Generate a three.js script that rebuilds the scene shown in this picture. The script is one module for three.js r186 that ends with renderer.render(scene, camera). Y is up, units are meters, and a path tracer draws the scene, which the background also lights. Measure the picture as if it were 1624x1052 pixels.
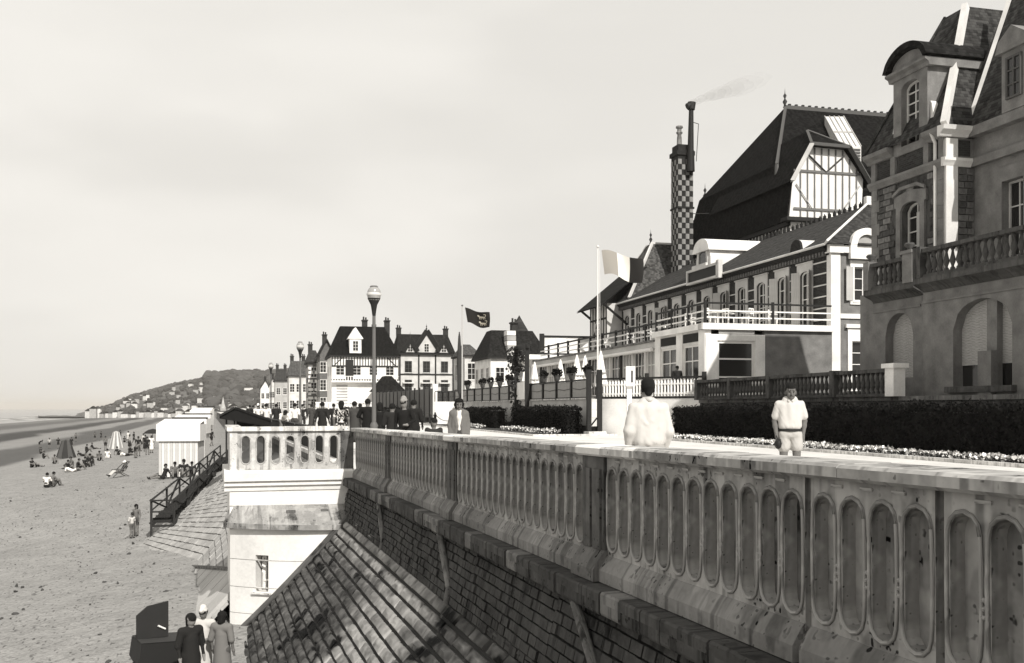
import * as THREE from 'three';
import { mergeGeometries } from 'three/addons/utils/BufferGeometryUtils.js';

// ---------------------------------------------------------------- camera, sky, sun, exposure
// world: y up, metres; -z runs along the promenade, +x is inland, -x is the sea. d = -z is the distance along the promenade.
const EYE = 1.48, FOC = 1600, TH = Math.atan(482 / 1600), THB = Math.atan(407 / 1600);
const scene = new THREE.Scene();
const camera = new THREE.PerspectiveCamera(2 * Math.atan(648 / FOC) * 180 / Math.PI, 1624 / 1296, 0.05, 30000);
camera.setViewOffset(1624, 1296, 0, 0, 1624, 1052);           // a rising front: verticals stay vertical
camera.position.set(0, EYE, 0);
camera.rotation.y = -TH;
scene.add(camera);

const sunDir = new THREE.Vector3();                            // towards the sun: behind the camera, a little inland
{ const el = 40 * Math.PI / 180, az = 8 * Math.PI / 180; sunDir.set(Math.sin(az) * Math.cos(el), Math.sin(el), Math.cos(az) * Math.cos(el)); }
const sun = new THREE.DirectionalLight(new THREE.Color().setRGB(1, 0.97, 0.92), 4.2);
sun.position.copy(sunDir).multiplyScalar(300).add(new THREE.Vector3(10, 0, -60));
sun.target.position.set(10, 0, -60);
sun.castShadow = true; sun.shadow.radius = 1; sun.shadow.mapSize.set(4096, 4096);
Object.assign(sun.shadow.camera, { left: -160, right: 160, top: 160, bottom: -160, near: 1, far: 800 });
scene.add(sun, sun.target);

const renderer = new THREE.WebGLRenderer({ antialias: true });
renderer.setSize(1024, 663);
renderer.toneMapping = THREE.LinearToneMapping;
renderer.toneMappingExposure = 1.2;
renderer.shadowMap.enabled = true;
renderer.shadowMap.type = THREE.PCFSoftShadowMap;

// ---------------------------------------------------------------- random and noise
let seed = 1234567;
const rnd = () => { seed = (seed * 1664525 + 1013904223) >>> 0; return seed / 4294967296; };
const rr = (a, b) => a + (b - a) * rnd();
const hash = (i, j, k = 0) => { let h = (i * 374761393 + j * 668265263 + k * 2147483647) | 0; h = Math.imul(h ^ (h >>> 13), 1274126177); return ((h ^ (h >>> 16)) >>> 0) / 4294967296; };
const sm = (t) => t * t * (3 - 2 * t);
const lerp = (a, b, t) => a + (b - a) * t;
const clamp = (v, a = 0, b = 1) => Math.min(b, Math.max(a, v));
const step = (a, b, v) => sm(clamp((v - a) / (b - a)));
function vn(x, y, p = 0, k = 0) {                              // value noise, periodic with p cells when p > 0
  const i = Math.floor(x), j = Math.floor(y), u = sm(x - i), v = sm(y - j), w = (n) => p ? ((n % p) + p) % p : n;
  const a = hash(w(i), w(j), k), b = hash(w(i + 1), w(j), k), c = hash(w(i), w(j + 1), k), e = hash(w(i + 1), w(j + 1), k);
  return lerp(lerp(a, b, u), lerp(c, e, u), v);
}
function fbm(x, y, p, oct, k = 0) { let s = 0, a = 0.5, t = 0; for (let o = 0; o < oct; o++) { s += a * vn(x, y, p, k + o); t += a; x *= 2; y *= 2; p *= 2; a *= 0.5; } return s / t; }

// sky: thin bright overcast with the sun through it, a few soft brighter clouds
{
  const W = 1024, H = 512, data = new Float32Array(W * H * 4);
  for (let j = 0; j < H; j++) for (let i = 0; i < W; i++) {
    const el = (j + 0.5) / H * Math.PI - Math.PI / 2, k = (j * W + i) * 4;
    const e = Math.max(0, el) / (Math.PI / 2);
    const c = fbm(i / W * 16, e * 14, 16, 5, 3), c2 = fbm(i / W * 32, e * 40, 32, 4, 9);
    const L = 0.655 + 0.1 * step(0.4, 0.75, c) * (0.6 + 0.4 * c2) + 0.02 * (c2 - 0.5) - 0.06 * step(0.1, 0.7, e);
    data[k] = L * 1.03; data[k + 1] = L; data[k + 2] = L * 0.94; data[k + 3] = 1;
  }
  const t = new THREE.DataTexture(data, W, H, THREE.RGBAFormat, THREE.FloatType);
  t.mapping = THREE.EquirectangularReflectionMapping; t.magFilter = t.minFilter = THREE.LinearFilter; t.needsUpdate = true;
  scene.background = t; scene.environment = t;
}
scene.fog = new THREE.FogExp2(new THREE.Color().setRGB(0.95, 0.9, 0.83), 0.00012);

// ---------------------------------------------------------------- rays: a pixel of the photograph onto a real plane, in the sea-wall frame (yaw TH) or the street frame (yaw THB)
function ray(px, py, o, th = TH) {
  const c = Math.cos(th), s = Math.sin(th), t = (px - 812) / FOC, kx = t * c + s, kd = c - t * s, ky = -(py - 648) / FOC;
  const z = o.X !== undefined ? o.X / kx : o.d !== undefined ? o.d / kd : o.z !== undefined ? o.z : (o.y - EYE) / ky;
  return { X: z * kx, d: z * kd, y: EYE + z * ky, z };
}
const rayB = (px, py, o) => ray(px, py, o, THB);

// ---------------------------------------------------------------- geometry helper: triangles with uv in metres
const V = (x, y, z) => new THREE.Vector3(x, y, z);
class G {
  constructor() { this.p = []; this.n = []; this.u = []; this.m = null; }
  at(x, y, z, ry = 0, rx = 0, rz = 0, s = 1) { this.m = new THREE.Matrix4().compose(V(x, y, z), new THREE.Quaternion().setFromEuler(new THREE.Euler(rx, ry, rz, 'YXZ')), V(s, s, s)); return this; }
  id() { this.m = null; return this; }
  v(a, n) {
    let q = Array.isArray(a) ? V(...a) : a.clone(), m = n;
    const ax = Math.abs(n.x), ay = Math.abs(n.y), az = Math.abs(n.z);
    this.u.push(...(ay >= ax && ay >= az ? [q.x, q.z] : ax >= az ? [q.z, q.y] : [q.x, q.y]));
    if (this.m) { q = q.applyMatrix4(this.m); m = n.clone().transformDirection(this.m); }
    this.p.push(q.x, q.y, q.z); this.n.push(m.x, m.y, m.z);
  }
  tri(a, b, c, na, nb, nc) {
    const A = V(...a), n = V(...b).sub(A).cross(V(...c).sub(A)); if (n.lengthSq() < 1e-16) return this; n.normalize();
    this.v(a, na || n); this.v(b, nb || n); this.v(c, nc || n); return this;
  }
  quad(a, b, c, d) { this.tri(a, b, c); return this.tri(a, c, d); }
  poly(...pts) { for (let i = 1; i < pts.length - 1; i++) this.tri(pts[0], pts[i], pts[i + 1]); return this; }
  box(x0, x1, y0, y1, z0, z1) {
    const P = (i, j, k) => [i ? x1 : x0, j ? y1 : y0, k ? z1 : z0];
    this.quad(P(0, 0, 1), P(1, 0, 1), P(1, 1, 1), P(0, 1, 1)); this.quad(P(1, 0, 0), P(0, 0, 0), P(0, 1, 0), P(1, 1, 0));
    this.quad(P(1, 0, 1), P(1, 0, 0), P(1, 1, 0), P(1, 1, 1)); this.quad(P(0, 0, 0), P(0, 0, 1), P(0, 1, 1), P(0, 1, 0));
    this.quad(P(0, 1, 1), P(1, 1, 1), P(1, 1, 0), P(0, 1, 0)); return this.quad(P(0, 0, 0), P(1, 0, 0), P(1, 0, 1), P(0, 0, 1));
  }
  cb(cx, cy, cz, w, h, d) { return this.box(cx - w / 2, cx + w / 2, cy - h / 2, cy + h / 2, cz - d / 2, cz + d / 2); }
  bar(a, b, w, h = w) {                                         // a beam from a to b
    const A = V(...a), B = V(...b), L = A.distanceTo(B), q = new THREE.Quaternion().setFromUnitVectors(V(0, 0, 1), B.clone().sub(A).normalize()), keep = this.m;
    const m = new THREE.Matrix4().compose(A.add(B).multiplyScalar(0.5), q, V(1, 1, 1));
    this.m = keep ? keep.clone().multiply(m) : m; this.cb(0, 0, 0, w, h, L); this.m = keep; return this;
  }
  cyl(a, b, r0, r1 = r0, n = 8, caps = true) {
    const A = V(...a), B = V(...b), ax = B.clone().sub(A).normalize(), t = Math.abs(ax.y) > 0.9 ? V(1, 0, 0) : V(0, 1, 0), e1 = t.clone().cross(ax).normalize(), e2 = ax.clone().cross(e1);
    const R = (i, c, r) => { const f = i / n * Math.PI * 2; return c.clone().addScaledVector(e1, Math.cos(f) * r).addScaledVector(e2, Math.sin(f) * r).toArray(); };
    const N = (i) => { const f = i / n * Math.PI * 2; return e1.clone().multiplyScalar(Math.cos(f)).addScaledVector(e2, Math.sin(f)); };
    for (let i = 0; i < n; i++) {
      this.tri(R(i, A, r0), R(i + 1, A, r0), R(i + 1, B, r1), N(i), N(i + 1), N(i + 1)); this.tri(R(i, A, r0), R(i + 1, B, r1), R(i, B, r1), N(i), N(i + 1), N(i));
      if (caps) { this.tri(B.toArray(), R(i, B, r1), R(i + 1, B, r1)); this.tri(A.toArray(), R(i + 1, A, r0), R(i, A, r0)); }
    }
    return this;
  }
  lathe(prof, n = 12) { return this.add(new THREE.LatheGeometry(prof.map(([r, y]) => new THREE.Vector2(r, y)), n)); }
  ext(pts, z0, z1, holes = []) {                                // polygon in x,y pushed along z, with holes
    const s = new THREE.Shape(pts.map((q) => new THREE.Vector2(...q))); for (const h of holes) s.holes.push(new THREE.Path(h.map((q) => new THREE.Vector2(...q))));
    const g = new THREE.ExtrudeGeometry(s, { depth: z1 - z0, bevelEnabled: false }); g.translate(0, 0, z0); return this.add(g);
  }
  add(g, mat) {
    if (g.index) g = g.toNonIndexed(); const P = g.attributes.position, N = g.attributes.normal, m = mat;
    for (let i = 0; i < P.count; i++) { let a = V().fromBufferAttribute(P, i), n = V().fromBufferAttribute(N, i); if (m) { a.applyMatrix4(m); n.transformDirection(m); } this.v(a, n); }
    return this;
  }
  geo() {
    const g = new THREE.BufferGeometry();
    g.setAttribute('position', new THREE.Float32BufferAttribute(this.p, 3)); g.setAttribute('normal', new THREE.Float32BufferAttribute(this.n, 3)); g.setAttribute('uv', new THREE.Float32BufferAttribute(this.u, 2));
    return g;
  }
}
const g = () => new G();
const rect = (x0, x1, y0, y1) => [[x0, y0], [x1, y0], [x1, y1], [x0, y1]];
function archHole(x0, x1, y0, y1, rise, n = 8) {                // rectangle with an arched head
  const pts = [[x0, y0], [x1, y0]], w = x1 - x0;
  for (let i = 0; i <= n; i++) { const f = i / n; pts.push([x1 - w * f, y1 - rise + rise * Math.sqrt(Math.max(0, 1 - (2 * f - 1) ** 2))]); }
  return pts;
}
function stadium(cx, y0, y1, r, n = 7) {
  const pts = []; for (let i = 0; i <= n; i++) { const f = Math.PI * i / n; pts.push([cx + r * Math.cos(f), y1 - r + r * Math.sin(f)]); }
  for (let i = 0; i <= n; i++) { const f = Math.PI + Math.PI * i / n; pts.push([cx + r * Math.cos(f), y0 + r + r * Math.sin(f)]); }
  return pts;
}

// ---------------------------------------------------------------- naming
const taken = new Map();
function numbered(name) { const k = taken.get(name) || 0; taken.set(name, k + 1); return k ? name + '_' + String(k).padStart(3, '0') : name; }
function thing(name, label, category, x = 0, y = 0, z = 0, ry = 0, group) {
  const o = new THREE.Group(); o.name = numbered(name); o.position.set(x, y, z); o.rotation.y = ry; o.userData = { label, category }; if (group) o.userData.group = group; scene.add(o); return o;
}
function mesh(name, geo, mat, parent) {
  const m = new THREE.Mesh(geo instanceof G ? geo.geo() : geo, mat); m.name = name; m.castShadow = m.receiveShadow = true; if (parent) parent.add(m); return m;
}
function struct(name, geo, mat) { const m = mesh(numbered(name), geo, mat, scene); m.userData.kind = 'structure'; return m; }
function thingMesh(name, label, category, geo, mat, group) { const m = mesh(numbered(name), geo, mat, scene); m.userData = { label, category }; if (group) m.userData.group = group; return m; }
function copy(o, label, x, y, z, ry = 0) { const c = o.clone(); c.name = numbered(o.name.replace(/_\d{3}$/, '')); c.userData = { ...o.userData, label }; c.position.set(x, y, z); c.rotation.y = ry; scene.add(c); return c; }
const RB = -(TH - THB);                                         // the houses' street line turns a little inland
function street(name, label, category, group) { return thing(name, label, category, 0, 0, 0, RB, group); }
// a face of a building: x along the face, y up, z outwards. sea() looks out to sea (x = -d), cam() looks back along the promenade (x = X)
function face(parent, x, y, z, ry) {
  return {
    parent, put(o) { o.position.set(x, y, z); o.rotation.y = ry; return o; },
    part(name, geo, mat, to = parent) { return this.put(mesh(name, geo, mat, to)); },
    group(name, u, v, w = 0, to = parent) { const o = new THREE.Group(); o.name = name; o.position.set(u, v, w).applyAxisAngle(V(0, 1, 0), ry).add(V(x, y, z)); o.rotation.y = ry; to.add(o); return o; },
  };
}
const sea = (parent, X, y = 0) => face(parent, X, y, 0, -Math.PI / 2);
const cam = (parent, d, y = 0) => face(parent, 0, y, -d, 0);

// ---------------------------------------------------------------- textures and materials (a faded silver print: all near grey, slightly warm)
function tex(n, size, f, repeat = 1, srgb = true) {
  const data = new Uint8Array(n * n * 4);
  for (let j = 0; j < n; j++) for (let i = 0; i < n; i++) { const c = clamp(f(i / n, j / n)), k = (j * n + i) * 4, q = Math.round(255 * (srgb ? Math.pow(c, 1 / 2.2) : c)); data[k] = data[k + 1] = data[k + 2] = q; data[k + 3] = 255; }
  const t = new THREE.DataTexture(data, n, n); t.wrapS = t.wrapT = THREE.RepeatWrapping; t.magFilter = THREE.LinearFilter; t.minFilter = THREE.LinearMipmapLinearFilter; t.generateMipmaps = true;
  t.repeat.set(1 / size, 1 / size); if (srgb) t.colorSpace = THREE.SRGBColorSpace; t.needsUpdate = true; return t;
}
const grey = (v) => new THREE.Color().setRGB(v * 1.02, v, v * 0.965);
const T = {
  mottle: tex(512, 2.3, (x, y) => 0.55 + 0.6 * (fbm(x * 6, y * 6, 6, 5, 1) - 0.2) * 0.8 + 0.18 * (fbm(x * 60, y * 60, 60, 2, 5) - 0.5)),
  plaster: tex(512, 4.1, (x, y) => 0.78 + 0.34 * (fbm(x * 5, y * 5, 5, 5, 11) - 0.5) + 0.1 * (fbm(x * 90, y * 90, 90, 2, 15) - 0.5)),
  weathered: tex(1024, 3.7, (x, y) => {                         // old cement: pale bloom, black lichen specks, run-off streaks with ragged edges
    const b = fbm(x * 7, y * 7, 7, 5, 21), st = fbm(x * 40, y * 3, 40, 4, 25), sp = fbm(x * 110, y * 110, 110, 2, 29), bl = fbm(x * 16, y * 12, 16, 4, 33);
    const ps = fbm(x * 34, y * 2, 34, 3, 37);
    return 0.74 + 0.42 * (b - 0.5) - 0.34 * step(0.54, 0.72, st) * step(0.32, 0.6, b) + 0.2 * step(0.58, 0.74, ps) - 0.5 * step(0.70, 0.8, sp) * step(0.4, 0.6, bl) - 0.26 * step(0.56, 0.66, bl) + 0.22 * step(0.62, 0.75, 1 - bl) + 0.2 * (sp - 0.5);
  }),
  sand: tex(1024, 9, (x, y) => 0.72 + 0.22 * (fbm(x * 14, y * 14, 14, 4, 41) - 0.5) + 0.34 * (fbm(x * 150, y * 150, 150, 3, 45) - 0.5) - 0.35 * step(0.72, 0.8, fbm(x * 120, y * 60, 60, 2, 47))),
  sandH: tex(512, 4.3, (x, y) => 0.5 + 0.7 * (fbm(x * 22, y * 22, 22, 3, 51) - 0.5) + 0.3 * (fbm(x * 90, y * 90, 90, 2, 55) - 0.5), 1, false),
  slate: tex(512, 2, (x, y) => { const r = Math.floor(y * 16), o = r % 2 ? 0.5 : 0, c = Math.floor(x * 12 + o), f = (y * 16) % 1, e = (x * 12 + o) % 1; return 0.62 + 0.6 * (hash(((c % 12) + 12) % 12, r, 61) - 0.5) - (f < 0.14 ? 0.25 : 0) - (e < 0.08 ? 0.12 : 0) + 0.3 * (fbm(x * 8, y * 8, 8, 4, 65) - 0.5); }),
  brick: tex(512, 1.2, (x, y) => { const r = Math.floor(y * 16), o = r % 2 ? 0.5 : 0, c = Math.floor(x * 6 + o), f = (y * 16) % 1, e = (x * 6 + o) % 1; const m = f < 0.16 || e < 0.07; return m ? 0.85 : 0.5 + 0.36 * (hash(((c % 6) + 6) % 6, r, 71) - 0.5) + 0.15 * (fbm(x * 40, y * 40, 40, 2, 75) - 0.5); }),
  wood: tex(512, 1.5, (x, y) => 0.7 + 0.4 * (fbm(x * 60, y * 4, 4, 4, 81) - 0.5)),
  cloth: tex(256, 0.9, (x, y) => 0.82 + 0.14 * (fbm(x * 5, y * 5, 5, 4, 91) - 0.5) + 0.06 * (hash(Math.floor(x * 256), Math.floor(y * 256), 93) - 0.5)),
  stripe: tex(256, 0.36, (x, y) => (x % 1 < 0.5 ? 0.62 : 0.9) + 0.1 * (fbm(x * 9, y * 9, 9, 3, 95) - 0.5)),
  weave: tex(256, 0.5, (x, y) => { const f = (y * 9) % 1; return 0.6 + 0.45 * (fbm(x * 5, y * 27, 5, 3, 97) - 0.5) - (f < 0.25 ? 0.3 * vn(x * 8, y * 9, 8, 98) : 0); }),
  paving: tex(1024, 14, (x, y) => 0.82 + 0.24 * (fbm(x * 9, y * 9, 9, 6, 101) - 0.5) + 0.2 * (fbm(x * 130, y * 130, 130, 2, 105) - 0.5)),
  rough: tex(512, 0.9, (x, y) => 0.5 + 0.7 * (fbm(x * 8, y * 8, 8, 5, 111) - 0.5), 1, false),
};
function mat(v, o = {}) {
  const { map, bump, bs, rough = 0.95, metal = 0, spec = 0.4, ...rest } = o; const c = grey(Math.min(v / (map ? 0.75 : 1), 1.0));
  const m = new THREE.MeshPhysicalMaterial({ color: c, roughness: rough, metalness: metal, specularIntensity: spec, ...rest }); if (map) m.map = map; if (bump) { m.bumpMap = bump; m.bumpScale = bs || 0.01; }
  return m;
}
const M = {
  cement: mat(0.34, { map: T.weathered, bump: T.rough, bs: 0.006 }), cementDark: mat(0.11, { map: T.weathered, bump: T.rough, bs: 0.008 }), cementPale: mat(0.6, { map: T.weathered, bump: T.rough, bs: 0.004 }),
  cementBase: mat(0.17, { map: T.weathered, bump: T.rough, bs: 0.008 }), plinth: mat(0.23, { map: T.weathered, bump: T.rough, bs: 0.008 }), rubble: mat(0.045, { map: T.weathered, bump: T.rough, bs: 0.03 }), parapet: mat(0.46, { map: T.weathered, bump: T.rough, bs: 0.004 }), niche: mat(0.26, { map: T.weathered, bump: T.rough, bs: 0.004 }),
  white: mat(0.74, { map: T.plaster }), white2: mat(0.62, { map: T.plaster }), cream: mat(0.52, { map: T.plaster }), limewash: mat(0.72, { map: T.plaster, bump: T.rough, bs: 0.003 }), paint: mat(0.76, { rough: 0.55 }),
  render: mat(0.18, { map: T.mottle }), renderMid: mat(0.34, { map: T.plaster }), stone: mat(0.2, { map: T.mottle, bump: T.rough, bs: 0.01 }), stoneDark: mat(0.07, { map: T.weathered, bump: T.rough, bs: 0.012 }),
  slate: mat(0.02, { map: T.slate, spec: 0.15 }), slateMid: mat(0.05, { map: T.slate, spec: 0.25 }), slateGrey: mat(0.085, { map: T.slate, spec: 0.3 }), tile: mat(0.012, { map: T.slate, spec: 0.1 }),
  brick: mat(0.05, { map: T.brick }), brickMid: mat(0.16, { map: T.brick }), brickBlack: mat(0.03, { map: T.brick }),
  lead: mat(0.6, { map: T.plaster, rough: 0.6 }), timber: mat(0.03, { map: T.wood }), timberMid: mat(0.1, { map: T.wood }), blackPaint: mat(0.018, { rough: 0.6 }), iron: mat(0.03, { rough: 0.5 }),
  glass: new THREE.MeshPhysicalMaterial({ color: grey(0.02), roughness: 0.08, metalness: 0, ior: 1.5 }), glassPale: new THREE.MeshPhysicalMaterial({ color: grey(0.3), roughness: 0.25 }),
  shutter: mat(0.42, { map: T.wood, rough: 0.7 }), shutterPale: mat(0.5, { map: T.wood }), curtain: mat(0.42, { map: T.weave }), dark: mat(0.012),
  canvas: mat(0.7, { map: T.cloth }), stripe: mat(0.62, { map: T.stripe }), canvasGrey: mat(0.3, { map: T.cloth }), canvasDark: mat(0.04, { map: T.cloth }), fence: mat(0.2, { map: T.stripe }),
  paving: mat(0.56, { map: T.paving }), sandM: mat(0.265, { map: T.sand, bump: T.sandH, bs: 0.09, vertexColors: true }), grass: mat(0.045, { map: T.mottle }), soil: mat(0.05, { map: T.mottle }),
  lamp: mat(0.12, { rough: 0.5 }), globe: new THREE.MeshPhysicalMaterial({ color: grey(0.3), roughness: 0.15, clearcoat: 0.6 }), pole: mat(0.7, { rough: 0.5 }),
  petal: mat(0.7, { side: THREE.DoubleSide }), leaf: mat(0.013, { spec: 0.15, side: THREE.DoubleSide }), leafMid: mat(0.04, { spec: 0.3, side: THREE.DoubleSide }),
};
// ---------------------------------------------------------------- beach, sea, promenade, lawns
function sandY(X, d) {
  const x = Math.min(X, 1.5);
  let dry = -2.3 + 0.11 * x - 1.15 * (1 - step(43, 60, d)) - 0.35 * (1 - step(16, 30, d));
  const flat = -5.05 + (x + 25) * 0.018;
  const k = step(-32, -20, x); dry = lerp(flat, dry, k) + 0.1 * (vn(X * 0.35, d * 0.3, 0, 7) - 0.5) * step(-26, -14, x) + (0.07 * (vn(X * 1.3, d * 1.3, 0, 8) - 0.5) + 0.05 * (vn(X * 2.9, d * 2.9, 0, 14) - 0.5)) * step(-22, -10, x);
  return Math.max(dry, -7.4);
}
{
  const xs = [], ds = [];
  for (let x = 3.1; x > -16; x -= 0.28) xs.push(x); for (let x = -16, s = 0.4; x > -260; x -= s, s *= 1.07) xs.push(x);
  for (let d = -14; d < 90; d += 0.4) ds.push(d); for (let d = 90, s = 0.6; d < 2600; d += s, s *= 1.06) ds.push(d);
  const pos = [], uv = [], col = [], idx = [];
  for (const d of ds) for (const x of xs) {
    pos.push(x, sandY(x, d), -d); uv.push(x, d);
    const w = x + 9 * (fbm(d * 0.012, 3.1, 0, 3, 2) - 0.5) + 5 * (fbm(x * 0.08, d * 0.03, 0, 3, 4) - 0.5);      // wobbling tide lines
    let v = 1;
    v = lerp(v, 0.36, step(-19, -22.5, w)); v = lerp(v, 0.9, step(-31, -34, w)); v = lerp(v, 0.2, step(-40, -43, w)); v = lerp(v, 0.75, step(-50, -56, w)); v = lerp(v, 0.4, step(-64, -70, w)); v = lerp(v, 0.62, step(-80, -90, w));
    v *= 0.92 + 0.16 * fbm(x * 0.22, d * 0.16, 0, 3, 6);
    col.push(v, v, v);
  }
  const W = xs.length; for (let j = 0; j < ds.length - 1; j++) for (let i = 0; i < W - 1; i++) { const a = j * W + i; idx.push(a, a + W + 1, a + 1, a, a + W, a + W + 1); }
  const b = new THREE.BufferGeometry(); b.setAttribute('position', new THREE.Float32BufferAttribute(pos, 3)); b.setAttribute('uv', new THREE.Float32BufferAttribute(uv, 2)); b.setAttribute('color', new THREE.Float32BufferAttribute(col, 3)); b.setIndex(idx); b.computeVertexNormals();
  M.sandM.side = THREE.DoubleSide; struct('beach_sand', b, M.sandM);
  const water = new THREE.MeshPhysicalMaterial({ color: grey(0.3), roughness: 0.35, bumpMap: T.rough, bumpScale: 0.3 });
  struct('sea', g().quad([-14000, -6.45, 400], [-60, -6.45, 400], [-60, -6.45, -15000], [-14000, -6.45, -15000]), water);
  const foam = g();                                              // long low breakers along the edge of the sea
  for (let k = 0; k < 30; k++) { const d = rr(380, 1500), L = rr(40, 160), X = -104 - rr(0, 55) - d * 0.012, n = 9; for (let i = 0; i < n; i++) { const a = d + L * i / n, b2 = d + L * (i + 1) / n, w0 = 2.6 * Math.sin(Math.PI * i / n) + 0.2, w1 = 2.6 * Math.sin(Math.PI * (i + 1) / n) + 0.2; foam.quad([X - w0, -6.4, -a], [X + w0, -6.25, -a], [X + w1, -6.25, -b2], [X - w1, -6.4, -b2]); } }
  const fm = struct('surf', foam, mat(0.8, { side: THREE.DoubleSide })); fm.userData.kind = 'stuff';
}
struct('inland_ground', g().quad([3.35, -0.02, 60], [5200, -0.02, 60], [5200, -0.02, -6000], [3.35, -0.02, -6000]), M.soil);
struct('promenade', g().box(3.32, 24, -0.3, 0.0, -420, 40), M.paving);
{ // lawns with a stone edging, between promenade and terraces
  const a = g(), e = g();
  const put = (x0, x1, d0, d1) => { a.box(x0, x1, 0.0, 0.05, -d1, -d0); e.box(x0 - 0.15, x0, 0, 0.09, -d1, -d0).box(x0 - 0.15, x1, 0, 0.09, -d0, -d0 + 0.15); };
  put(14.5, 21, 52, 92); put(12.5, 18, 98, 150);
  a.box(18.6, 23, 0, 0.06, -49, -8); e.box(18.45, 18.6, 0, 0.1, -49, -8);
  const L = struct('lawn', a, M.grass); L.rotation.y = RB; const E = struct('lawn_edging', e, M.cementPale); E.rotation.y = RB;
}
{ // stones and weed lying about on the near sand
  const q = new THREE.DodecahedronGeometry(1, 0), N = 420, im = new THREE.InstancedMesh(q, mat(0.06), N), m = new THREE.Matrix4();
  for (let i = 0; i < N; i++) { const X = rr(-12, 0.2), d = rr(20, 62), s = 0.015 + 0.05 * rnd() ** 4; m.compose(V(X, sandY(X, d) + s * 0.3, -d), new THREE.Quaternion().setFromEuler(new THREE.Euler(rnd() * 6, rnd() * 6, 0)), V(s * rr(1, 2.2), s * 0.7, s)); im.setMatrixAt(i, m); }
  im.name = 'beach_pebbles'; im.userData = { kind: 'stuff', label: 'dark pebbles and weed scattered over the near sand', category: 'pebbles' }; im.castShadow = true; scene.add(im);
}

// ---------------------------------------------------------------- stone-paved slope under the promenade wall
const slopeTop = V(3.22, -0.85, 0), down = V(-0.666, -0.746, 0), slopeN = V(-0.746, 0.666, 0);
{
  const t = thing('stone_revetment', 'dark stone-block slope falling from the near balustrade down to the round tower', 'sea wall');
  const base = g(), p = (v, d, h = 0) => slopeTop.clone().addScaledVector(down, v).addScaledVector(slopeN, h).setZ(-d).toArray();
  base.quad(p(0, -6), p(0, 27), p(5.6, 27), p(5.6, -6)); mesh('mortar_bed', base, mat(0.035, { side: THREE.DoubleSide }), t);
  // one stain map laid over the whole slope: weed-black patches low down, darker tone at the near end, pale dry stone between
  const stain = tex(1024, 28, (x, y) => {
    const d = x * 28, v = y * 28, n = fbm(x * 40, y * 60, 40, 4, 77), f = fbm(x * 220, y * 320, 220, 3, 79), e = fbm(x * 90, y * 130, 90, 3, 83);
    const weed = Math.max(step(15.5, 16.6, d + 2.4 * (n - 0.5)) * step(0.4, 1.0, v + 1.5 * (e - 0.5)), step(13.6, 12.7, d + 2.6 * (n - 0.5)) * step(0.3, 0.62, n + 0.5 * e));  // weed low down; the other term only darkens the near end
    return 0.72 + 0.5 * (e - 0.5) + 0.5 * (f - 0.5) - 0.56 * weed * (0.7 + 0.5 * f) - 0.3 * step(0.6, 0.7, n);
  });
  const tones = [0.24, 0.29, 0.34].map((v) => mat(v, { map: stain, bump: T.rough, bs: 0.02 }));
  const LS = 0.68, HS = 0.195;
  const block = (d, v, r, c) => { // a worn block: every corner a little off, the top domed and drawn in from the joints
    const w = LS - 0.035 - 0.04 * hash(r, c, 11), h = HS - 0.03, t0 = 0.05 + 0.02 * (hash(r, c, 6) - 0.5), q = g(), J = (i, j, k) => (hash(r * 7 + i, c * 5 + j, k) - 0.5);
    const lo = (i, j) => [(i - 0.5) * w, -0.02, (j - 0.5) * h], hi = (i, j) => [(i - 0.5) * (w - 0.05) + 0.03 * J(i, j, 1), t0 - 0.012 + 0.02 * J(i, j, 2), (j - 0.5) * (h - 0.035) + 0.014 * J(i, j, 3)], mA = [-w * 0.18, t0 + 0.014 * J(3, 3, 4), 0.01 * J(1, 2, 5)], mB = [w * 0.2, t0 + 0.014 * J(4, 4, 4), 0.01 * J(2, 2, 5)];
    for (const [a, b] of [[[0, 1], [1, 1]], [[1, 1], [1, 0]], [[1, 0], [0, 0]], [[0, 0], [0, 1]]]) q.quad(lo(...a), lo(...b), hi(...b), hi(...a));
    q.tri(hi(0, 1), hi(1, 1), mB).tri(hi(0, 1), mB, mA).tri(hi(1, 1), hi(1, 0), mB).tri(hi(1, 0), hi(0, 0), mA).tri(hi(1, 0), mA, mB).tri(hi(0, 0), hi(0, 1), mA);
    for (let i = 0; i < q.p.length / 3; i++) { q.u[i * 2] = d + q.p[i * 3]; q.u[i * 2 + 1] = v - q.p[i * 3 + 2]; } return q.geo();
  };
  const basis = new THREE.Matrix4().makeBasis(V(0, 0, -1), slopeN, down.clone().negate()), quat = new THREE.Quaternion().setFromRotationMatrix(basis);
  const all = [];
  for (let r = 0; r < 28; r++) for (let c = 0; c < 35; c++) { const d = 3.2 + (c + (r % 2) * 0.5 + (hash(r, c, 1) - 0.5) * 0.08) * LS, v = 0.1 + (r + 0.5) * HS; all.push({ d, v, r, c, k: Math.floor(hash(r, c, 2) * 3), key: Math.abs(d - 14.5) + Math.abs(v - 1.5) * 2.2 }); }
  all.sort((a, b) => a.key - b.key);
  const rest = tones.map(() => []);
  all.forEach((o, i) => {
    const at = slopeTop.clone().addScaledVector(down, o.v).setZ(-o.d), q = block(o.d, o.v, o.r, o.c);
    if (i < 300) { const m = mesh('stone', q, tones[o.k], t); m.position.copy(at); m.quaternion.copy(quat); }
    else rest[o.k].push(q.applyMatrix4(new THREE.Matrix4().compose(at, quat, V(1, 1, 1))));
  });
  rest.forEach((l, i) => { if (l.length) { const m = mesh('stone_paving', mergeGeometries(l), tones[i], t); m.userData.kind = 'stuff'; } });
}
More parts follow.
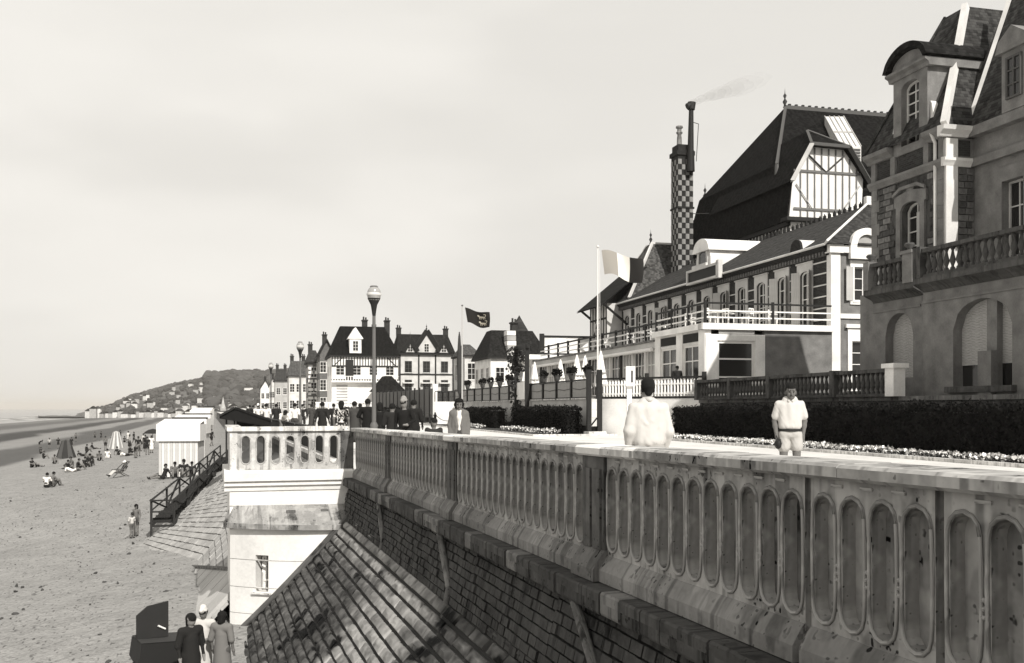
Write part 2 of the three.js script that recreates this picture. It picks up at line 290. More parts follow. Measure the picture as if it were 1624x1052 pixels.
// rows of small blocks over a four-cornered patch (rows run from the a side to the b side)
function blocks(G0, a0, a1, b0, b1, rows, cols, k) {
  const A0 = V(...a0), A1 = V(...a1), B0 = V(...b0), B1 = V(...b1), n = A1.clone().sub(A0).cross(B0.clone().sub(A0)).normalize(); if (n.y < 0) n.negate();
  const P = (u, v, h) => A0.clone().lerp(B0, u).lerp(A1.clone().lerp(B1, u), v).addScaledVector(n, h).toArray();
  for (let r = 0; r < rows; r++) for (let c = -1; c < cols; c++) {
    const o = (r % 2) * 0.5, u0 = clamp((c + o + 0.06) / cols), u1 = clamp((c + 1 + o - 0.02) / cols); if (u1 - u0 < 0.002) continue; const v0 = (r + 0.1) / rows, v1 = (r + 0.95) / rows, h = 0.05 + 0.03 * (hash(r, c, k) - 0.5), e = 0.004;
    const q = [P(u0, v0, h), P(u1, v0, h), P(u1, v1, h), P(u0, v1, h)], l = [P(u0 - e, v0, -0.02), P(u1 + e, v0, -0.02), P(u1 + e, v1, -0.02), P(u0 - e, v1, -0.02)];
    const flip = V(...q[1]).sub(V(...q[0])).cross(V(...q[3]).sub(V(...q[0]))).dot(n) < 0;
    if (flip) { G0.quad(q[3], q[2], q[1], q[0]); } else G0.quad(q[0], q[1], q[2], q[3]);
    for (let i = 0; i < 4; i++) { const j = (i + 1) % 4; if (flip) G0.quad(q[i], q[j], l[j], l[i]); else G0.quad(l[i], l[j], q[j], q[i]); }
  }
}
{
  const t = thing('stepped_apron', 'pale stone-block apron folding out to the sand beyond the round tower', 'sea wall');
  const gap = mat(0.09, { side: THREE.DoubleSide }), pale = mat(0.34, { map: T.mottle, bump: T.rough, bs: 0.01 });
  const under = g(), top = g();
  // near slope, the flank that faces back along the beach, and the far slope
  const P = { a: [3.2, -0.25, -24.5], b: [-0.45, -3.95, -24.3], c: [-0.5, -3.75, -34.5], e: [3.2, -0.25, -40.5], f: [-2.5, -3.8, -40.6], h: [0.5, -1.9, -47], i: [3.2, -0.2, -49], j: [-1.0, -3.3, -64], k: [1.8, -1.9, -70] };
  for (const [q0, q1, q2, q3, r, c, k] of [[P.e, P.c, P.a, P.b, 20, 24, 1], [P.e, P.c, P.h, P.f, 20, 22, 2], [P.h, P.f, P.k, P.j, 14, 40, 3]]) { blocks(top, q0, q1, q2, q3, r, c, k); const bl = (u, v) => V(...q0).lerp(V(...q2), u).lerp(V(...q1).lerp(V(...q3), u), v).add(V(0, -0.03, 0)).toArray(), nn = 12; for (let a = 0; a < nn; a++) for (let b = 0; b < nn; b++) under.quad(bl(a / nn, b / nn), bl((a + 1) / nn, b / nn), bl((a + 1) / nn, (b + 1) / nn), bl(a / nn, (b + 1) / nn)); }
  under.quad([3.2, -0.3, -40.5], [0.5, -1.95, -47], [1.8, -1.95, -70], [3.2, -0.3, -70]);
  mesh('mortar_bed', under, gap, t); const s = mesh('stone_paving', top, pale, t); s.userData.kind = 'stuff';
  // smooth slabs with open joints along the foot, under a thin coping
  const nr = V(-0.69, 0.72, 0), tip = V(...P.c), hiE = V(1.0, -2.4, -24.4), loE = V(...P.b), n = 8;
  for (let i = 0; i < n; i++) { const f0 = (i + 0.03) / n, f1 = (i + 0.97) / n, Q = (E, f, h) => tip.clone().lerp(E, f).addScaledVector(nr, h).toArray(), q = g(), up = 0.11; const A = Q(loE, f0, up), Bq = Q(loE, f1, up), Cq = Q(hiE, f1, up), E = Q(hiE, f0, up), a = Q(loE, f0, -0.02), b = Q(loE, f1, -0.02), c = Q(hiE, f1, -0.02), e = Q(hiE, f0, -0.02); q.quad(A, Bq, Cq, E).quad(b, c, Cq, Bq).quad(e, a, A, E).quad(c, e, E, Cq).quad(a, b, Bq, A); mesh('wall_slab', q, mat(0.42, { map: T.plaster, side: THREE.DoubleSide }), t); }
  mesh('coping', g().bar(tip.clone().addScaledVector(nr, 0.12).toArray(), hiE.clone().addScaledVector(nr, 0.14).toArray(), 0.09, 0.09), M.cementBase, t);
}

// ---------------------------------------------------------------- the near balustrade along the promenade edge
function profile(G0, pts, x0, x1) {                              // profile in (z outwards, y) pushed along x, ends closed
  for (let i = 0; i < pts.length; i++) { const a = pts[i], b = pts[(i + 1) % pts.length]; G0.quad([x0, a[1], a[0]], [x1, a[1], a[0]], [x1, b[1], b[0]], [x0, b[1], b[0]]); }
  const tri = THREE.ShapeUtils.triangulateShape(pts.map((q) => new THREE.Vector2(...q)), []);
  for (const f of tri) { const P = (x, k) => [x, pts[k][1], pts[k][0]]; G0.tri(P(x0, f[2]), P(x0, f[1]), P(x0, f[0])); G0.tri(P(x1, f[0]), P(x1, f[1]), P(x1, f[2])); }
  return G0;
}
function tubeLoop(pts, r, z, n = 4) { const c = new THREE.CatmullRomCurve3(pts.map(([x, y]) => V(x, y, z)), true); return new THREE.TubeGeometry(c, pts.length * 2, r, n, true); }
const SLOT = { y0: 0.37, y1: 1.07, r: 0.09, pitch: 0.26 };
{
  const t = thing('seafront_balustrade', 'long weathered cement balustrade with closed oval niches running along the promenade edge', 'balustrade', 3.3, -0.04, 0);
  t.rotation.x = -0.0085;
  const F = face(t, 0, 0, 0, -Math.PI / 2);
  const rim = tubeLoop(stadium(0, SLOT.y0 - 0.012, SLOT.y1 + 0.012, SLOT.r + 0.014, 7), 0.013, 0.004), medal = new THREE.TorusGeometry(0.03, 0.009, 5, 14).scale(0.75, 1.35, 1), nail = new THREE.SphereGeometry(0.014, 8, 6);
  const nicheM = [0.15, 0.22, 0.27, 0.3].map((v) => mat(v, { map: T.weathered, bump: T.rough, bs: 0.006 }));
  const joints = [1.6, 2.9, 3.93, 5.03, 8.1];                    // dark open joints between the near panels
  const panels = [[1.0, 2.6], [2.9, 3.93], [3.99, 5.02], [5.08, 8.1], [8.62, 13.52], [14.06, 18.82], [19.32, 23.55]];
  panels.forEach(([d0, d1], pi) => {
    SLOT.pitch = (d1 - d0) / Math.round((d1 - d0) / 0.26); const n = Math.round((d1 - d0) / SLOT.pitch), p0 = (d0 + d1) / 2 - (n - 1) * SLOT.pitch / 2, holes = [];
    for (let i = 0; i < n; i++) holes.push(stadium(-(p0 + i * SLOT.pitch), SLOT.y0, SLOT.y1, SLOT.r, 7));
    const m = F.part('panel', g().ext(rect(-d1, -d0, 0.28, 1.17), -0.085, 0, holes), M.cement);
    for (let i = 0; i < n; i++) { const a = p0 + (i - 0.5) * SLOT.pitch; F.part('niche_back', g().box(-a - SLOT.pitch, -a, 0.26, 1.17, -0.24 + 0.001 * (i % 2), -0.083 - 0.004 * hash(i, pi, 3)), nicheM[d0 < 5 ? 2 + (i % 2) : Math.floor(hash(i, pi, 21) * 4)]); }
    for (let i = 0; i < n; i++) {
      const x = -(p0 + i * SLOT.pitch); let o = mesh('niche_moulding', rim, M.cement, m); o.position.set(x, 0, 0);
      if (i < n - 1 && d0 < 9) { o = mesh('medallion', medal, M.cement, m); o.position.set(x - SLOT.pitch / 2, 0.66, 0.004); if (d0 < 6) { o = mesh('boss', nail, M.cement, m); o.position.set(x - SLOT.pitch / 2, 0.66, 0.002); } o = mesh('groove_strip', STRIP(), M.cement, m); o.position.set(x - SLOT.pitch / 2, 1.135, 0); }
    }
    for (let a = d0; a < d1 - 0.2;) { const b = d1; F.part('plinth', profile(g(), [[-0.2, 0.10], [0.085, 0.10], [0.085, 0.2], [0.07, 0.225], [0.03, 0.29], [0.004, 0.32], [-0.2, 0.32]], -b + 0.004, -a - 0.004), M.plinth); a = b; }
  });
  function STRIP() { STRIP.g = STRIP.g || g().box(-0.05, 0.05, -0.008, 0.008, 0, 0.01).geo(); return STRIP.g; }
  for (const d of [2.75, 8.36, 13.79, 19.07]) {
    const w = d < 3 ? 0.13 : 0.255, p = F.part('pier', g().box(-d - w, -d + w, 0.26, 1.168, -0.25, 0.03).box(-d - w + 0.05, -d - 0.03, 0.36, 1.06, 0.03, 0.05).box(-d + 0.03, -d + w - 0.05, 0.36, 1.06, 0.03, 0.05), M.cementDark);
    F.part('pier_base', profile(g(), [[-0.25, 0.1], [0.14, 0.1], [0.14, 0.2], [0.08, 0.3], [0.034, 0.36], [-0.25, 0.36]], -d - w - 0.02, -d + w + 0.02), M.cementBase);
    F.part('drain_pipe', g().cyl([-d, -0.12, 0.2], [-d + 0.75, -0.75, 0.24], 0.05, 0.05, 8).cyl([-d + 0.75, -0.75, 0.24], [-d + 1.1, -1.2, 0.42], 0.05, 0.05, 8), M.cementBase);
  }
  for (const d of joints) F.part('open_joint', g().box(-d - 0.06, -d, 0.1, 1.165, -0.22, -0.05), M.cementDark);
  const capM = [0.36, 0.46, 0.55, 0.62].map((v) => mat(v, { map: T.weathered, bump: T.rough, bs: 0.005 }));
  for (let a = 0.6, i = 0; a < 23.8; i++) {
    let b = Math.min(23.9, a + rr(1.1, 1.6)), white = false;
    for (const d of [8.36, 13.79, 19.07]) { if (a < d - 0.3 && b > d - 0.3) b = d - 0.3; else if (Math.abs(a - (d - 0.3)) < 0.02) { b = d + 0.3; white = true; } }
    const j = (hash(i, 3, 3) - 0.5) * 0.008;
    F.part('cap_stone', profile(g(), [[-0.28, 1.172], [0.06, 1.172], [0.085, 1.19], [0.085, 1.245 + j], [0.068, 1.262 + j], [-0.26, 1.266 + j], [-0.28, 1.25]], -b + 0.003, -a - 0.003), white ? M.white : capM[Math.floor(hash(i, 9, 9) * 4)]); a = b;
  }
  for (let a = 0.6, i = 0; a < 23.9; i++) { const b = Math.min(24, a + rr(0.3, 0.42)), j = rr(-0.012, 0.012); F.part('ledge_stone', profile(g(), [[-0.3, -0.1], [0.24 + j, -0.1], [0.25 + j, -0.08], [0.25 + j, 0.07], [0.235 + j, 0.088], [-0.3, 0.098]], -b + 0.006, -a - 0.006), hash(i, 2, 2) > 0.25 ? M.stoneDark : M.cementBase); a = b; }
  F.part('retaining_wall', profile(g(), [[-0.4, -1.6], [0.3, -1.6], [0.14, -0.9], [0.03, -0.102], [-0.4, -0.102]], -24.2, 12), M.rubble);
}
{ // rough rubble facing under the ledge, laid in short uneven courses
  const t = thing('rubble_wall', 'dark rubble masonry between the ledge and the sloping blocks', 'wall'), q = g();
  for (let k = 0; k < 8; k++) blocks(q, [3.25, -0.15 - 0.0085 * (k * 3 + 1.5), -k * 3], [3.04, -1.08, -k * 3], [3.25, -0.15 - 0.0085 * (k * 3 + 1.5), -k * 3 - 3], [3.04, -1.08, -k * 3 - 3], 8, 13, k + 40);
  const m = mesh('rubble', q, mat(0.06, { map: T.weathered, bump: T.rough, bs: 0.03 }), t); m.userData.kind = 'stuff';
}
// the bastion the photograph is taken from
{
  const t = thing('near_bastion', 'cement bastion jutting from the promenade below the viewpoint', 'bastion');
  mesh('platform', g().box(-1.2, 3.0, -5, -0.02, -0.28, 7), M.cementBase, t);
  mesh('parapet', g().box(-1.2, 2.98, -0.02, 1.1, -0.28, -0.06).box(-1.2, -0.98, -0.02, 1.1, -0.06, 7), M.cement, t);
  mesh('cap', g().box(-1.26, 2.97, 1.1, 1.19, -0.33, -0.01).box(-1.26, -0.92, 1.1, 1.19, -0.01, 7), M.cementPale, t);
}

// ---------------------------------------------------------------- the far bastion: round whitewashed tower with a pierced parapet
{
  const t = thing('round_bastion', 'whitewashed round bastion tower with pierced parapet at the end of the balustrade', 'bastion');
  const D = 24.0, X0 = 0.47, C = cam(t, D);
  const holes = [], xs = []; for (let i = 0; i < 8; i++) { const x = 0.83 + i * 0.335; xs.push(x); holes.push(stadium(x, 0.2, 0.84, 0.088)); }
  C.part('parapet_panel', g().ext(rect(X0 + 0.02, 3.28, 0.06, 0.95), -0.2, 0, holes), M.parapet);
  const rim = tubeLoop(stadium(0, 0.19, 0.85, 0.1, 7), 0.013, 0.004);
  for (const x of xs) { const o = C.part('opening_moulding', rim, M.parapet); o.position.x = x; }
  C.part('parapet_side', g().box(X0 + 0.02, X0 + 0.22, 0.06, 0.95, -3, -0.2), M.cementPale);
  C.part('corner_pier', g().box(3.0, 3.295, 0.03, 0.952, -0.25, 0.05), M.cementDark);  // dark cement holds the balustrade's shadow on this pier as colour
  C.part('corner_pier', g().box(X0, X0 + 0.17, 0.03, 0.952, -0.22, 0.015), M.cementPale);
  C.part('cap_stone', g().box(X0 - 0.06, 1.7, 0.955, 1.055, -0.28, 0.07), M.cementPale); C.part('cap_stone', g().box(1.705, 3.2, 0.955, 1.06, -0.28, 0.07), M.cementPale); C.part('cap_stone', g().box(X0 - 0.06, X0 + 0.27, 0.955, 1.055, -3.1, -0.285), M.cementPale);
  C.part('cornice', profile(g(), [[-0.2, -0.42], [0.03, -0.42], [0.05, -0.3], [0.1, -0.3], [0.1, -0.19], [0.16, -0.19], [0.16, 0.0], [0.06, 0.055], [-0.2, 0.055]], X0 - 0.12, 3.27), M.limewash);
  C.part('side_cornice', g().box(X0 - 0.12, X0 + 0.2, -0.3, 0.05, -3, -0.21), M.limewash);
  C.part('upper_wall', g().box(X0, 3.25, -1.3, -0.42, -3, 0.0), M.limewash);
  // the round part
  const cx = 3.3, cd = 26.85, R = 3.95, a0 = -0.795, a1 = 0.02, N = 22, arc = (a, r, y) => [cx + Math.sin(a) * r, y, -(cd - Math.cos(a) * r)];
  const wa = [-0.612, -0.53], wy = [-2.68, -1.85], as = [...Array(N + 1).keys()].map((i) => lerp(a0, a1, i / N)).filter((a) => Math.abs(a - wa[0]) > 0.015 && Math.abs(a - wa[1]) > 0.015).concat(wa).sort((p, q) => p - q);
  const ysAll = [-1.24, -1.97, -2.6, -3.2, -3.85, -5.2];
  for (let k = 0; k < 5; k++) {
    const top = ysAll[k] - 0.007, bot = ysAll[k + 1] + 0.007, ys = [top, bot, ...wy.filter((y) => y < top && y > bot)].sort((p, q) => p - q), q = g();
    for (let i = 0; i < as.length - 1; i++) for (let j = 0; j < ys.length - 1; j++) {
      const am = (as[i] + as[i + 1]) / 2, ym = (ys[j] + ys[j + 1]) / 2; if (am > wa[0] && am < wa[1] && ym > wy[0] && ym < wy[1]) continue;
      const n0 = V(Math.sin(as[i]), 0, Math.cos(as[i])), n1 = V(Math.sin(as[i + 1]), 0, Math.cos(as[i + 1]));
      const A = arc(as[i], R, ys[j]), B = arc(as[i + 1], R, ys[j]), Cc = arc(as[i + 1], R, ys[j + 1]), E = arc(as[i], R, ys[j + 1]);
      q.tri(A, B, Cc, n0, n1, n1).tri(A, Cc, E, n0, n1, n0);
    }
    for (let i = 0; i < N; i++) { const b = lerp(a0, a1, i / N), e = lerp(a0, a1, (i + 1) / N); q.quad(arc(b, R, top), arc(e, R, top), arc(e, R - 0.06, top), arc(b, R - 0.06, top)); q.quad(arc(b, R - 0.06, bot), arc(e, R - 0.06, bot), arc(e, R, bot), arc(b, R, bot)); }
    const L = arc(a0, R, top), S = [L[0], top, L[2] - 2.9]; q.quad([S[0], bot, S[2]], [L[0], bot, L[2]], L, S);
    mesh('wall_course', q, M.limewash, t);
  }
  const core = g(); for (let i = 0; i < N; i++) { const b = lerp(a0, a1, i / N), e = lerp(a0, a1, (i + 1) / N); core.quad(arc(b, R - 0.055, -5.2), arc(e, R - 0.055, -5.2), arc(e, R - 0.055, -1.2), arc(b, R - 0.055, -1.2)); }
  // leave the window opening clear by cutting the core round it
  const coreCut = g(); for (let i = 0; i < as.length - 1; i++) for (const [y0, y1] of [[-5.2, wy[0]], [wy[0], wy[1]], [wy[1], -1.2]]) { if (y0 === wy[0] && as[i] >= wa[0] - 1e-6 && as[i + 1] <= wa[1] + 1e-6) continue; coreCut.quad(arc(as[i], R - 0.055, y0), arc(as[i + 1], R - 0.055, y0), arc(as[i + 1], R - 0.055, y1), arc(as[i], R - 0.055, y1)); }
  mesh('joint_mortar', coreCut, M.cementDark, t);
  const win = g(), back = g(), in_ = R - 0.26; for (const [p, q] of [[wa[0], wa[1]]]) {
    win.quad(arc(p, R, wy[0]), arc(p, R, wy[1]), arc(p, in_, wy[1]), arc(p, in_, wy[0])); win.quad(arc(q, in_, wy[0]), arc(q, in_, wy[1]), arc(q, R, wy[1]), arc(q, R, wy[0]));
    win.quad(arc(p, R, wy[0]), arc(p, in_, wy[0]), arc(q, in_, wy[0]), arc(q, R, wy[0])); win.quad(arc(p, in_, wy[1]), arc(p, R, wy[1]), arc(q, R, wy[1]), arc(q, in_, wy[1]));
    back.quad(arc(p, in_, wy[0]), arc(q, in_, wy[0]), arc(q, in_, wy[1]), arc(p, in_, wy[1]));
  }
  const wmat = mat(0.6, { side: THREE.DoubleSide, map: T.plaster }); mesh('window_reveal', win, wmat, t); const sh = mesh('window_shutter', back, M.cementBase, t);
  const a = (wa[0] + wa[1]) / 2; mesh('shutter_board', g().bar(arc(a - 0.02, in_ + 0.02, -2.64), arc(a - 0.02, in_ + 0.02, -1.9), 0.1, 0.02).bar(arc(a + 0.02, in_ + 0.03, -2.45), arc(a - 0.03, in_ + 0.03, -2.45), 0.03, 0.05), M.cementPale, sh);
  mesh('sill', g().bar(arc(wa[0] - 0.02, R + 0.01, -2.71), arc(wa[1] + 0.02, R + 0.01, -2.71), 0.1, 0.05), M.cementPale, t);
  // sloping apron over the round part
  const ap = g(); for (let i = 0; i < N; i++) { const b = lerp(a0 - 0.02, a1, i / N), e = lerp(a0 - 0.02, a1, (i + 1) / N), E = (q, y, r = R + 0.13) => arc(q, r, y), In = (q) => [Math.max(X0 + 0.01, cx + Math.sin(q) * R * 0.985), -0.74, -D + 0.004]; const mid = (q) => { const o = E(q, -1.13), n = In(q); return [n[0], n[1] - 0.04 * (1 + q), n[2]]; };
    ap.quad(E(b, -1.13), E(e, -1.13), mid(e), mid(b)); ap.quad(E(b, -1.25), E(e, -1.25), E(e, -1.13), E(b, -1.13)); ap.quad(E(b, -1.25, R - 0.1), E(e, -1.25, R - 0.1), E(e, -1.25), E(b, -1.25)); }
  mesh('apron', ap, mat(0.3, { map: T.weathered, bump: T.rough, bs: 0.01, side: THREE.DoubleSide }), t);
  mesh('vent', g().box(1.72, 1.92, -0.93, -0.86, -23.72, -23.6).box(2.5, 2.66, -0.93, -0.86, -23.7, -23.58), M.cementDark, t);
  { const pts = []; for (let i = 0; i <= 14; i++) { const a = lerp(-0.05, a0 + 0.02, i / 14), o = arc(a, R + 0.05, 0); pts.push(V(o[0], slopeTop.y + (o[0] - slopeTop.x) * 1.12 + 0.1, o[2])); } mesh('edge_strip', new THREE.TubeGeometry(new THREE.CatmullRomCurve3(pts), 40, 0.075, 6), M.cementDark, t); }
  mesh('terrace_floor', g().box(X0 + 0.03, 3.3, -0.1, 0.0, -27, -24.2), M.paving, t);
}
// curved pipe rails at the foot of the tower
{
  const t = thing('pipe_railing', 'bent iron pipe rails at the sandy foot of the round tower', 'railing');
  for (const [o, r] of [[0, 0.8], [0.14, 0.66]]) { const c = new THREE.CatmullRomCurve3([V(0.02 + o, -4.6, -22.2), V(0.04 + o, -3.75, -22.2), V(0.2 + o, -3.55, -22.25), V(0.42, -3.7, -22.3), V(0.56 - o * 0.4, -4.6, -22.3)]); mesh('pipe', new THREE.TubeGeometry(c, 24, 0.022, 7), M.iron, t); }
}
// promenade edge beyond the bastion
{
  const t = thing('sea_wall', 'stone wall carrying the promenade edge beyond the bastion', 'sea wall');
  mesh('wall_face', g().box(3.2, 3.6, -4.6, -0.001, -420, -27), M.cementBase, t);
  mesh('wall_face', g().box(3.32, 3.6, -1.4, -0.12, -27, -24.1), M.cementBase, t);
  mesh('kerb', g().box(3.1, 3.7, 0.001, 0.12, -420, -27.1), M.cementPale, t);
}
{
  const t = thing('board_fence', 'low tarred board fence edging the promenade just past the bastion', 'fence');
  for (let d = 27.4; d < 84; d += 1.8) {
    const q = g(); for (let k = 0; k < 8; k++) { const h = 0.82 + 0.05 * hash(k, Math.round(d), 2); q.box(3.36, 3.39, 0.12, h, -d - 0.21 * (k + 1) + 0.012, -d - 0.21 * k); } mesh('fence_panel', q, M.timber, t);
    mesh('post', g().box(3.39, 3.47, 0.1, 0.92, -d - 0.04, -d + 0.04), M.timber, t); mesh('rail', g().box(3.33, 3.42, 0.86, 0.9, -d - 1.8, -d), M.timberMid, t);
  }
}
{ // timber ramp down to the sand with its rails and braces
  const t = thing('beach_ramp', 'dark timber ramp with braced handrails going down to the sand', 'ramp');
  const A = V(-1.7, -2.95, -41.6), B = V(1.2, -1.9, -71), L = (f, side, h) => { const p = A.clone().lerp(B, f); p.x += side * 0.42; p.y += h; return p.toArray(); };
  const N = 7;
  for (let k = 0; k < 40; k++) mesh('tread', g().bar(L((k + 0.5) / 40, -1, 0.02), L((k + 0.5) / 40, 1, 0.02), 0.05, 0.2), M.timber, t);
  for (const s of [-1, 1]) {
    mesh('stringer', g().bar(L(0, s, -0.08), L(1, s, -0.08), 0.08, 0.2), M.timber, t); mesh('handrail', g().bar(L(-0.005, s, 0.86), L(1, s, 0.86), 0.09, 0.08), M.timber, t); mesh('mid_rail', g().bar(L(0, s, 0.45), L(1, s, 0.45), 0.06, 0.06), M.timber, t);
    for (let k = 0; k <= N; k++) { const f = k / N; mesh('post', g().bar(L(f, s, -0.9 - 0.3 * f), L(f, s, 0.9), 0.09), M.timber, t); if (k < N) mesh('brace', g().bar(L(f, s, k % 2 ? 0.02 : 0.84), L(f + 1 / N, s, k % 2 ? 0.84 : 0.02), 0.07), M.timber, t); }
  }
  for (let k = 0; k <= N; k++) mesh('cross_rail', g().bar(L(k / N, -1, -0.15), L(k / N, 1, -0.15), 0.08), M.timber, t);
  mesh('end_gate', g().bar(L(0, -1, 0.84), L(0, 1, 0.84), 0.06).bar(L(0, -1, 0.4), L(0, 1, 0.4), 0.06), M.timber, t);
}
// ---------------------------------------------------------------- windows, walls and balusters shared by the houses
const geoCache = new Map();
const cached = (k, f) => { if (!geoCache.has(k)) { const v = f(); geoCache.set(k, v instanceof G ? v.geo() : v); } return geoCache.get(k); };
function windowAt(F, u, v, w, h, o = {}) {                       // u centre, v bottom; pane set back in the wall's opening
  const W = F.group(o.name || 'window', u, v, 0, o.to || F.parent), rise = o.rise || 0, k = [w, h, rise, o.nx, o.ny, o.fw].join();
  const fw = o.fw || 0.07, nx = o.nx || 2, ny = o.ny || 3, back = -(o.back ?? 0.16);
  const frame = cached('wf' + k, () => {
    const q = g(), out = rise ? archHole(-w / 2, w / 2, 0, h, rise) : rect(-w / 2, w / 2, 0, h), inn = rise ? archHole(-w / 2 + fw, w / 2 - fw, fw, h - fw, rise * 0.9) : rect(-w / 2 + fw, w / 2 - fw, fw, h - fw);
    q.ext(out, 0, 0.06, [inn]); for (let i = 1; i < nx; i++) { const x = -w / 2 + w * i / nx; q.box(x - fw * 0.35, x + fw * 0.35, fw, h - fw - (rise ? rise * (1 - Math.sqrt(1 - (2 * x / w) ** 2)) : 0), 0.008, 0.05); } for (let j = 1; j < ny; j++) q.box(-w / 2 + fw, w / 2 - fw, h * j / ny - fw * 0.3, h * j / ny + fw * 0.3, 0.006, 0.048); return q;
  });
  const pane = cached('wp' + k, () => g().ext(rise ? archHole(-w / 2, w / 2, 0, h, rise) : rect(-w / 2, w / 2, 0, h), -0.02, 0.004));
  mesh('frame', frame, o.frame || M.paint, W).position.z = back; mesh('pane', pane, o.pane || M.glass, W).position.z = back;
  if (o.sill) mesh('sill', cached('ws' + w, () => g().box(-w / 2 - 0.1, w / 2 + 0.1, -0.1, -0.002, -0.1, 0.1)), o.sill, W);
  if (o.shutters) for (const s of [-1, 1]) {
    const sw = w * 0.48, q = cached('sh' + [w, h], () => { const a = g().box(0, sw, 0, h, 0, 0.03); for (let y = 0.1; y < h - 0.1; y += 0.12) a.box(0.07, sw - 0.07, y, y + 0.075, 0.03, 0.045); return a; });
    const m = mesh('shutter', q, o.shutters, W), ang = o.open ?? 2.6; m.position.set(s * w / 2, 0, 0.02); m.rotation.y = s < 0 ? -Math.PI + (Math.PI - ang) : 0 - (Math.PI - ang); if (s < 0) { m.rotation.y = Math.PI + (Math.PI - ang) * 1; m.position.z = 0.05; }
  }
  return W;
}
const wallFace = (F, u0, u1, v0, v1, holes, m, thick = 0.3, name = 'wall') => F.part(name, g().ext(rect(u0, u1, v0, v1), -thick, 0, holes), m);
const balusterGeo = new THREE.LatheGeometry([[0.085, 0], [0.085, 0.06], [0.05, 0.09], [0.045, 0.13], [0.095, 0.24], [0.1, 0.3], [0.06, 0.44], [0.04, 0.54], [0.05, 0.58], [0.075, 0.62], [0.075, 0.66]].map(([r, y]) => new THREE.Vector2(r, y)), 9);
function balustrade(F, u0, u1, v, h, m, n, dark = m, depth = 0.26) {  // turned balusters between a plinth and a rail
  F.part('balustrade_plinth', g().box(u0, u1, v, v + 0.1, -depth / 2, depth / 2), m); F.part('balustrade_rail', g().box(u0 - 0.02, u1 + 0.02, v + h - 0.13, v + h, -depth / 2 - 0.04, depth / 2 + 0.04), dark);
  for (let i = 0; i < n; i++) { const b = F.group('baluster', u0 + (u1 - u0) * (i + 0.5) / n, v + 0.1, 0), q = mesh('shaft', balusterGeo, m, b); q.scale.y = (h - 0.23) / 0.66; F.parent.remove(b); q.name = 'baluster'; q.position.copy(b.position); q.rotation.y = b.rotation.y; F.parent.add(q); }
}
function frustum(G0, b, t) { // b, t: [x0, x1, d0, d1, y]
  const P = (q, i, j) => [q[i], q[4], -q[2 + j]], B = [P(b, 0, 0), P(b, 1, 0), P(b, 1, 1), P(b, 0, 1)], U = [P(t, 0, 0), P(t, 1, 0), P(t, 1, 1), P(t, 0, 1)];
  return { near: () => G0.quad(B[0], B[1], U[1], U[0]), right: () => G0.quad(B[1], B[2], U[2], U[1]), far: () => G0.quad(B[2], B[3], U[3], U[2]), left: () => G0.quad(B[3], B[0], U[0], U[3]), top: () => G0.quad(U[0], U[1], U[2], U[3]), B, U };
}
function finial(parent, x, y, z, h = 1, m = M.iron) { mesh('finial', g().at(x, y, z).lathe([[0.001, 0], [0.1 * h, 0], [0.05 * h, 0.15 * h], [0.12 * h, 0.3 * h], [0.03 * h, 0.45 * h], [0.09 * h, 0.6 * h], [0.02 * h, 0.72 * h], [0.001, h]], 8), m, parent); }

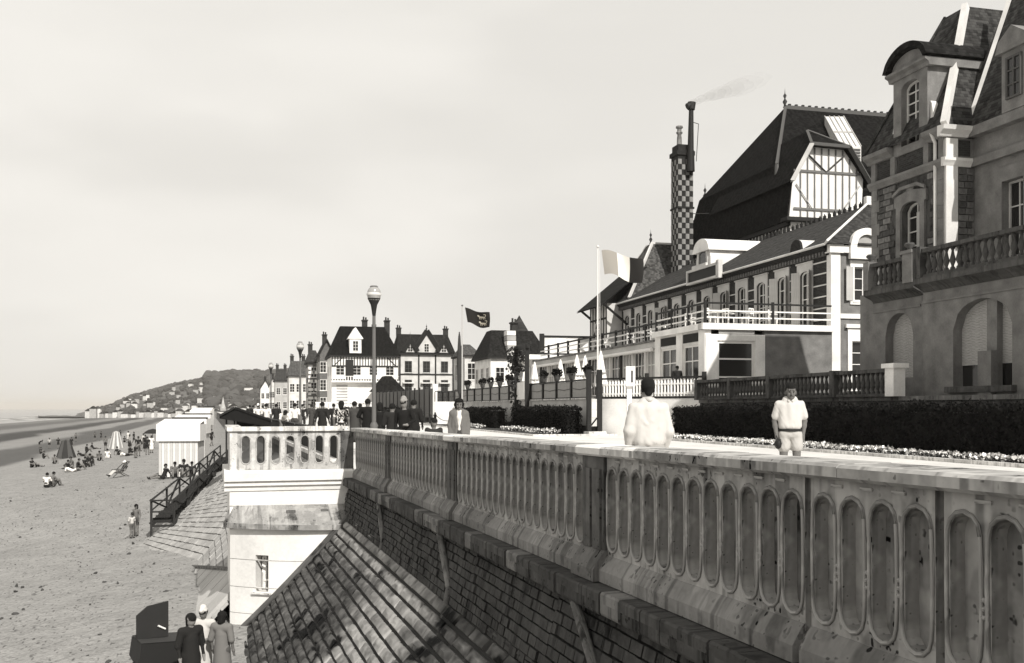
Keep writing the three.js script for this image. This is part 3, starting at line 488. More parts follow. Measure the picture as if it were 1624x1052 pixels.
// ---------------------------------------------------------------- the casino front building with its annexe and gallery
{
  const t = street('casino_building', 'long two-storey brick building with white window surrounds, slate roof and glazed annexe', 'building');
  const X = 29.5, D0 = 47.5, D1 = 80.5, E = 10.0, S = sea(t, X), C = cam(t, D0), n = 12, pitch = 2.5, ds = [...Array(n).keys()].map((i) => 50.1 + i * pitch);
  // seaward wall: dark brick with pale string bands, white surrounds round every opening
  const ww = 1.05, wt = 9.05, wb = 6.0, holes = ds.map((d) => archHole(-d - ww / 2, -d + ww / 2, wb, wt, 0.18, 6)), lower = ds.map((d) => rect(-d - 0.6, -d + 0.6, 2.4, 4.9));
  wallFace(S, -D1, -D0, 0, E, [...holes, ...lower], M.brick, 0.35);
  ds.forEach((d, i) => {
    const o = g(), u = -d; o.ext(rect(u - ww / 2 - 0.3, u + ww / 2 + 0.3, wb, wt + 0.42), 0.003, 0.05, [archHole(u - ww / 2, u + ww / 2, wb + 0.002, wt, 0.18, 6)]); o.box(u - ww / 2 - 0.36, u + ww / 2 + 0.36, wt + 0.42, wt + 0.5, 0.003, 0.1);
    S.part('window_surround', o, M.cream);
    windowAt(S, u, wb, ww, wt - wb, { rise: 0.18, ny: 4, shutters: [0, 1, 4, 8].includes(i) ? M.shutterPale : null, open: 2.5 });
    windowAt(S, u, 2.4, 1.2, 2.5, {});
    if (i < n - 1) for (let k = 0; k < 5; k++) S.part('stone_band', g().box(u - pitch + ww / 2 + 0.3, u - ww / 2 - 0.3, 6.2 + k * 0.62, 6.27 + k * 0.62, 0.002, 0.025), M.white2);
  });
  for (let k = 0; k < 6; k++) S.part('stone_band', g().box(-50.1 + ww / 2 + 0.3, -D0 - 0.45, 6.2 + k * 0.62, 6.27 + k * 0.62, 0.002, 0.025), M.white2);
  // eaves
  S.part('eaves_cornice', profile(g(), [[0.0, 9.62], [0.12, 9.62], [0.18, 9.75], [0.4, 9.98], [0.46, 10.12], [0, 10.12]], -D1, -D0 - 0.1), M.brickBlack);
  const den = g(); for (let d = D0 + 0.3; d < D1; d += 0.32) den.box(-d - 0.16, -d, 9.6, 9.82, 0.02, 0.3); S.part('dentil_course', den, M.brickMid);
  S.part('gutter', g().cyl([-D1, 10.12, 0.5], [-D0 + 0.2, 10.12, 0.5], 0.07, 0.07, 8), M.lead);
  // near gable end towards the camera
  const gx = 31.45, hw = [rect(gx - 0.6, gx + 0.6, 7.2, 9.0), rect(gx - 0.75, gx + 0.75, 2.6, 5.05)];
  wallFace(C, X + 0.36, 39.5, 0, E, hw, M.render, 0.3, 'end_wall');
  C.part('corner_pilaster', g().box(X - 0.06, X + 0.5, 0, 9.95, -0.35, 0.07), M.white); C.part('pilaster_cap', g().box(X - 0.2, X + 0.62, 9.7, 10.15, -0.4, 0.2), M.white);
  C.part('string_course', g().box(X + 0.5, 39.5, 6.25, 6.5, 0.002, 0.09), M.white); C.part('end_cornice', g().box(X + 0.62, 39.5, 9.72, 10.1, 0.002, 0.2), M.white);
  windowAt(C, gx, 7.2, 1.2, 1.8, { shutters: M.shutterPale, open: 2.9, ny: 3, sill: M.white }); C.part('window_surround', g().ext(rect(gx - 0.85, gx + 0.85, 7.0, 9.35), 0.003, 0.07, [rect(gx - 0.6, gx + 0.6, 7.2, 9.0)]), M.white);
  windowAt(C, gx, 2.6, 1.5, 2.45, { ny: 4, sill: M.white }); C.part('window_surround', g().ext(rect(gx - 1.0, gx + 1.1, 2.4, 5.75), 0.003, 0.08, [rect(gx - 0.75, gx + 0.75, 2.6, 5.05)]).box(gx - 1.15, gx + 1.25, 5.75, 5.95, 0.003, 0.18), M.white);
  C.part('arched_pediment', g().ext(archHole(gx - 1.0, gx + 1.0, 9.4, 11.05, 0.95, 14), 0.1, 0.34, [archHole(gx - 0.62, gx + 0.62, 9.75, 10.7, 0.6, 12)]), M.white); C.part('pediment_panel', g().ext(archHole(gx - 0.62, gx + 0.62, 9.75, 10.7, 0.6, 12), 0.1, 0.18), M.renderMid);
  // roof: a long ridge with a hip at the near end
  const ry = 13.3, rx = 34.5, rd = 51.8, x0 = X - 0.5, x1 = 40, roof = g();
  roof.quad([x0, 10.15, -D1], [x0, 10.15, -D0 + 0.35], [rx, ry, -rd], [rx, ry, -D1]); mesh('roof_slope', roof, M.slateMid, t);
  mesh('roof_hip', g().tri([x0, 10.15, -D0 + 0.35], [x1, 10.15, -D0 + 0.35], [rx, ry, -rd]), M.slateMid, t); mesh('roof_slope', g().quad([x1, 10.15, -D0 + 0.35], [x1, 10.15, -D1], [rx, ry, -D1], [rx, ry, -rd]), M.slateMid, t);
  mesh('hip_flashing', g().bar([x0, 10.2, -D0 + 0.3], [rx, ry + 0.06, -rd], 0.22, 0.12), M.lead, t); mesh('hip_flashing', g().bar([x1, 10.2, -D0 + 0.3], [rx, ry + 0.06, -rd], 0.2, 0.1), M.lead, t); mesh('ridge_knob', g().box(rx - 0.15, rx + 0.15, ry, ry + 0.5, -rd - 0.1, -rd + 0.2), M.lead, t);
  const cr = g(); for (let d = rd; d < D1; d += 0.55) cr.box(rx - 0.06, rx + 0.06, ry, ry + 0.22, -d - 0.2, -d).cyl([rx, ry + 0.2, -d - 0.1], [rx, ry + 0.34, -d - 0.1], 0.06, 0.02, 5); mesh('ridge_cresting', cr, M.timber, t);
  // the white barrel-topped dormer and the small round one
  { const d0 = 63.55, d1 = 65.85, dx = 30.2, dm = (d0 + d1) / 2, yb = 10.6, arch = (r, y0, y1) => archHole(-dm - r, -dm + r, y0, y1, Math.min(1.1, r), 12), DS = sea(t, dx);
    const dz = -3.9, dr = DS.part('dormer', g().ext(arch(1.15, yb, 13.0), dz, 0, []), M.white);
    mesh('dormer_roof', g().ext(archHole(-dm - 1.32, -dm + 1.32, 12.35, 13.25, 0.85, 12), dz - 0.2, 0.22, []), M.white, dr);
    DS.part('dormer_window', g().ext(arch(0.62, yb + 0.4, 12.7), 0.0, 0.03), M.glass); DS.part('dormer_frame', g().ext(arch(0.85, yb + 0.25, 12.95), 0.0, 0.1, [arch(0.6, yb + 0.4, 12.7)]), M.cream); }
  { const DS = sea(t, 29.2), u = -50.4, arch = (r, y0, y1) => archHole(u - r, u + r, y0, y1, r, 10); const dr = DS.part('dormer', g().ext(arch(0.5, 10.0, 10.75), -1.6, 0), M.white2); mesh('dormer_window', g().ext(arch(0.27, 10.1, 10.6), 0, 0.03), M.glass, dr); mesh('dormer_roof', g().ext(arch(0.58, 10.2, 10.84), 0.0, 0.14, [arch(0.4, 10.1, 10.66)]), M.brickBlack, dr); mesh('dormer_lead', g().ext(arch(0.58, 10.2, 10.84), -1.9, -0.002), M.lead, dr); }
  // name board over the eaves; its letters cannot be read in the photograph
  { const B = sea(t, 28.75); const bd = B.part('name_board', g().box(-64.0, -59.6, 10.05, 10.72, -0.16, 0.0), M.blackPaint); const fr = g().box(-64.2, -59.4, 10.722, 10.88, -0.2, 0.08).box(-64.2, -59.4, 9.9, 10.048, -0.2, 0.08).box(-64.2, -64.002, 10.05, 10.72, -0.2, 0.08).box(-59.598, -59.2, 9.85, 11.0, -0.2, 0.08); mesh('board_frame', fr, M.cream, bd); mesh('board_scroll', g().box(-63.4, -61.2, 10.882, 11.1, -0.14, 0.02), M.cream, bd); }
  // ---- pavilion with the truncated roof at the far end
  const f = frustum(g(), [29.7, 38.6, 77.8, 84.6, 10.5], [32.9, 35.6, 80.6, 81.8, 15.6]);
  for (const [k, m] of [['near', M.slateGrey], ['left', M.slateGrey], ['right', M.slateGrey], ['far', M.slateGrey]]) { const q = g(), ff = frustum(q, [29.7, 38.6, 77.8, 84.6, 10.5], [32.9, 35.6, 80.6, 81.8, 15.6]); ff[k](); mesh('pavilion_roof', q, m, t); }
  for (let i = 0; i < 2; i++) mesh('hip_flashing', g().bar(f.B[i], f.U[i], 0.3, 0.16), M.lead, t); mesh('hip_flashing', g().bar(f.B[3], f.U[3], 0.14, 0.1), M.lead, t);
  mesh('ridge_cap', g().bar(f.U[0], f.U[1], 0.2, 0.16), M.lead, t); finial(t, 32.9, 15.6, -81, 1.3); finial(t, 35.6, 15.6, -81, 1.3);
  mesh('pavilion_wall', g().box(30, 38.2, 0, 10.5, -84.2, -78.2), M.brick, t);
  { const O = sea(t, 28.2); O.part('oriel', g().box(-83.2, -79, 6.6, 10.2, -1.9, 0), M.cream); const st = g(); for (let k = 0; k < 7; k++) st.box(-83.2 + k * 0.68, -83.08 + k * 0.68, 6.6, 10.2, 0.002, 0.05); st.box(-83.2, -79, 8.9, 9.05, 0.002, 0.06).box(-83.2, -79, 6.5, 6.7, 0.002, 0.06).bar([-83, 6.7, 0.03], [-81, 8.9, 0.03], 0.12, 0.05); O.part('timber_frame', st, M.timber); windowAt(O, -81.1, 7.1, 1.1, 1.6, { back: -0.02 });
    mesh('oriel_side', g().box(28.2, 30, 6.6, 10.2, -79.0, -78.95), M.cream, t); mesh('oriel_bracket', g().bar([28.3, 6.6, -79], [29.7, 5.2, -79], 0.16).bar([28.3, 6.6, -83], [29.7, 5.2, -83], 0.16), M.timber, t);
    mesh('oriel_roof', g().quad([27.3, 9.9, -84.4], [27.3, 9.9, -77.9], [31.3, 13.2, -77.9], [31.3, 13.2, -84.4]).quad([27.3, 9.8, -77.9], [27.3, 9.8, -84.4], [31.3, 13.1, -84.4], [31.3, 13.1, -77.9]).quad([27.3, 9.8, -77.9], [31.3, 13.1, -77.9], [31.3, 13.2, -77.9], [27.3, 9.9, -77.9]), M.slate, t); mesh('eaves_brace', g().bar([27.6, 10.0, -78.0], [29.9, 8.2, -78.1], 0.16).bar([27.6, 10, -84], [29.9, 8.2, -84], 0.16), M.timber, t); }
  // ---- glazed annexe
  const ax = 22.2, A0 = 47.3, A1 = 53.9, H = 5.62, CA = cam(t, A0), SA = sea(t, ax);
  wallFace(CA, 25.5, X - 0.08, 0, H - 0.12, [], M.render, 0.25, 'annexe_wall');
  CA.part('annexe_pier', g().box(ax, ax + 0.62, 0, H - 0.35, -0.6, 0.06), M.white); CA.part('annexe_pier', g().box(24.95, 25.5, 0, H - 0.35, -0.3, 0.06), M.white); CA.part('annexe_lintel', g().box(ax + 0.62, 24.95, 4.95, H - 0.35, -0.25, 0.04), M.white); CA.part('annexe_frieze', g().box(ax + 0.7, 24.9, 5.28, 5.5, 0.042, 0.05), M.renderMid);
  const zoneX = (ax + 0.62 + 24.95) / 2, zw = 24.95 - ax - 0.62; windowAt(CA, zoneX, 2.15, zw, 2.8, { ny: 3, nx: 1, fw: 0.14, back: 0.1 }); CA.part('annexe_apron', g().box(ax + 0.62, 24.95, 0, 2.15, -0.25, 0.02), M.white2);
  CA.part('annexe_cornice', g().box(ax - 0.25, X - 0.08, H - 0.12, H + 0.2, -0.4, 0.2), M.white);
  SA.part('annexe_cornice', g().box(-A1, -A0 + 0.0, H - 0.12, H + 0.195, -7, 0.25), M.white);
  for (const d of [A0 + 0.35, 50.5, A1 - 0.35]) SA.part('annexe_pier', g().box(-d - 0.4, -d + (d < 48 ? 0.349 : 0.4), 0, H - 0.12, -0.3, 0.05), M.white);
  for (const [a, b] of [[48.05, 50.1], [50.9, 53.15]]) { windowAt(SA, -(a + b) / 2, 2.3, b - a, 2.5, { ny: 3, fw: 0.1, back: 0.12 }); SA.part('annexe_apron', g().box(-b, -a, 0, 2.3, -0.25, 0.0), M.white2); SA.part('annexe_lintel', g().box(-b, -a, 4.8, H - 0.12, -0.25, 0.01), M.white2); SA.part('sign_board', g().box(-b + 0.1, -a - 0.1, 4.95, 5.4, 0.012, 0.05), M.timber); }
  // roof-terrace railing: dark rail and posts, thin white bars
  const deck = H + 0.2, rail = (F, u0, u1, posts) => { F.part('terrace_rail', g().box(u0, u1, deck + 1.0, deck + 1.09, -0.04, 0.04), M.blackPaint); for (const p of posts) F.part('terrace_post', g().box(p - 0.06, p + 0.06, deck, deck + 1.16, -0.06, 0.06), M.blackPaint); for (const h of [0.28, 0.62]) F.part('terrace_bar', g().box(u0, u1, deck + h, deck + h + 0.07, -0.03, 0.03), M.paint); };
  rail(cam(t, A0 + 0.05), ax, X - 0.1, [ax, 26.0]); rail(sea(t, ax + 0.05), -A1, -A0 - 0.05, [-49.5, -51.7, -A1]);
  // ---- gallery: glazed front under a flat roof that carries another terrace
  const gx0 = 22.5, G1 = 80, SG = sea(t, gx0); let gi = 0;
  for (let d = A1 + 0.1; d < G1 - 0.5; d += 2.06, gi++) {
    SG.part('gallery_post', g().box(-d - 0.3, -d, 2.0, 4.95, -0.2, 0.05), gi % 3 === 0 ? M.timber : M.white2); SG.part('gallery_plinth', g().box(-d - 2.06, -d - 0.3, 0, 2.3, -0.2, 0), M.cementBase);
    windowAt(SG, -d - 1.18, 2.3, 1.74, 2.6, { nx: 3, ny: 3, fw: 0.09, back: 0.1, frame: M.white2, pane: gi % 2 ? M.glass : M.glassPale });
  }
  SG.part('gallery_fascia', g().box(-G1, -A1 - 0.01, 4.95, 5.3, -0.5, 0.3), M.cream); SG.part('gallery_roof', g().box(-G1, -A1 - 0.01, 5.302, 5.42, -7, 0.42), M.cementBase); SG.part('awning_roll', g().cyl([-G1, 4.88, 0.42], [-A1 - 0.3, 4.88, 0.42], 0.1, 0.1, 8), M.canvas);
  { const F = sea(t, gx0 + 0.3), y = 5.42; F.part('terrace_rail', g().box(-G1, -A1, y + 1.0, y + 1.1, -0.05, 0.05), M.blackPaint); for (let d = A1 + 0.4; d < G1; d += 2.6) F.part('terrace_post', g().box(-d - 0.07, -d + 0.07, y, y + 1.15, -0.07, 0.07), M.blackPaint); for (const h of [0.35, 0.7]) F.part('terrace_bar', g().box(-G1, -A1, y + h, y + h + 0.08, -0.03, 0.03), M.paint); }
}
{ // white boarded sun terrace past the gallery
  const t = street('roof_terrace', 'flat-roofed pavilion with white boarded parapet beyond the gallery', 'building'), C = cam(t, 82), S = sea(t, 22.6);
  C.part('wall', g().box(22.6, 29.6, 0, 5.6, -5, 0), M.cream); C.part('fascia', g().box(22.2, 29.8, 5.6, 6.0, -5.4, 0.5), M.white);
  for (let k = 0; k < 6; k++) C.part('parapet_board', g().box(23.7 + k * 1.0, 24.66 + k * 1.0, 6.2, 7.5, -0.06, 0), M.white); C.part('parapet_rail', g().box(23.4, 29.7, 7.5, 7.66, -0.12, 0.06), M.blackPaint); C.part('parapet_rail', g().box(23.4, 29.7, 6.02, 6.16, -0.12, 0.06), M.blackPaint); C.part('parapet_post', g().box(23.3, 23.66, 6.002, 7.8, -0.2, 0.08), M.blackPaint);
  S.part('terrace_rail', g().box(-87, -82, 7.0, 7.12, -0.06, 0.06), M.blackPaint); for (let k = 0; k < 3; k++) S.part('terrace_post', g().box(-83 - k * 2 - 0.08, -83 - k * 2 + 0.08, 6, 7.1, -0.08, 0.08), M.blackPaint); for (let k = 0; k < 5; k++) windowAt(C, 23.4 + k * 1.35, 2.4, 1.0, 2.6, { back: -0.02 }); for (let k = 0; k < 2; k++) windowAt(S, -83.2 - k * 2.2, 2.4, 1.4, 2.6, { back: -0.02 });
}
// ---------------------------------------------------------------- the great half-timbered hall behind
{
  const t = street('casino_hall', 'tall hall with huge black slate roof and white half-timbered gable', 'building'), D = 63.2, C = cam(t, D), q = (px, py) => { const r = rayB(px, py, { d: D }); return [r.X, r.y]; };
  const a = q(1252, 346), b = q(1258, 277), c = q(1284, 233), e = q(1338, 238), f = q(1369, 284), h = q(1366, 346), top = q(1300, 198);
  C.part('gable_wall', g().ext([a, h, f, e, c, b], -0.3, 0), M.white);
  const inside = (x) => { const ys = [b, c, e, f]; for (let i = 0; i < 3; i++) if (x >= ys[i][0] && x <= ys[i + 1][0]) return lerp(ys[i][1], ys[i + 1][1], (x - ys[i][0]) / (ys[i + 1][0] - ys[i][0])); return b[1]; };
  const studM = mat(0.17, { map: T.wood }), midY = q(1300, 273)[1], lowY = q(1300, 333)[1], stud = (x, y0, y1, w = 0.095) => C.part('stud', g().box(x - w / 2, x + w / 2, y0, y1, 0.002, 0.07), studM);
  for (let k = 1; k < 10; k++) { const x = lerp(b[0], f[0], k / 10); stud(x, a[1], midY - 0.08); stud(x, midY + 0.08, inside(x) - 0.05); }
  for (const y of [midY, lowY]) C.part('rail_beam', g().box(b[0], f[0], y - 0.08, y + 0.08, 0.072, 0.1), studM);
  const v = q(1309, 274), v0 = q(1281, 246), v1 = q(1338, 248); C.part('brace', g().bar([v[0], v[1], 0.1], [v0[0], v0[1], 0.1], 0.13, 0.06), M.timberMid); C.part('brace', g().bar([v[0], v[1], 0.1], [v1[0], v1[1], 0.1], 0.13, 0.06), M.timberMid);
  const k0 = q(1262, 292), k1 = q(1287, 331), k2 = q(1362, 296), k3 = q(1338, 331); C.part('brace', g().bar([k0[0], k0[1], 0.1], [k1[0], k1[1], 0.1], 0.1, 0.04), M.renderMid); C.part('brace', g().bar([k2[0], k2[1], 0.1], [k3[0], k3[1], 0.1], 0.1, 0.04), M.renderMid);
  C.part('gable_ledge', g().box(a[0] - 0.5, a[0] + 2.2, a[1] - 0.25, a[1], -0.3, 0.6), M.timber); C.part('gable_base', g().box(a[0] + 0.1, h[0], a[1] - 4, a[1] - 0.002, -0.3, -0.02), M.white);
  // wing roof with its clipped gable; verge boards pale
  const o = 0.55, zf = -D + o, zb = -76, P3 = (p, z, dx = 0, dy = 0) => [p[0] + dx, p[1] + dy, z], bb = [b[0] - 0.35, b[1] - 0.55], ff2 = [f[0] + 0.35, f[1] - 0.55], c2 = [c[0] - 0.12, c[1] + 0.1], e2 = [e[0] + 0.12, e[1] + 0.1], tz = -D - 1.6, rf = g();
  rf.quad(P3(bb, zb), P3(bb, zf), P3(c2, zf), P3(c2, zb)); rf.poly(P3(c2, zb), P3(c2, zf), P3(top, tz), P3(top, zb)); mesh('wing_roof', rf, M.tile, t);
  const rf2 = g(); rf2.quad(P3(ff2, zf), P3(ff2, zb), P3(e2, zb), P3(e2, zf)); rf2.poly(P3(e2, zf), P3(e2, zb), P3(top, zb), P3(top, tz)); mesh('wing_roof', rf2, M.tile, t);
  mesh('wing_hip', g().tri(P3(c2, zf), P3(e2, zf), P3(top, tz)), M.tile, t);
  mesh('wing_soffit', g().quad(P3(c2, zf, 0, -0.1), P3(c2, -D - 0.3, 0, -0.1), P3(e2, -D - 0.3, 0, -0.1), P3(e2, zf, 0, -0.1)), M.timber, t);
  mesh('verge_board', g().bar(P3(bb, zf), P3(c2, zf), 0.12, 0.3), M.cream, t); mesh('verge_board', g().bar(P3(e2, zf), P3(ff2, zf), 0.12, 0.3), M.timberMid, t); mesh('hip_tiles', g().bar(P3(c2, zf), P3(top, tz), 0.18).bar(P3(e2, zf), P3(top, tz), 0.18), M.timberMid, t); mesh('eaves_board', g().bar(P3(c2, zf), P3(e2, zf), 0.14, 0.22), M.timberMid, t);
  // seaward side: tile-hung wall, then a strip of studs over the front building's ridge
  mesh('side_wall', g().quad([a[0] - 0.2, a[1] - 0.2, zb - 6], [a[0] - 0.2, a[1] - 0.2, -D - 0.02], [b[0], b[1] - 0.2, -D - 0.02], [b[0], b[1] - 0.2, zb - 6]), M.tile, t);
  mesh('lower_wall', g().box(a[0] + 0.1, a[0] + 0.4, 0, a[1] - 0.2, -81, -D - 0.3), M.cream, t); for (let d = D + 0.3; d < 81; d += 0.5) mesh('stud', cached('lst', () => g().box(-0.04, 0, -3.4, 0, -0.13, 0.13)), M.timber, t).position.set(a[0] + 0.1, a[1] - 0.2, -d); mesh('sole_plate', g().box(a[0] - 0.1, a[0] + 0.1, a[1] - 0.5, a[1] - 0.2, -81, -D), M.timber, t);
  // main roof: steep lower part, hipped above, ridge running inland
  const b0 = [36.0, 62, 65.2, 81.2, 14.6], b1 = [36.9, 61, 66.6, 79.9, 19.3], rl = rayB(1245, 171, { d: 73 }), ridge = [rl.X, 57, 72.9, 73.1, rl.y];
  for (const [lo, hi] of [[b0, b1], [b1, ridge]]) for (const [k, m] of [['near', M.tile], ['left', M.tile], ['far', M.tile], ['right', M.tile]]) { const w = g(); frustum(w, lo, hi)[k](); mesh('roof_slope', w, m, t); }
  const F2 = frustum(g(), b1, ridge), F1 = frustum(g(), b0, b1); mesh('hip_tiles', g().bar(F2.B[0], F2.U[0], 0.2).bar(F1.B[0], F1.U[0], 0.2), M.timberMid, t); mesh('ridge_tiles', g().bar(F2.U[0], F2.U[1], 0.3), M.timberMid, t);
  const rt = g(); for (let x = rl.X + 0.3; x < 57; x += 0.6) rt.box(x, x + 0.2, rl.y + 0.1, rl.y + 0.32, -73.08, -72.9); mesh('ridge_cresting', rt, M.timber, t);
  finial(t, rl.X, rl.y, -73, 1.6); finial(t, 37.3, 19.2, -79.6, 1.6);
  { // glazed roof light
    const L = (px, py, d) => { const r = rayB(px, py, { d }); return [r.X, r.y, -d]; }, p = [L(1308, 185, 71.2), L(1338, 185, 71.2), L(1366, 233, 67.2), L(1334, 232, 67.2)], o = g(); o.quad(p[3], p[2], p[1], p[0]); const dn = (w, k) => [w[0], w[1] - k, w[2]]; o.quad(dn(p[3], 2), dn(p[2], 2), p[2], p[3]).quad(dn(p[0], 2), dn(p[3], 2), p[3], p[0]).quad(dn(p[2], 2), dn(p[1], 2), p[1], p[2]);
    const rlm = mesh('roof_light', o, M.lead, t); const br = g(); for (let k = 0; k <= 4; k++) { const A = V(...p[0]).lerp(V(...p[1]), k / 4), B = V(...p[3]).lerp(V(...p[2]), k / 4); br.bar(A.setY(A.y + 0.05).toArray(), B.setY(B.y + 0.05).toArray(), 0.07); } const A = V(...p[0]).lerp(V(...p[3]), 0.55), B = V(...p[1]).lerp(V(...p[2]), 0.55); br.bar(A.setY(A.y + 0.05).toArray(), B.setY(B.y + 0.05).toArray(), 0.09); mesh('glazing_bar', br, M.renderMid, rlm);
    const lv = g(); for (let k = 0; k < 7; k++) lv.box(p[3][0] + 0.1, p[2][0] - 0.1, p[3][1] - 0.25 - k * 0.22, p[3][1] - 0.12 - k * 0.22, p[3][2] + 0.01, p[3][2] + 0.06); mesh('louvre', lv, M.timberMid, rlm); mesh('roof_light_wall', g().box(p[3][0], p[2][0], p[3][1] - 4, p[3][1] - 2, p[3][2] - 3, p[3][2] - 0.02), M.slate, rlm);
  }
}
{ // checkered chimney with its iron flue
  const t = street('chimney_stack', 'tall chequered brick chimney with black iron flue beside the hall', 'chimney'), x0 = 33.75, w = 1.36, d0 = 77.2, yb = 8, yt = 22.4;
  mesh('stack', g().box(x0, x0 + w, yb, yt, -d0 - w, -d0), M.brickBlack, t);
  const paleM = mat(0.26, { map: T.mottle }), n = 4, c = w / n, RH = 0.44, rows = Math.floor((yt - yb - 0.3) / RH), bl = g().box(0.012, c - 0.012, 0.012, RH - 0.012, 0, 0.03).geo();
  for (let r = 7; r < rows; r++) for (let k = 0; k < n; k++) if ((r + k) % 2) { let m = mesh('pale_block', bl, paleM, t); m.position.set(x0 + k * c, yb + r * RH, -d0 + 0.002); m = mesh('pale_block', bl, paleM, t); m.rotation.y = -Math.PI / 2; m.position.set(x0 - 0.002, yb + r * RH, -d0 - w + k * c); }
  mesh('stack_head', g().box(x0 - 0.12, x0 + w + 0.12, yt, yt + 0.35, -d0 - w - 0.12, -d0 + 0.12).box(x0 + 0.05, x0 + w - 0.05, yt + 0.35, yt + 0.9, -d0 - w + 0.05, -d0 - 0.05).box(x0 - 0.08, x0 + w + 0.08, yb + 10, yb + 10.15, -d0 - w - 0.08, -d0 + 0.08), M.brickBlack, t);
  mesh('flue', g().cyl([x0 + 1.0, yt - 1.4, -d0 + 0.3], [x0 + 1.0, yt + 0.3, -d0 + 0.3], 0.34, 0.3, 12).cyl([x0 + 1.0, yt + 0.3, -d0 + 0.3], [x0 + 1.05, 26.2, -d0 + 0.3], 0.26, 0.19, 12), M.blackPaint, t); mesh('flue_cowl', g().cyl([x0 + 1.05, 26.1, -d0 + 0.3], [x0 + 1.1, 26.7, -d0 + 0.3], 0.3, 0.34, 10).cyl([x0 + 1.1, 26.55, -d0 + 0.3], [x0 + 0.72, 26.3, -d0 + 0.3], 0.28, 0.3, 8), M.blackPaint, t);
  mesh('chimney_pot', g().at(x0 + 0.35, yt + 0.9, -d0 - 0.5).lathe([[0.22, 0], [0.2, 0.6], [0.16, 0.9], [0.26, 1.0], [0.26, 1.12], [0.18, 1.14], [0.18, 1.4], [0.3, 1.45], [0.28, 1.6], [0.001, 1.62]], 10), M.cementBase, t);
  mesh('guy_rod', g().cyl([x0 + 1.55, yt - 0.5, -d0 + 0.2], [x0 + 1.75, yt + 2.6, -d0 + 0.2], 0.03).cyl([x0 + 1.75, yt + 2.6, -d0 + 0.2], [x0 + 1.1, yt + 2.7, -d0 + 0.3], 0.03).cyl([x0 + w, 17.6, -d0], [36.6, 17.7, -d0], 0.03), M.iron, t);
}

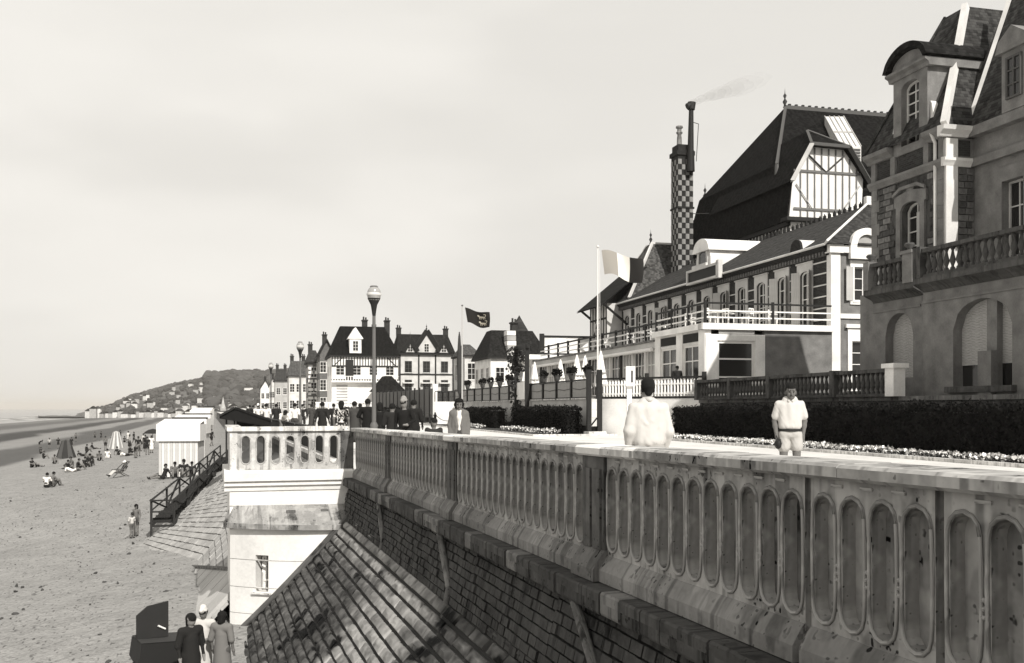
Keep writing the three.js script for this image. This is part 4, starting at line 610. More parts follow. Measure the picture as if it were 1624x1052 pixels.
// ---------------------------------------------------------------- the villa on the right
{
  const t = street('stone_villa', 'stone seaside villa with steep slate roof, dormer and balustraded balcony', 'house');
  const X = 23.6, D0 = 30.7, D1 = 35.0, S = sea(t, X), C = cam(t, D0), stM = [0.07, 0.1, 0.14, 0.18].map((v) => mat(v, { map: T.mottle, bump: T.rough, bs: 0.015 })), trim = mat(0.18, { map: T.mottle }), trimPale = mat(0.6, { map: T.plaster });  // trim carries the seaward shade in its tone, trimPale the sunlit side
  const wd = 32.6, ww = 1.15, w0 = 5.95, w1 = 9.15;
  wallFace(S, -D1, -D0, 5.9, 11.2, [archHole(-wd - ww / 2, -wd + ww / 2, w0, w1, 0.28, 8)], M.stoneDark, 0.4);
  // coursed rubble blocks, each one set proud of the wall
  const sg = [0, 1, 2].map((k) => { const q = g(), c = (i, j, up) => [(i - 0.5) * (up ? 0.95 : 1), (j - 0.5) * (up ? 0.92 : 1), up ? 0.05 + 0.03 * hash(i + 3 * k, j, 4) : 0]; for (const [a, b] of [[[0, 0], [1, 0]], [[1, 0], [1, 1]], [[1, 1], [0, 1]], [[0, 1], [0, 0]]]) { q.quad(c(...a, 0), c(...b, 0), c(...b, 1), c(...a, 1)); q.tri(c(...a, 1), c(...b, 1), [0.1 * (k - 1), 0, 0.075]); } return q.geo(); });
  const placeStone = (F, u, v, w, h, i) => { const m = F.part('stone', sg[i % 3], stM[Math.floor(hash(Math.round(u * 37), Math.round(v * 41), 8) * 4)]); m.position.add(V(u, v, 0).applyAxisAngle(V(0, 1, 0), m.rotation.y)); m.scale.set(w - 0.02, h - 0.02, 1); };
  let si = 0; for (let v = 5.98, r = 0; v < 9.95; v += 0.235, r++) for (let u = -D1 + 0.38; u < -D0 - 0.45;) { const L = Math.min(0.28 + 0.24 * hash(r, si, 3), -D0 - 0.42 - u); if (L > 0.12 && !(u + L > -wd - ww / 2 - 0.36 && u < -wd + ww / 2 + 0.36 && v < w1 + 0.65)) placeStone(S, u + L / 2, v + 0.12, L, 0.235, si); u += L; si++; }
  const sur = g().ext([[-wd - ww / 2 - 0.26, w0], [-wd + ww / 2 + 0.26, w0], [-wd + ww / 2 + 0.26, w1 - 0.1], [-wd + ww / 2 + 0.36, w1 - 0.1], [-wd + ww / 2 + 0.36, w1 + 0.3], [-wd + 0.2, w1 + 0.42], [-wd + 0.2, w1 + 0.6], [-wd - 0.2, w1 + 0.6], [-wd - 0.2, w1 + 0.42], [-wd - ww / 2 - 0.36, w1 + 0.3], [-wd - ww / 2 - 0.36, w1 - 0.1], [-wd - ww / 2 - 0.26, w1 - 0.1]], 0.003, 0.1, [archHole(-wd - ww / 2, -wd + ww / 2, w0 + 0.002, w1, 0.28, 8)]).ext([[-wd - 0.95, w1 + 0.3], [-wd - 0.5, w1 + 0.5], [-wd + 0.5, w1 + 0.5], [-wd + 0.95, w1 + 0.3], [-wd + 0.95, w1 + 0.42], [-wd + 0.5, w1 + 0.62], [-wd - 0.5, w1 + 0.62], [-wd - 0.95, w1 + 0.42]], 0.102, 0.18); S.part('window_surround', sur, trim);
  windowAt(S, -wd, w0, ww, w1 - w0, { rise: 0.28, ny: 6, nx: 2, back: 0.3, frame: M.cream }); { const q = g().box(0, 0.46, 0, 2.8, 0, 0.04); for (let y = 1.2; y < 2.7; y += 0.11) q.box(0.06, 0.4, y, y + 0.07, 0.04, 0.055); const m = S.part('shutter', q, M.shutter); m.position.add(V(-wd + 0.06, w0, -0.2).applyAxisAngle(V(0, 1, 0), m.rotation.y)); }
  for (const [a, b] of [[-D1, -D1 + 0.36], [-D0 - 0.4, -D0]]) for (let k = 0; k < 9; k++) S.part('quoin', g().box(a === -D1 ? a : a - (k % 2) * 0.14, b + (a === -D1 ? (k % 2) * 0.14 : 0), 5.95 + k * 0.455, 6.395 + k * 0.455, 0.003, 0.09), trim);
  // frieze: string course, brick panels between little piers, cornice
  S.part('string_course', profile(g(), [[0, 10.02], [0.1, 10.02], [0.16, 10.12], [0.22, 10.2], [0.22, 10.3], [0, 10.34]], -D1 - 0.1, -D0), trim);
  for (const [a, b] of [[33.9, 34.7], [31.85, 33.35], [30.95, 31.45]]) S.part('brick_panel', g().box(-b, -a, 10.4, 10.98, 0.003, 0.02), M.brick); for (const d of [30.82, 31.65, 33.62, 34.85]) S.part('frieze_pier', g().box(-d - 0.16, -d + 0.12, 10.35, 11.05, 0.003, 0.1), trim);
  S.part('cornice', profile(g(), [[0, 11.05], [0.14, 11.05], [0.2, 11.15], [0.34, 11.25], [0.38, 11.4], [0, 11.42]], -D1 - 0.2, -33.62), trim); S.part('cornice', profile(g(), [[0, 11.05], [0.14, 11.05], [0.2, 11.15], [0.34, 11.25], [0.38, 11.4], [0, 11.42]], -31.6, -D0 + 0.0), trim);
  // sunlit return wall; its trim is coloured paler for the sunlight
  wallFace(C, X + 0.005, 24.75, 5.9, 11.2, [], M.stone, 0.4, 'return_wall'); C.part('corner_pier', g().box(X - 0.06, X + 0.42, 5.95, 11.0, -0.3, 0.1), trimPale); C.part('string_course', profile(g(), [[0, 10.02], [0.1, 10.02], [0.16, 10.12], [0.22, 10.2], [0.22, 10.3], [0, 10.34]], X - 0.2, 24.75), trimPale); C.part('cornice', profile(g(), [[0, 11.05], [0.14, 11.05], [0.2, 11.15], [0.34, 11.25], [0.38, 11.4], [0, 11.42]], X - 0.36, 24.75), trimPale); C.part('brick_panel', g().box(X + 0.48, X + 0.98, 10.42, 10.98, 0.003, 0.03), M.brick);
  for (let v = 5.98, r = 0; v < 9.95; v += 0.235, r++) for (let u = X + 0.44; u < 24.7;) { const L = Math.min(0.26 + 0.2 * hash(r, si, 3), 24.72 - u); if (L > 0.1) placeStone(C, u + L / 2, v + 0.12, L, 0.235, si); u += L; si++; }
  // second block, nearer the camera and set back from the sea
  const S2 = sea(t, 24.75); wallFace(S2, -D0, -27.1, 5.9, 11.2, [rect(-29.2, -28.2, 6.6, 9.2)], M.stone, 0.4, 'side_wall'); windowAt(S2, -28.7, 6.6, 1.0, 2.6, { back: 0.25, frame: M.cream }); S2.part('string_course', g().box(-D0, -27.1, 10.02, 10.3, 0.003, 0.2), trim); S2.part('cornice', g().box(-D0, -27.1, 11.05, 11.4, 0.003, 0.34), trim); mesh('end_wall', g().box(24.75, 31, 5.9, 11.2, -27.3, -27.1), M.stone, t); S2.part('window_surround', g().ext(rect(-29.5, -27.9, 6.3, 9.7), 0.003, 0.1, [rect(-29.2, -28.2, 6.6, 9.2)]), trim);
  // roofs
  const lo = [X - 0.25, 31, D0 - 0.25, D1 + 0.25, 11.42], hi = [26.05, 30, 32.75, 33.9, 16.7], FR = frustum(g(), lo, hi); for (const [k, m] of [['near', M.slateMid], ['left', M.slateMid], ['far', M.slateMid], ['right', M.slateMid], ['top', M.slateMid]]) { const w = g(); frustum(w, lo, hi)[k](); mesh('roof_slope', w, m, t); }
  mesh('hip_flashing', g().bar(FR.B[0], FR.U[0], 0.3, 0.2), M.lead, t); mesh('hip_flashing', g().bar(FR.B[3], FR.U[3], 0.14, 0.1), M.slateMid, t);
  const lo2 = [24.45, 31, 26.8, D0 + 0.6, 11.42], hi2 = [26.9, 30, 28.6, D0 + 0.5, 17]; for (const [k, m] of [['near', M.slateMid], ['left', M.slateMid]]) { const w = g(); frustum(w, lo2, hi2)[k](); mesh('roof_slope', w, m, t); } mesh('valley_flashing', g().bar([24.5, 11.4, -D0 - 0.0], [26.9, 17, -D0 - 0.45], 0.16), M.lead, t);
  { const d = sea(t, 24.4), u = -28.3; d.part('dormer', g().box(u - 0.6, u + 0.6, 11.42, 13.4, -2, 0), M.stone); d.part('dormer_pediment', g().ext([[u - 0.75, 13.4], [u + 0.75, 13.4], [u + 0.6, 13.8], [u, 14.2], [u - 0.6, 13.8]], -2, 0.15), trim); windowAt(d, u, 11.8, 0.7, 1.4, { back: -0.02, frame: M.timberMid }); }
  // stone dormer with a segmental pediment, rising straight from the front wall
  const dc = -32.6, DX = sea(t, X - 0.02); { const jw = 1.0, arch = archHole(dc - 0.52, dc + 0.52, 11.3, 13.65, 0.2, 6);
    const dm = DX.part('dormer', g().ext(rect(dc - jw, dc + jw, 11.0, 13.85), -0.35, 0.06, [arch]), trim); mesh('dormer_cheek', g().box(dc + jw - 0.2, dc + jw, 11.4, 13.85, -2.4, -0.352), M.stone, dm); mesh('dormer_cheek', g().box(dc - jw, dc - jw + 0.2, 11.4, 13.85, -2.4, -0.352), M.stone, dm);
    windowAt(DX, dc, 11.3, 1.04, 2.35, { rise: 0.2, ny: 6, back: 0.24, frame: M.cream });
    const seg = (r, y, o) => { const pts = []; for (let i = 0; i <= 14; i++) { const f = i / 14 * 2 - 1; pts.push([dc + f * r, y + o * Math.sqrt(1 - 0.96 * f * f)]); } return pts; };
    DX.part('dormer_entablature', profile(g(), [[-2.3, 13.85], [0.12, 13.85], [0.16, 13.98], [0.3, 14.05], [0.3, 14.14], [-2.3, 14.14]], dc - 1.2, dc + 1.2), trim); DX.part('dormer_pediment', g().ext([[dc - 1.15, 14.142], [dc + 1.15, 14.142], ...seg(1.15, 14.0, 0.72).reverse()], -2.3, 0.1), M.stone); DX.part('pediment_moulding', g().ext([...seg(1.32, 14.02, 0.98).reverse(), ...seg(1.1, 14.02, 0.75)], -2.3, 0.34), M.slate);
    DX.part('dormer_scroll', g().ext([[dc + 1.02, 11.42], [dc + 1.5, 11.42], [dc + 1.22, 11.8], [dc + 1.1, 12.5], [dc + 1.02, 12.6]], -0.3, -0.05), trimPale); DX.part('dormer_scroll', g().ext([[dc - 1.5, 11.42], [dc - 1.02, 11.42], [dc - 1.02, 12.6], [dc - 1.1, 12.4], [dc - 1.25, 11.8]], -0.3, -0.05), trimPale); }
  mesh('downpipe', g().cyl([X - 0.3, 11.3, -D0 - 0.42], [X - 0.1, 10.9, -D0 - 0.42], 0.06).cyl([X - 0.12, 10.9, -D0 - 0.42], [X - 0.12, 6.0, -D0 - 0.42], 0.06), trimPale, t);
  // ground floor: left bay, round shaft, right bay, each with a blind of woven slats in an arched opening
  const g0 = 23.0, SL = sea(t, g0), gm = mat(0.17, { map: T.mottle, bump: T.rough, bs: 0.004 });
  wallFace(SL, -34.15, -D0 - 0.55, 0, 5.5, [archHole(-33.35, -31.7, 2.6, 5.0, 0.8, 12)], gm, 0.45, 'ground_wall'); SL.part('blind', g().ext(archHole(-33.35, -31.7, 2.6, 5.0, 0.8, 12), -0.4, -0.34), M.curtain); mesh('bay_return', g().box(g0, 31, 0, 5.5, -D0 - 0.55, -D0 - 0.4), gm, t); mesh('bay_return', g().box(g0 + 0.01, 31, 0, 5.9, -35, -34.16), gm, t);
  mesh('round_shaft', g().cyl([g0 + 0.35, 0, -D0 - 0.35], [g0 + 0.35, 5.5, -D0 - 0.35], 0.38, 0.4, 16), gm, t);
  const g1 = 22.5, SR = sea(t, g1); wallFace(SR, -D0 + 0.25, -18, 0, 5.5, [archHole(-28.9, -26.2, 2.2, 5.0, 0.9, 12), archHole(-24.4, -21.8, 2.2, 5.0, 0.9, 12)], gm, 0.5, 'ground_wall'); mesh('bay_return', g().box(g1 + 0.01, 31, 0, 5.5, -D0 + 0.25, -D0 + 0.4), gm, t);
  for (const [a, b] of [[-28.9, -26.2], [-24.4, -21.8]]) { SR.part('blind', g().ext(archHole(a, b, 2.9, 5.0, 0.9, 12), -0.4, -0.34), M.curtain); SR.part('pane', g().box(a, b, 2.2, 2.9, -0.42, -0.38), M.glass); SR.part('sill', g().box(a - 0.2, b + 0.2, 2.0, 2.198, -0.1, 0.2), M.stoneDark); SR.part('mullion', g().box((a + b) / 2 + 0.1, (a + b) / 2 + 0.55, 2.2, 4.96, -0.33, -0.12), gm); SR.part('mullion_base', g().box((a + b) / 2 + 0.02, (a + b) / 2 + 0.62, 1.6, 3.3, -0.1, 0.16), gm); }
  // balcony slab, mouldings and balustrades
  SL.part('band_course', g().box(-34.15, -D0 - 0.55, 5.12, 5.2, 0.003, 0.04), gm); SR.part('band_course', g().box(-D0 + 0.25, -18, 5.12, 5.2, 0.003, 0.04), gm);
  SL.part('balcony_slab', profile(g(), [[-0.6, 5.5], [0.05, 5.5], [0.2, 5.62], [0.5, 5.75], [0.5, 5.95], [-0.6, 5.95]], -34.0, -D0 - 0.3), M.stoneDark); SR.part('balcony_slab', profile(g(), [[-2.2, 5.5], [0.05, 5.5], [0.2, 5.62], [0.45, 5.75], [0.45, 5.95], [-2.2, 5.95]], -D0 + 0.28, -18), M.stoneDark);
  const BL = sea(t, 22.68), BR = sea(t, 22.25); balustrade(BL, -33.6, -31.6, 5.95, 0.98, M.stoneDark, 7); BL.part('pedestal', g().box(-31.55, -D0 - 0.3, 5.95, 6.98, -0.24, 0.24).box(-31.62, -D0 - 0.26, 6.98, 7.1, -0.3, 0.3), trim); BL.part('pedestal', g().box(-33.95, -33.62, 5.95, 7.02, -0.24, 0.24), trim);
  BL.part('urn', g().at(-33.78, 7.02, 0).lathe([[0.1, 0], [0.06, 0.08], [0.2, 0.22], [0.14, 0.3], [0.001, 0.32]], 10), M.stoneDark); BL.part('urn', g().at(-31.45, 7.1, 0).lathe([[0.1, 0], [0.06, 0.08], [0.2, 0.22], [0.14, 0.3], [0.001, 0.32]], 10), M.stoneDark);
  BR.part('pedestal', g().box(-D0 + 0.3, -D0 + 0.7, 5.95, 7.02, -0.22, 0.22), M.stoneDark); balustrade(BR, -D0 + 0.72, -22, 5.95, 0.98, M.stoneDark, 26);
}
{ // garden wall with a turned balustrade between villa and annexe
  const t = street('garden_balustrade', 'dark stone garden balustrade on a low wall before the glazed annexe', 'balustrade'), S = sea(t, 21.7);
  S.part('wall', g().box(-46.9, -18, 0, 1.75, -0.3, 0), M.stoneDark); for (let d = 18; d < 46.9; d += 1.6) S.part('coping', g().box(-Math.min(46.9, d + 1.6) + 0.01, -d - 0.01, 1.752, 1.9, -0.36, 0.07), M.cementBase);
  const B = sea(t, 21.56), py = 1.9; let first = true; for (const [a, b, n] of [[31.0, 34.2, 11], [34.6, 39.2, 15], [39.6, 42.9, 11], [43.3, 46.5, 10]]) { balustrade(B, -b, -a, py, 0.98, M.stoneDark, n); B.part('pier', g().box(-b - 0.35, -b - 0.05, py, py + 1.02, -0.2, 0.2), M.stoneDark); }
  B.part('pale_pier', g().box(-30.95, -30.45, py, py + 0.98, -0.22, 0.24).box(-31.05, -30.35, py + 0.98, py + 1.14, -0.3, 0.32), M.white);
}
// ---------------------------------------------------------------- casino terrace: wall, fences, gate
{
  const t = street('terrace_wall', 'whitewashed wall holding up the casino terrace', 'wall');
  const p = [[22.2, 47.25], [18.3, 53], [18.3, 150]], q = g(); for (let i = 0; i < 2; i++) { const a = p[i], b = p[i + 1]; const w = g(); w.quad([b[0], 0, -b[1]], [a[0], 0, -a[1]], [a[0], 2.0, -a[1]], [b[0], 2.0, -b[1]]); mesh('wall_face', w, i ? M.cream : M.white, t); }
  mesh('terrace_floor', g().poly([22.4, 2.0, -47.25], [22.4, 2.0, -150], [18.3, 2.0, -150], [18.3, 2.0, -53]).quad([22.2, 2, -47.25], [22.5, 2, -47.25], [22.5, 2, -53], [22.2, 2, -53]), M.paving, t); q.box(18.2, 18.5, 2.001, 2.08, -150, -53); mesh('coping', q, M.cementPale, t);
  mesh('base_course', g().box(18.18, 18.3, 0, 0.5, -150, -53), M.cementDark, t);
}
{
  const t = street('terrace_fence', 'terrace fence of grey canvas panels between dark posts topped with flowerpots', 'fence'), S = sea(t, 18.3);
  for (let k = 0, d = 54.4; d < 146; k++, d += 3.05) {
    S.part('post', g().box(-d - 0.1, -d + 0.1, 2.0, 3.2, -0.08, 0.1), M.blackPaint);
    for (let j = 0; j < 4; j++) S.part('canvas_panel', cached('cvp', () => g().box(0.01, 0.7, 0, 0.92, -0.03, 0)), M.canvasGrey).position.add(V(-d - 2.93 + j * 0.71, 2.14, 0).applyAxisAngle(V(0, 1, 0), -Math.PI / 2));
    S.part('top_rail', g().box(-d - 2.95, -d - 0.1, 3.07, 3.17, -0.05, 0.06), M.blackPaint); S.part('bottom_rail', g().box(-d - 2.95, -d - 0.1, 2.06, 2.14, -0.05, 0.06), M.blackPaint); S.part('chain_valance', g().bar([-d - 2.9, 2.66, 0.02], [-d - 1.5, 2.58, 0.02], 0.03).bar([-d - 1.5, 2.58, 0.02], [-d - 0.1, 2.66, 0.02], 0.03), M.timberMid);
  }
}
{ // white pickets round the near corner of the terrace
  const t = street('picket_fence', 'white picket fence on the near corner of the casino terrace', 'fence'), a = V(18.35, 2.05, -53), b = V(22.1, 2.05, -47.4), n = 34;
  for (let i = 0; i < n; i++) { const p = a.clone().lerp(b, (i + 0.5) / n); mesh('picket', cached('pk', () => g().box(-0.05, 0.05, 0.08, 0.9, -0.012, 0.012).ext([[-0.05, 0.9], [0.05, 0.9], [0, 0.98]], -0.012, 0.012)), M.paint, t).position.copy(p); }
  for (const h of [0.22, 0.72]) mesh('rail', g().bar(a.clone().setY(2.05 + h).toArray(), b.clone().setY(2.05 + h).toArray(), 0.04, 0.09), M.paint, t); for (const f of [0, 0.48, 1]) { const p = a.clone().lerp(b, f); mesh('post', g().box(p.x - 0.09, p.x + 0.09, 0, 3.35, p.z + 0.06, p.z + 0.24), M.blackPaint, t); } for (const y of [3.1, 2.06]) mesh('dark_rail', g().bar(a.clone().setY(y).toArray(), b.clone().setY(y).toArray(), 0.08, 0.1), M.blackPaint, t);
}
{ // gate in the terrace wall and the taller arch farther along
  const t = street('terrace_gate', 'dark gate posts framing a panelled door in the terrace wall', 'gate'), C = cam(t, 52.4);
  C.part('post', g().box(17.55, 17.78, 0, 3.6, -0.1, 0.12), M.blackPaint); C.part('post', g().box(18.15, 18.4, 0, 3.6, -0.1, 0.12), M.blackPaint); C.part('door', g().box(17.8, 18.13, 0.5, 2.0, -0.04, 0), M.cream); for (let k = 0; k < 2; k++) C.part('door_panel', g().box(17.85, 18.08, 1.0 + k * 0.45, 1.36 + k * 0.45, 0.002, 0.02), M.white); C.part('step', g().box(17.5, 18.5, 0, 0.22, -0.4, 0.5), M.cementPale); C.part('brace', g().bar([17.8, 0.55, 0.02], [18.12, 0.95, 0.02], 0.1, 0.03), M.blackPaint);
  const a = street('rose_arch', 'tall dark timber arch with a climbing plant on the terrace fence', 'arch'), S = sea(a, 18.0); for (const d of [66.6, 69.5]) S.part('post', g().box(-d - 0.13, -d + 0.13, 0, 5.9, -0.13, 0.13), M.blackPaint); S.part('beam', g().box(-69.8, -66.3, 5.6, 5.85, -0.1, 0.1), M.blackPaint); S.part('gate_leaf', g().box(-69.3, -66.8, 2.1, 3.3, -0.03, 0.03), M.white);
  const im = new THREE.InstancedMesh(new THREE.PlaneGeometry(0.2, 0.16), M.leafMid, 480), m = new THREE.Matrix4(); for (let i = 0; i < 480; i++) { const f = rnd(), c = f < 0.6 ? V(18 + rr(-0.6, 0.6), 5.0 + rr(-0.9, 0.8), -69.4 + rr(-0.7, 0.6)) : V(18 + rr(-0.35, 0.35), rr(1.5, 5.6), -69.5 + rr(-0.4, 0.4)); m.compose(c, new THREE.Quaternion().setFromEuler(new THREE.Euler(rnd() * 6, rnd() * 6, rnd() * 6)), V(1, 1, 1)); im.setMatrixAt(i, m); } im.name = 'climbing_leaves'; im.userData.kind = 'stuff'; a.add(im);
}
// flowerpots along the fence
{
  const leaf = new THREE.PlaneGeometry(0.13, 0.1); const proto = (k) => {
    const t = street('flowerpot', '', 'flowerpot', 'flowerpots along the terrace fence'); mesh('pot', g().lathe([[0.001, 0], [0.15, 0], [0.22, 0.3], [0.25, 0.32], [0.25, 0.37], [0.2, 0.37]], 10), M.stoneDark, t);
    const N = 150, im = new THREE.InstancedMesh(leaf, M.leaf, N), m = new THREE.Matrix4(); for (let i = 0; i < N; i++) { const v = V(rr(-1, 1), rr(-0.5, 1), rr(-1, 1)).normalize().multiplyScalar(rr(0.12, 0.36)); v.y = v.y * 0.8 + 0.5; m.compose(v, new THREE.Quaternion().setFromEuler(new THREE.Euler(rnd() * 6, rnd() * 6, rnd() * 6)), V(1, 1, 1)); im.setMatrixAt(i, m); } im.name = 'foliage'; im.userData.kind = 'stuff'; t.add(im); return t;
  };
  const p0 = proto(); const names = ['nearest flowerpot on the terrace fence, beside the tall white flagpole', 'second flowerpot along the canvas fence from the white flagpole', 'third flowerpot along the canvas fence from the white flagpole', 'fourth flowerpot along the canvas fence from the white flagpole', 'first flowerpot beyond the climbing-plant arch on the fence', 'second flowerpot beyond the climbing-plant arch on the fence', 'third flowerpot beyond the climbing-plant arch on the fence', 'fourth flowerpot beyond the climbing-plant arch on the fence', 'farthest flowerpot on the terrace fence'];
  [54.4, 57.45, 60.5, 63.55, 72.7, 75.75, 78.8, 81.85, 87.95].forEach((d, i) => { const w = V(18.3, 3.2, -d).applyAxisAngle(V(0, 1, 0), RB); if (!i) { p0.position.copy(w); p0.userData.label = names[0]; } else copy(p0, names[i], w.x, w.y, w.z, i); });
}
// closed white parasols on the terrace
{
  const t = street('parasol', '', 'parasol', 'closed parasols on the casino terrace'); mesh('pole', g().cyl([0, 0, 0], [0, 2.95, 0], 0.03), M.timberMid, t); const fold = []; const n = 14; const c = g(); const prof = [[0.02, 2.95], [0.12, 2.6], [0.24, 1.9], [0.36, 1.25], [0.42, 0.85]]; for (let k = 0; k < prof.length - 1; k++) for (let i = 0; i < n; i++) { const P = (a, j) => { const r = prof[j][0] * (a % 2 ? 0.72 : 1.08), f = a / n * Math.PI * 2; return [Math.cos(f) * r, prof[j][1] - (a % 2 ? 0 : 0.02 * j), Math.sin(f) * r]; }; c.quad(P(i + 1, k), P(i, k), P(i, k + 1), P(i + 1, k + 1)); } mesh('canopy', c, mat(0.72, { map: T.cloth, side: THREE.DoubleSide }), t); mesh('strap', g().cyl([0, 1.55, 0], [0, 1.62, 0], 0.34, 0.33, 12), M.canvasGrey, t); mesh('base', g().cyl([0, 0, 0], [0, 0.12, 0], 0.3, 0.26, 12), M.cementDark, t);
  const at = [[953, 'nearest closed white parasol, right beside the tall flagpole'], [928, 'closed white parasol second from the tall flagpole'], [915, 'closed white parasol third from the tall flagpole'], [889, 'closed white parasol standing alone midway along the terrace'], [848, 'closed white parasol just right of the climbing-plant arch'], [833, 'closed white parasol seen through the climbing-plant arch']];
  at.forEach(([px, l], i) => { const r = rayB(px, 600, { X: 19.9 + (i % 2) * 0.7 }), w = V(r.X, 2.0, -r.d).applyAxisAngle(V(0, 1, 0), RB); if (!i) { t.position.copy(w); t.userData.label = l; } else copy(t, l, w.x, w.y, w.z, i * 0.7); });
}
// white garden chairs and tables on the annexe roof and gallery roof
{
  const ch = street('garden_chair', '', 'chair', 'white chairs on the roof terrace'); const sl = g().box(-0.22, 0.22, 0, 0.03, -0.22, 0.22).geo(); mesh('seat', sl, M.paint, ch).position.y = 0.43; mesh('backrest', g().box(-0.22, 0.22, 0.84, 0.9, -0.24, -0.21).box(-0.22, 0.22, 0.6, 0.66, -0.23, -0.2).box(-0.22, -0.18, 0.46, 0.84, -0.24, -0.21).box(0.18, 0.22, 0.46, 0.84, -0.24, -0.21).box(-0.02, 0.02, 0.46, 0.84, -0.235, -0.21), M.paint, ch); for (const [x, z] of [[-0.2, -0.2], [0.2, -0.2], [-0.2, 0.2], [0.2, 0.2]]) mesh('leg', g().box(x - 0.02, x + 0.02, 0, 0.43, z - 0.02, z + 0.02), M.paint, ch); mesh('armrest', g().box(-0.25, -0.2, 0.64, 0.67, -0.22, 0.2).box(0.2, 0.25, 0.64, 0.67, -0.22, 0.2), M.paint, ch);
  const tb = street('garden_table', '', 'table', 'white tables on the roof terrace'); mesh('top', g().cyl([0, 0.7, 0], [0, 0.74, 0], 0.4, 0.4, 16), M.paint, tb); mesh('leg', g().cyl([0, 0, 0], [0, 0.7, 0], 0.04), M.paint, tb); mesh('foot', g().box(-0.25, 0.25, 0, 0.04, -0.04, 0.04).box(-0.04, 0.04, 0, 0.045, -0.25, 0.25), M.paint, tb);
  const L = (x, y, d) => V(x, y, -d).applyAxisAngle(V(0, 1, 0), RB); let fc = true, ft = true;
  const C = [[22.9, 5.82, 48.3, 0.4, 'at the outer corner of the annexe roof'], [24.1, 5.82, 48.6, 1.9, 'second from the outer corner on the annexe roof'], [25.0, 5.82, 48.2, 3.6, 'midway along the annexe roof rail'], [26.6, 5.82, 48.4, 0.9, 'on the annexe roof nearest the brick wall'], [23.3, 5.82, 51.6, 2.2, 'farther back on the annexe roof by the seaward rail'], [23.4, 5.42, 57, 1.0, 'first on the gallery roof past the annexe'], [23.4, 5.42, 61, 2.6, 'midway along the gallery roof'], [23.5, 5.42, 66, 0.3, 'at the far end of the gallery roof']];
  for (const [x, y, d, r, l] of C) { const w = L(x, y, d); if (fc) { ch.position.copy(w); ch.rotation.y = r; ch.userData.label = 'white slatted garden chair ' + l; fc = false; } else copy(ch, 'white slatted garden chair ' + l, w.x, w.y, w.z, r); }
  for (const [x, y, d, l] of [[23.5, 5.82, 48.6, 'near the outer corner of the annexe roof'], [25.8, 5.82, 48.4, 'on the annexe roof nearer the brick wall'], [23.4, 5.42, 58.6, 'on the gallery roof']]) { const w = L(x, y, d); if (ft) { tb.position.copy(w); tb.userData.label = 'round white table ' + l; ft = false; } else copy(tb, 'round white table ' + l, w.x, w.y, w.z); }
}
// ---------------------------------------------------------------- hedges and flower borders
function leaves(n, f, m, w = 0.07, h = 0.05) { const im = new THREE.InstancedMesh(new THREE.PlaneGeometry(w, h), m, n), M4 = new THREE.Matrix4(), q = new THREE.Quaternion(), E = new THREE.Euler(), c = new THREE.Color(); for (let i = 0; i < n; i++) { const p = f(i), s = rr(0.7, 1.4); M4.compose(p, q.setFromEuler(E.set(rr(-1.4, 1.4), rnd() * 6.3, rr(-1.4, 1.4))), V(s, s, s)); im.setMatrixAt(i, M4); const v = rr(0.5, 1.5) ** 1.3; im.setColorAt(i, c.setRGB(v, v, v)); } im.userData.kind = 'stuff'; im.castShadow = true; im.receiveShadow = true; return im; }
function hedge(label, x0, x1, d0, d1, h, n) {
  const t = street('clipped_hedge', label, 'hedge'); mesh('inner_foliage', g().box(x0 + 0.14, x1 - 0.14, 0, h - 0.16, -d1 + 0.14, -d0 - 0.14), M.leaf, t);
  const bump = (a, b) => 0.34 * (fbm(a * 1.3, b * 1.3, 0, 3, 31) - 0.5) + 0.03, area = [(d1 - d0) * h, (d1 - d0) * (x1 - x0), (x1 - x0) * h]; const tot = area[0] + area[1] + 2 * area[2];
  const im = leaves(n, () => { const k = rnd() * tot, a = rr(d0, d1), e = rnd() < 0.06 ? rr(0, 0.14) : rr(-0.12, 0.03); if (k < area[0]) { const y = rr(0.02, h); return V(x0 - e + bump(a, y) + 0.1 * Math.max(0, y - h + 0.15), y, -a); } if (k < area[0] + area[1]) { const x = rr(x0, x1); return V(x, h + e + bump(a, x), -a); } const y = rr(0, h), x = rr(x0, x1); return k < area[0] + area[1] + area[2] ? V(x, y, -d0 + e + bump(x, y)) : V(x, y, -d1 - e); }, M.leaf); im.name = 'foliage'; t.add(im);
}
hedge('long dark clipped hedge in front of the villa garden wall', 19.6, 20.9, 9, 45.6, 1.5, 52000);
hedge('dark clipped hedge below the terrace fence, between gate and arch', 16.7, 17.7, 53.6, 66, 1.5, 15000);
hedge('far dark clipped hedge below the terrace fence past the arch', 16.7, 17.7, 71, 86, 1.45, 9000);
for (const [n, l, x0, x1, d0, d1, h] of [[6500, 'white flower border running along the foot of the villa hedge', 18.75, 19.5, 12, 45.5, 0.26], [900, 'ragged white flower border below the terrace hedge', 15.9, 16.6, 54, 66, 0.3], [500, 'far white flower patch before the second terrace hedge', 15.7, 16.4, 72, 80, 0.3]]) {
  const t = street('flower_border', l, 'flowers'); const w = leaves(n, () => { const d = rr(d0, d1), k = fbm(d * 1.4, 1.5, 0, 2, 5); return V(rr(x0, x1), rr(0.08, h) * (0.55 + 0.9 * k), -d); }, M.petal, 0.07, 0.05); w.name = 'petals'; const gr = leaves(n, () => V(rr(x0, x1), rr(0.03, h * 0.7), -rr(d0, d1)), M.leafMid, 0.1, 0.04); gr.name = 'foliage'; t.add(w, gr);
}
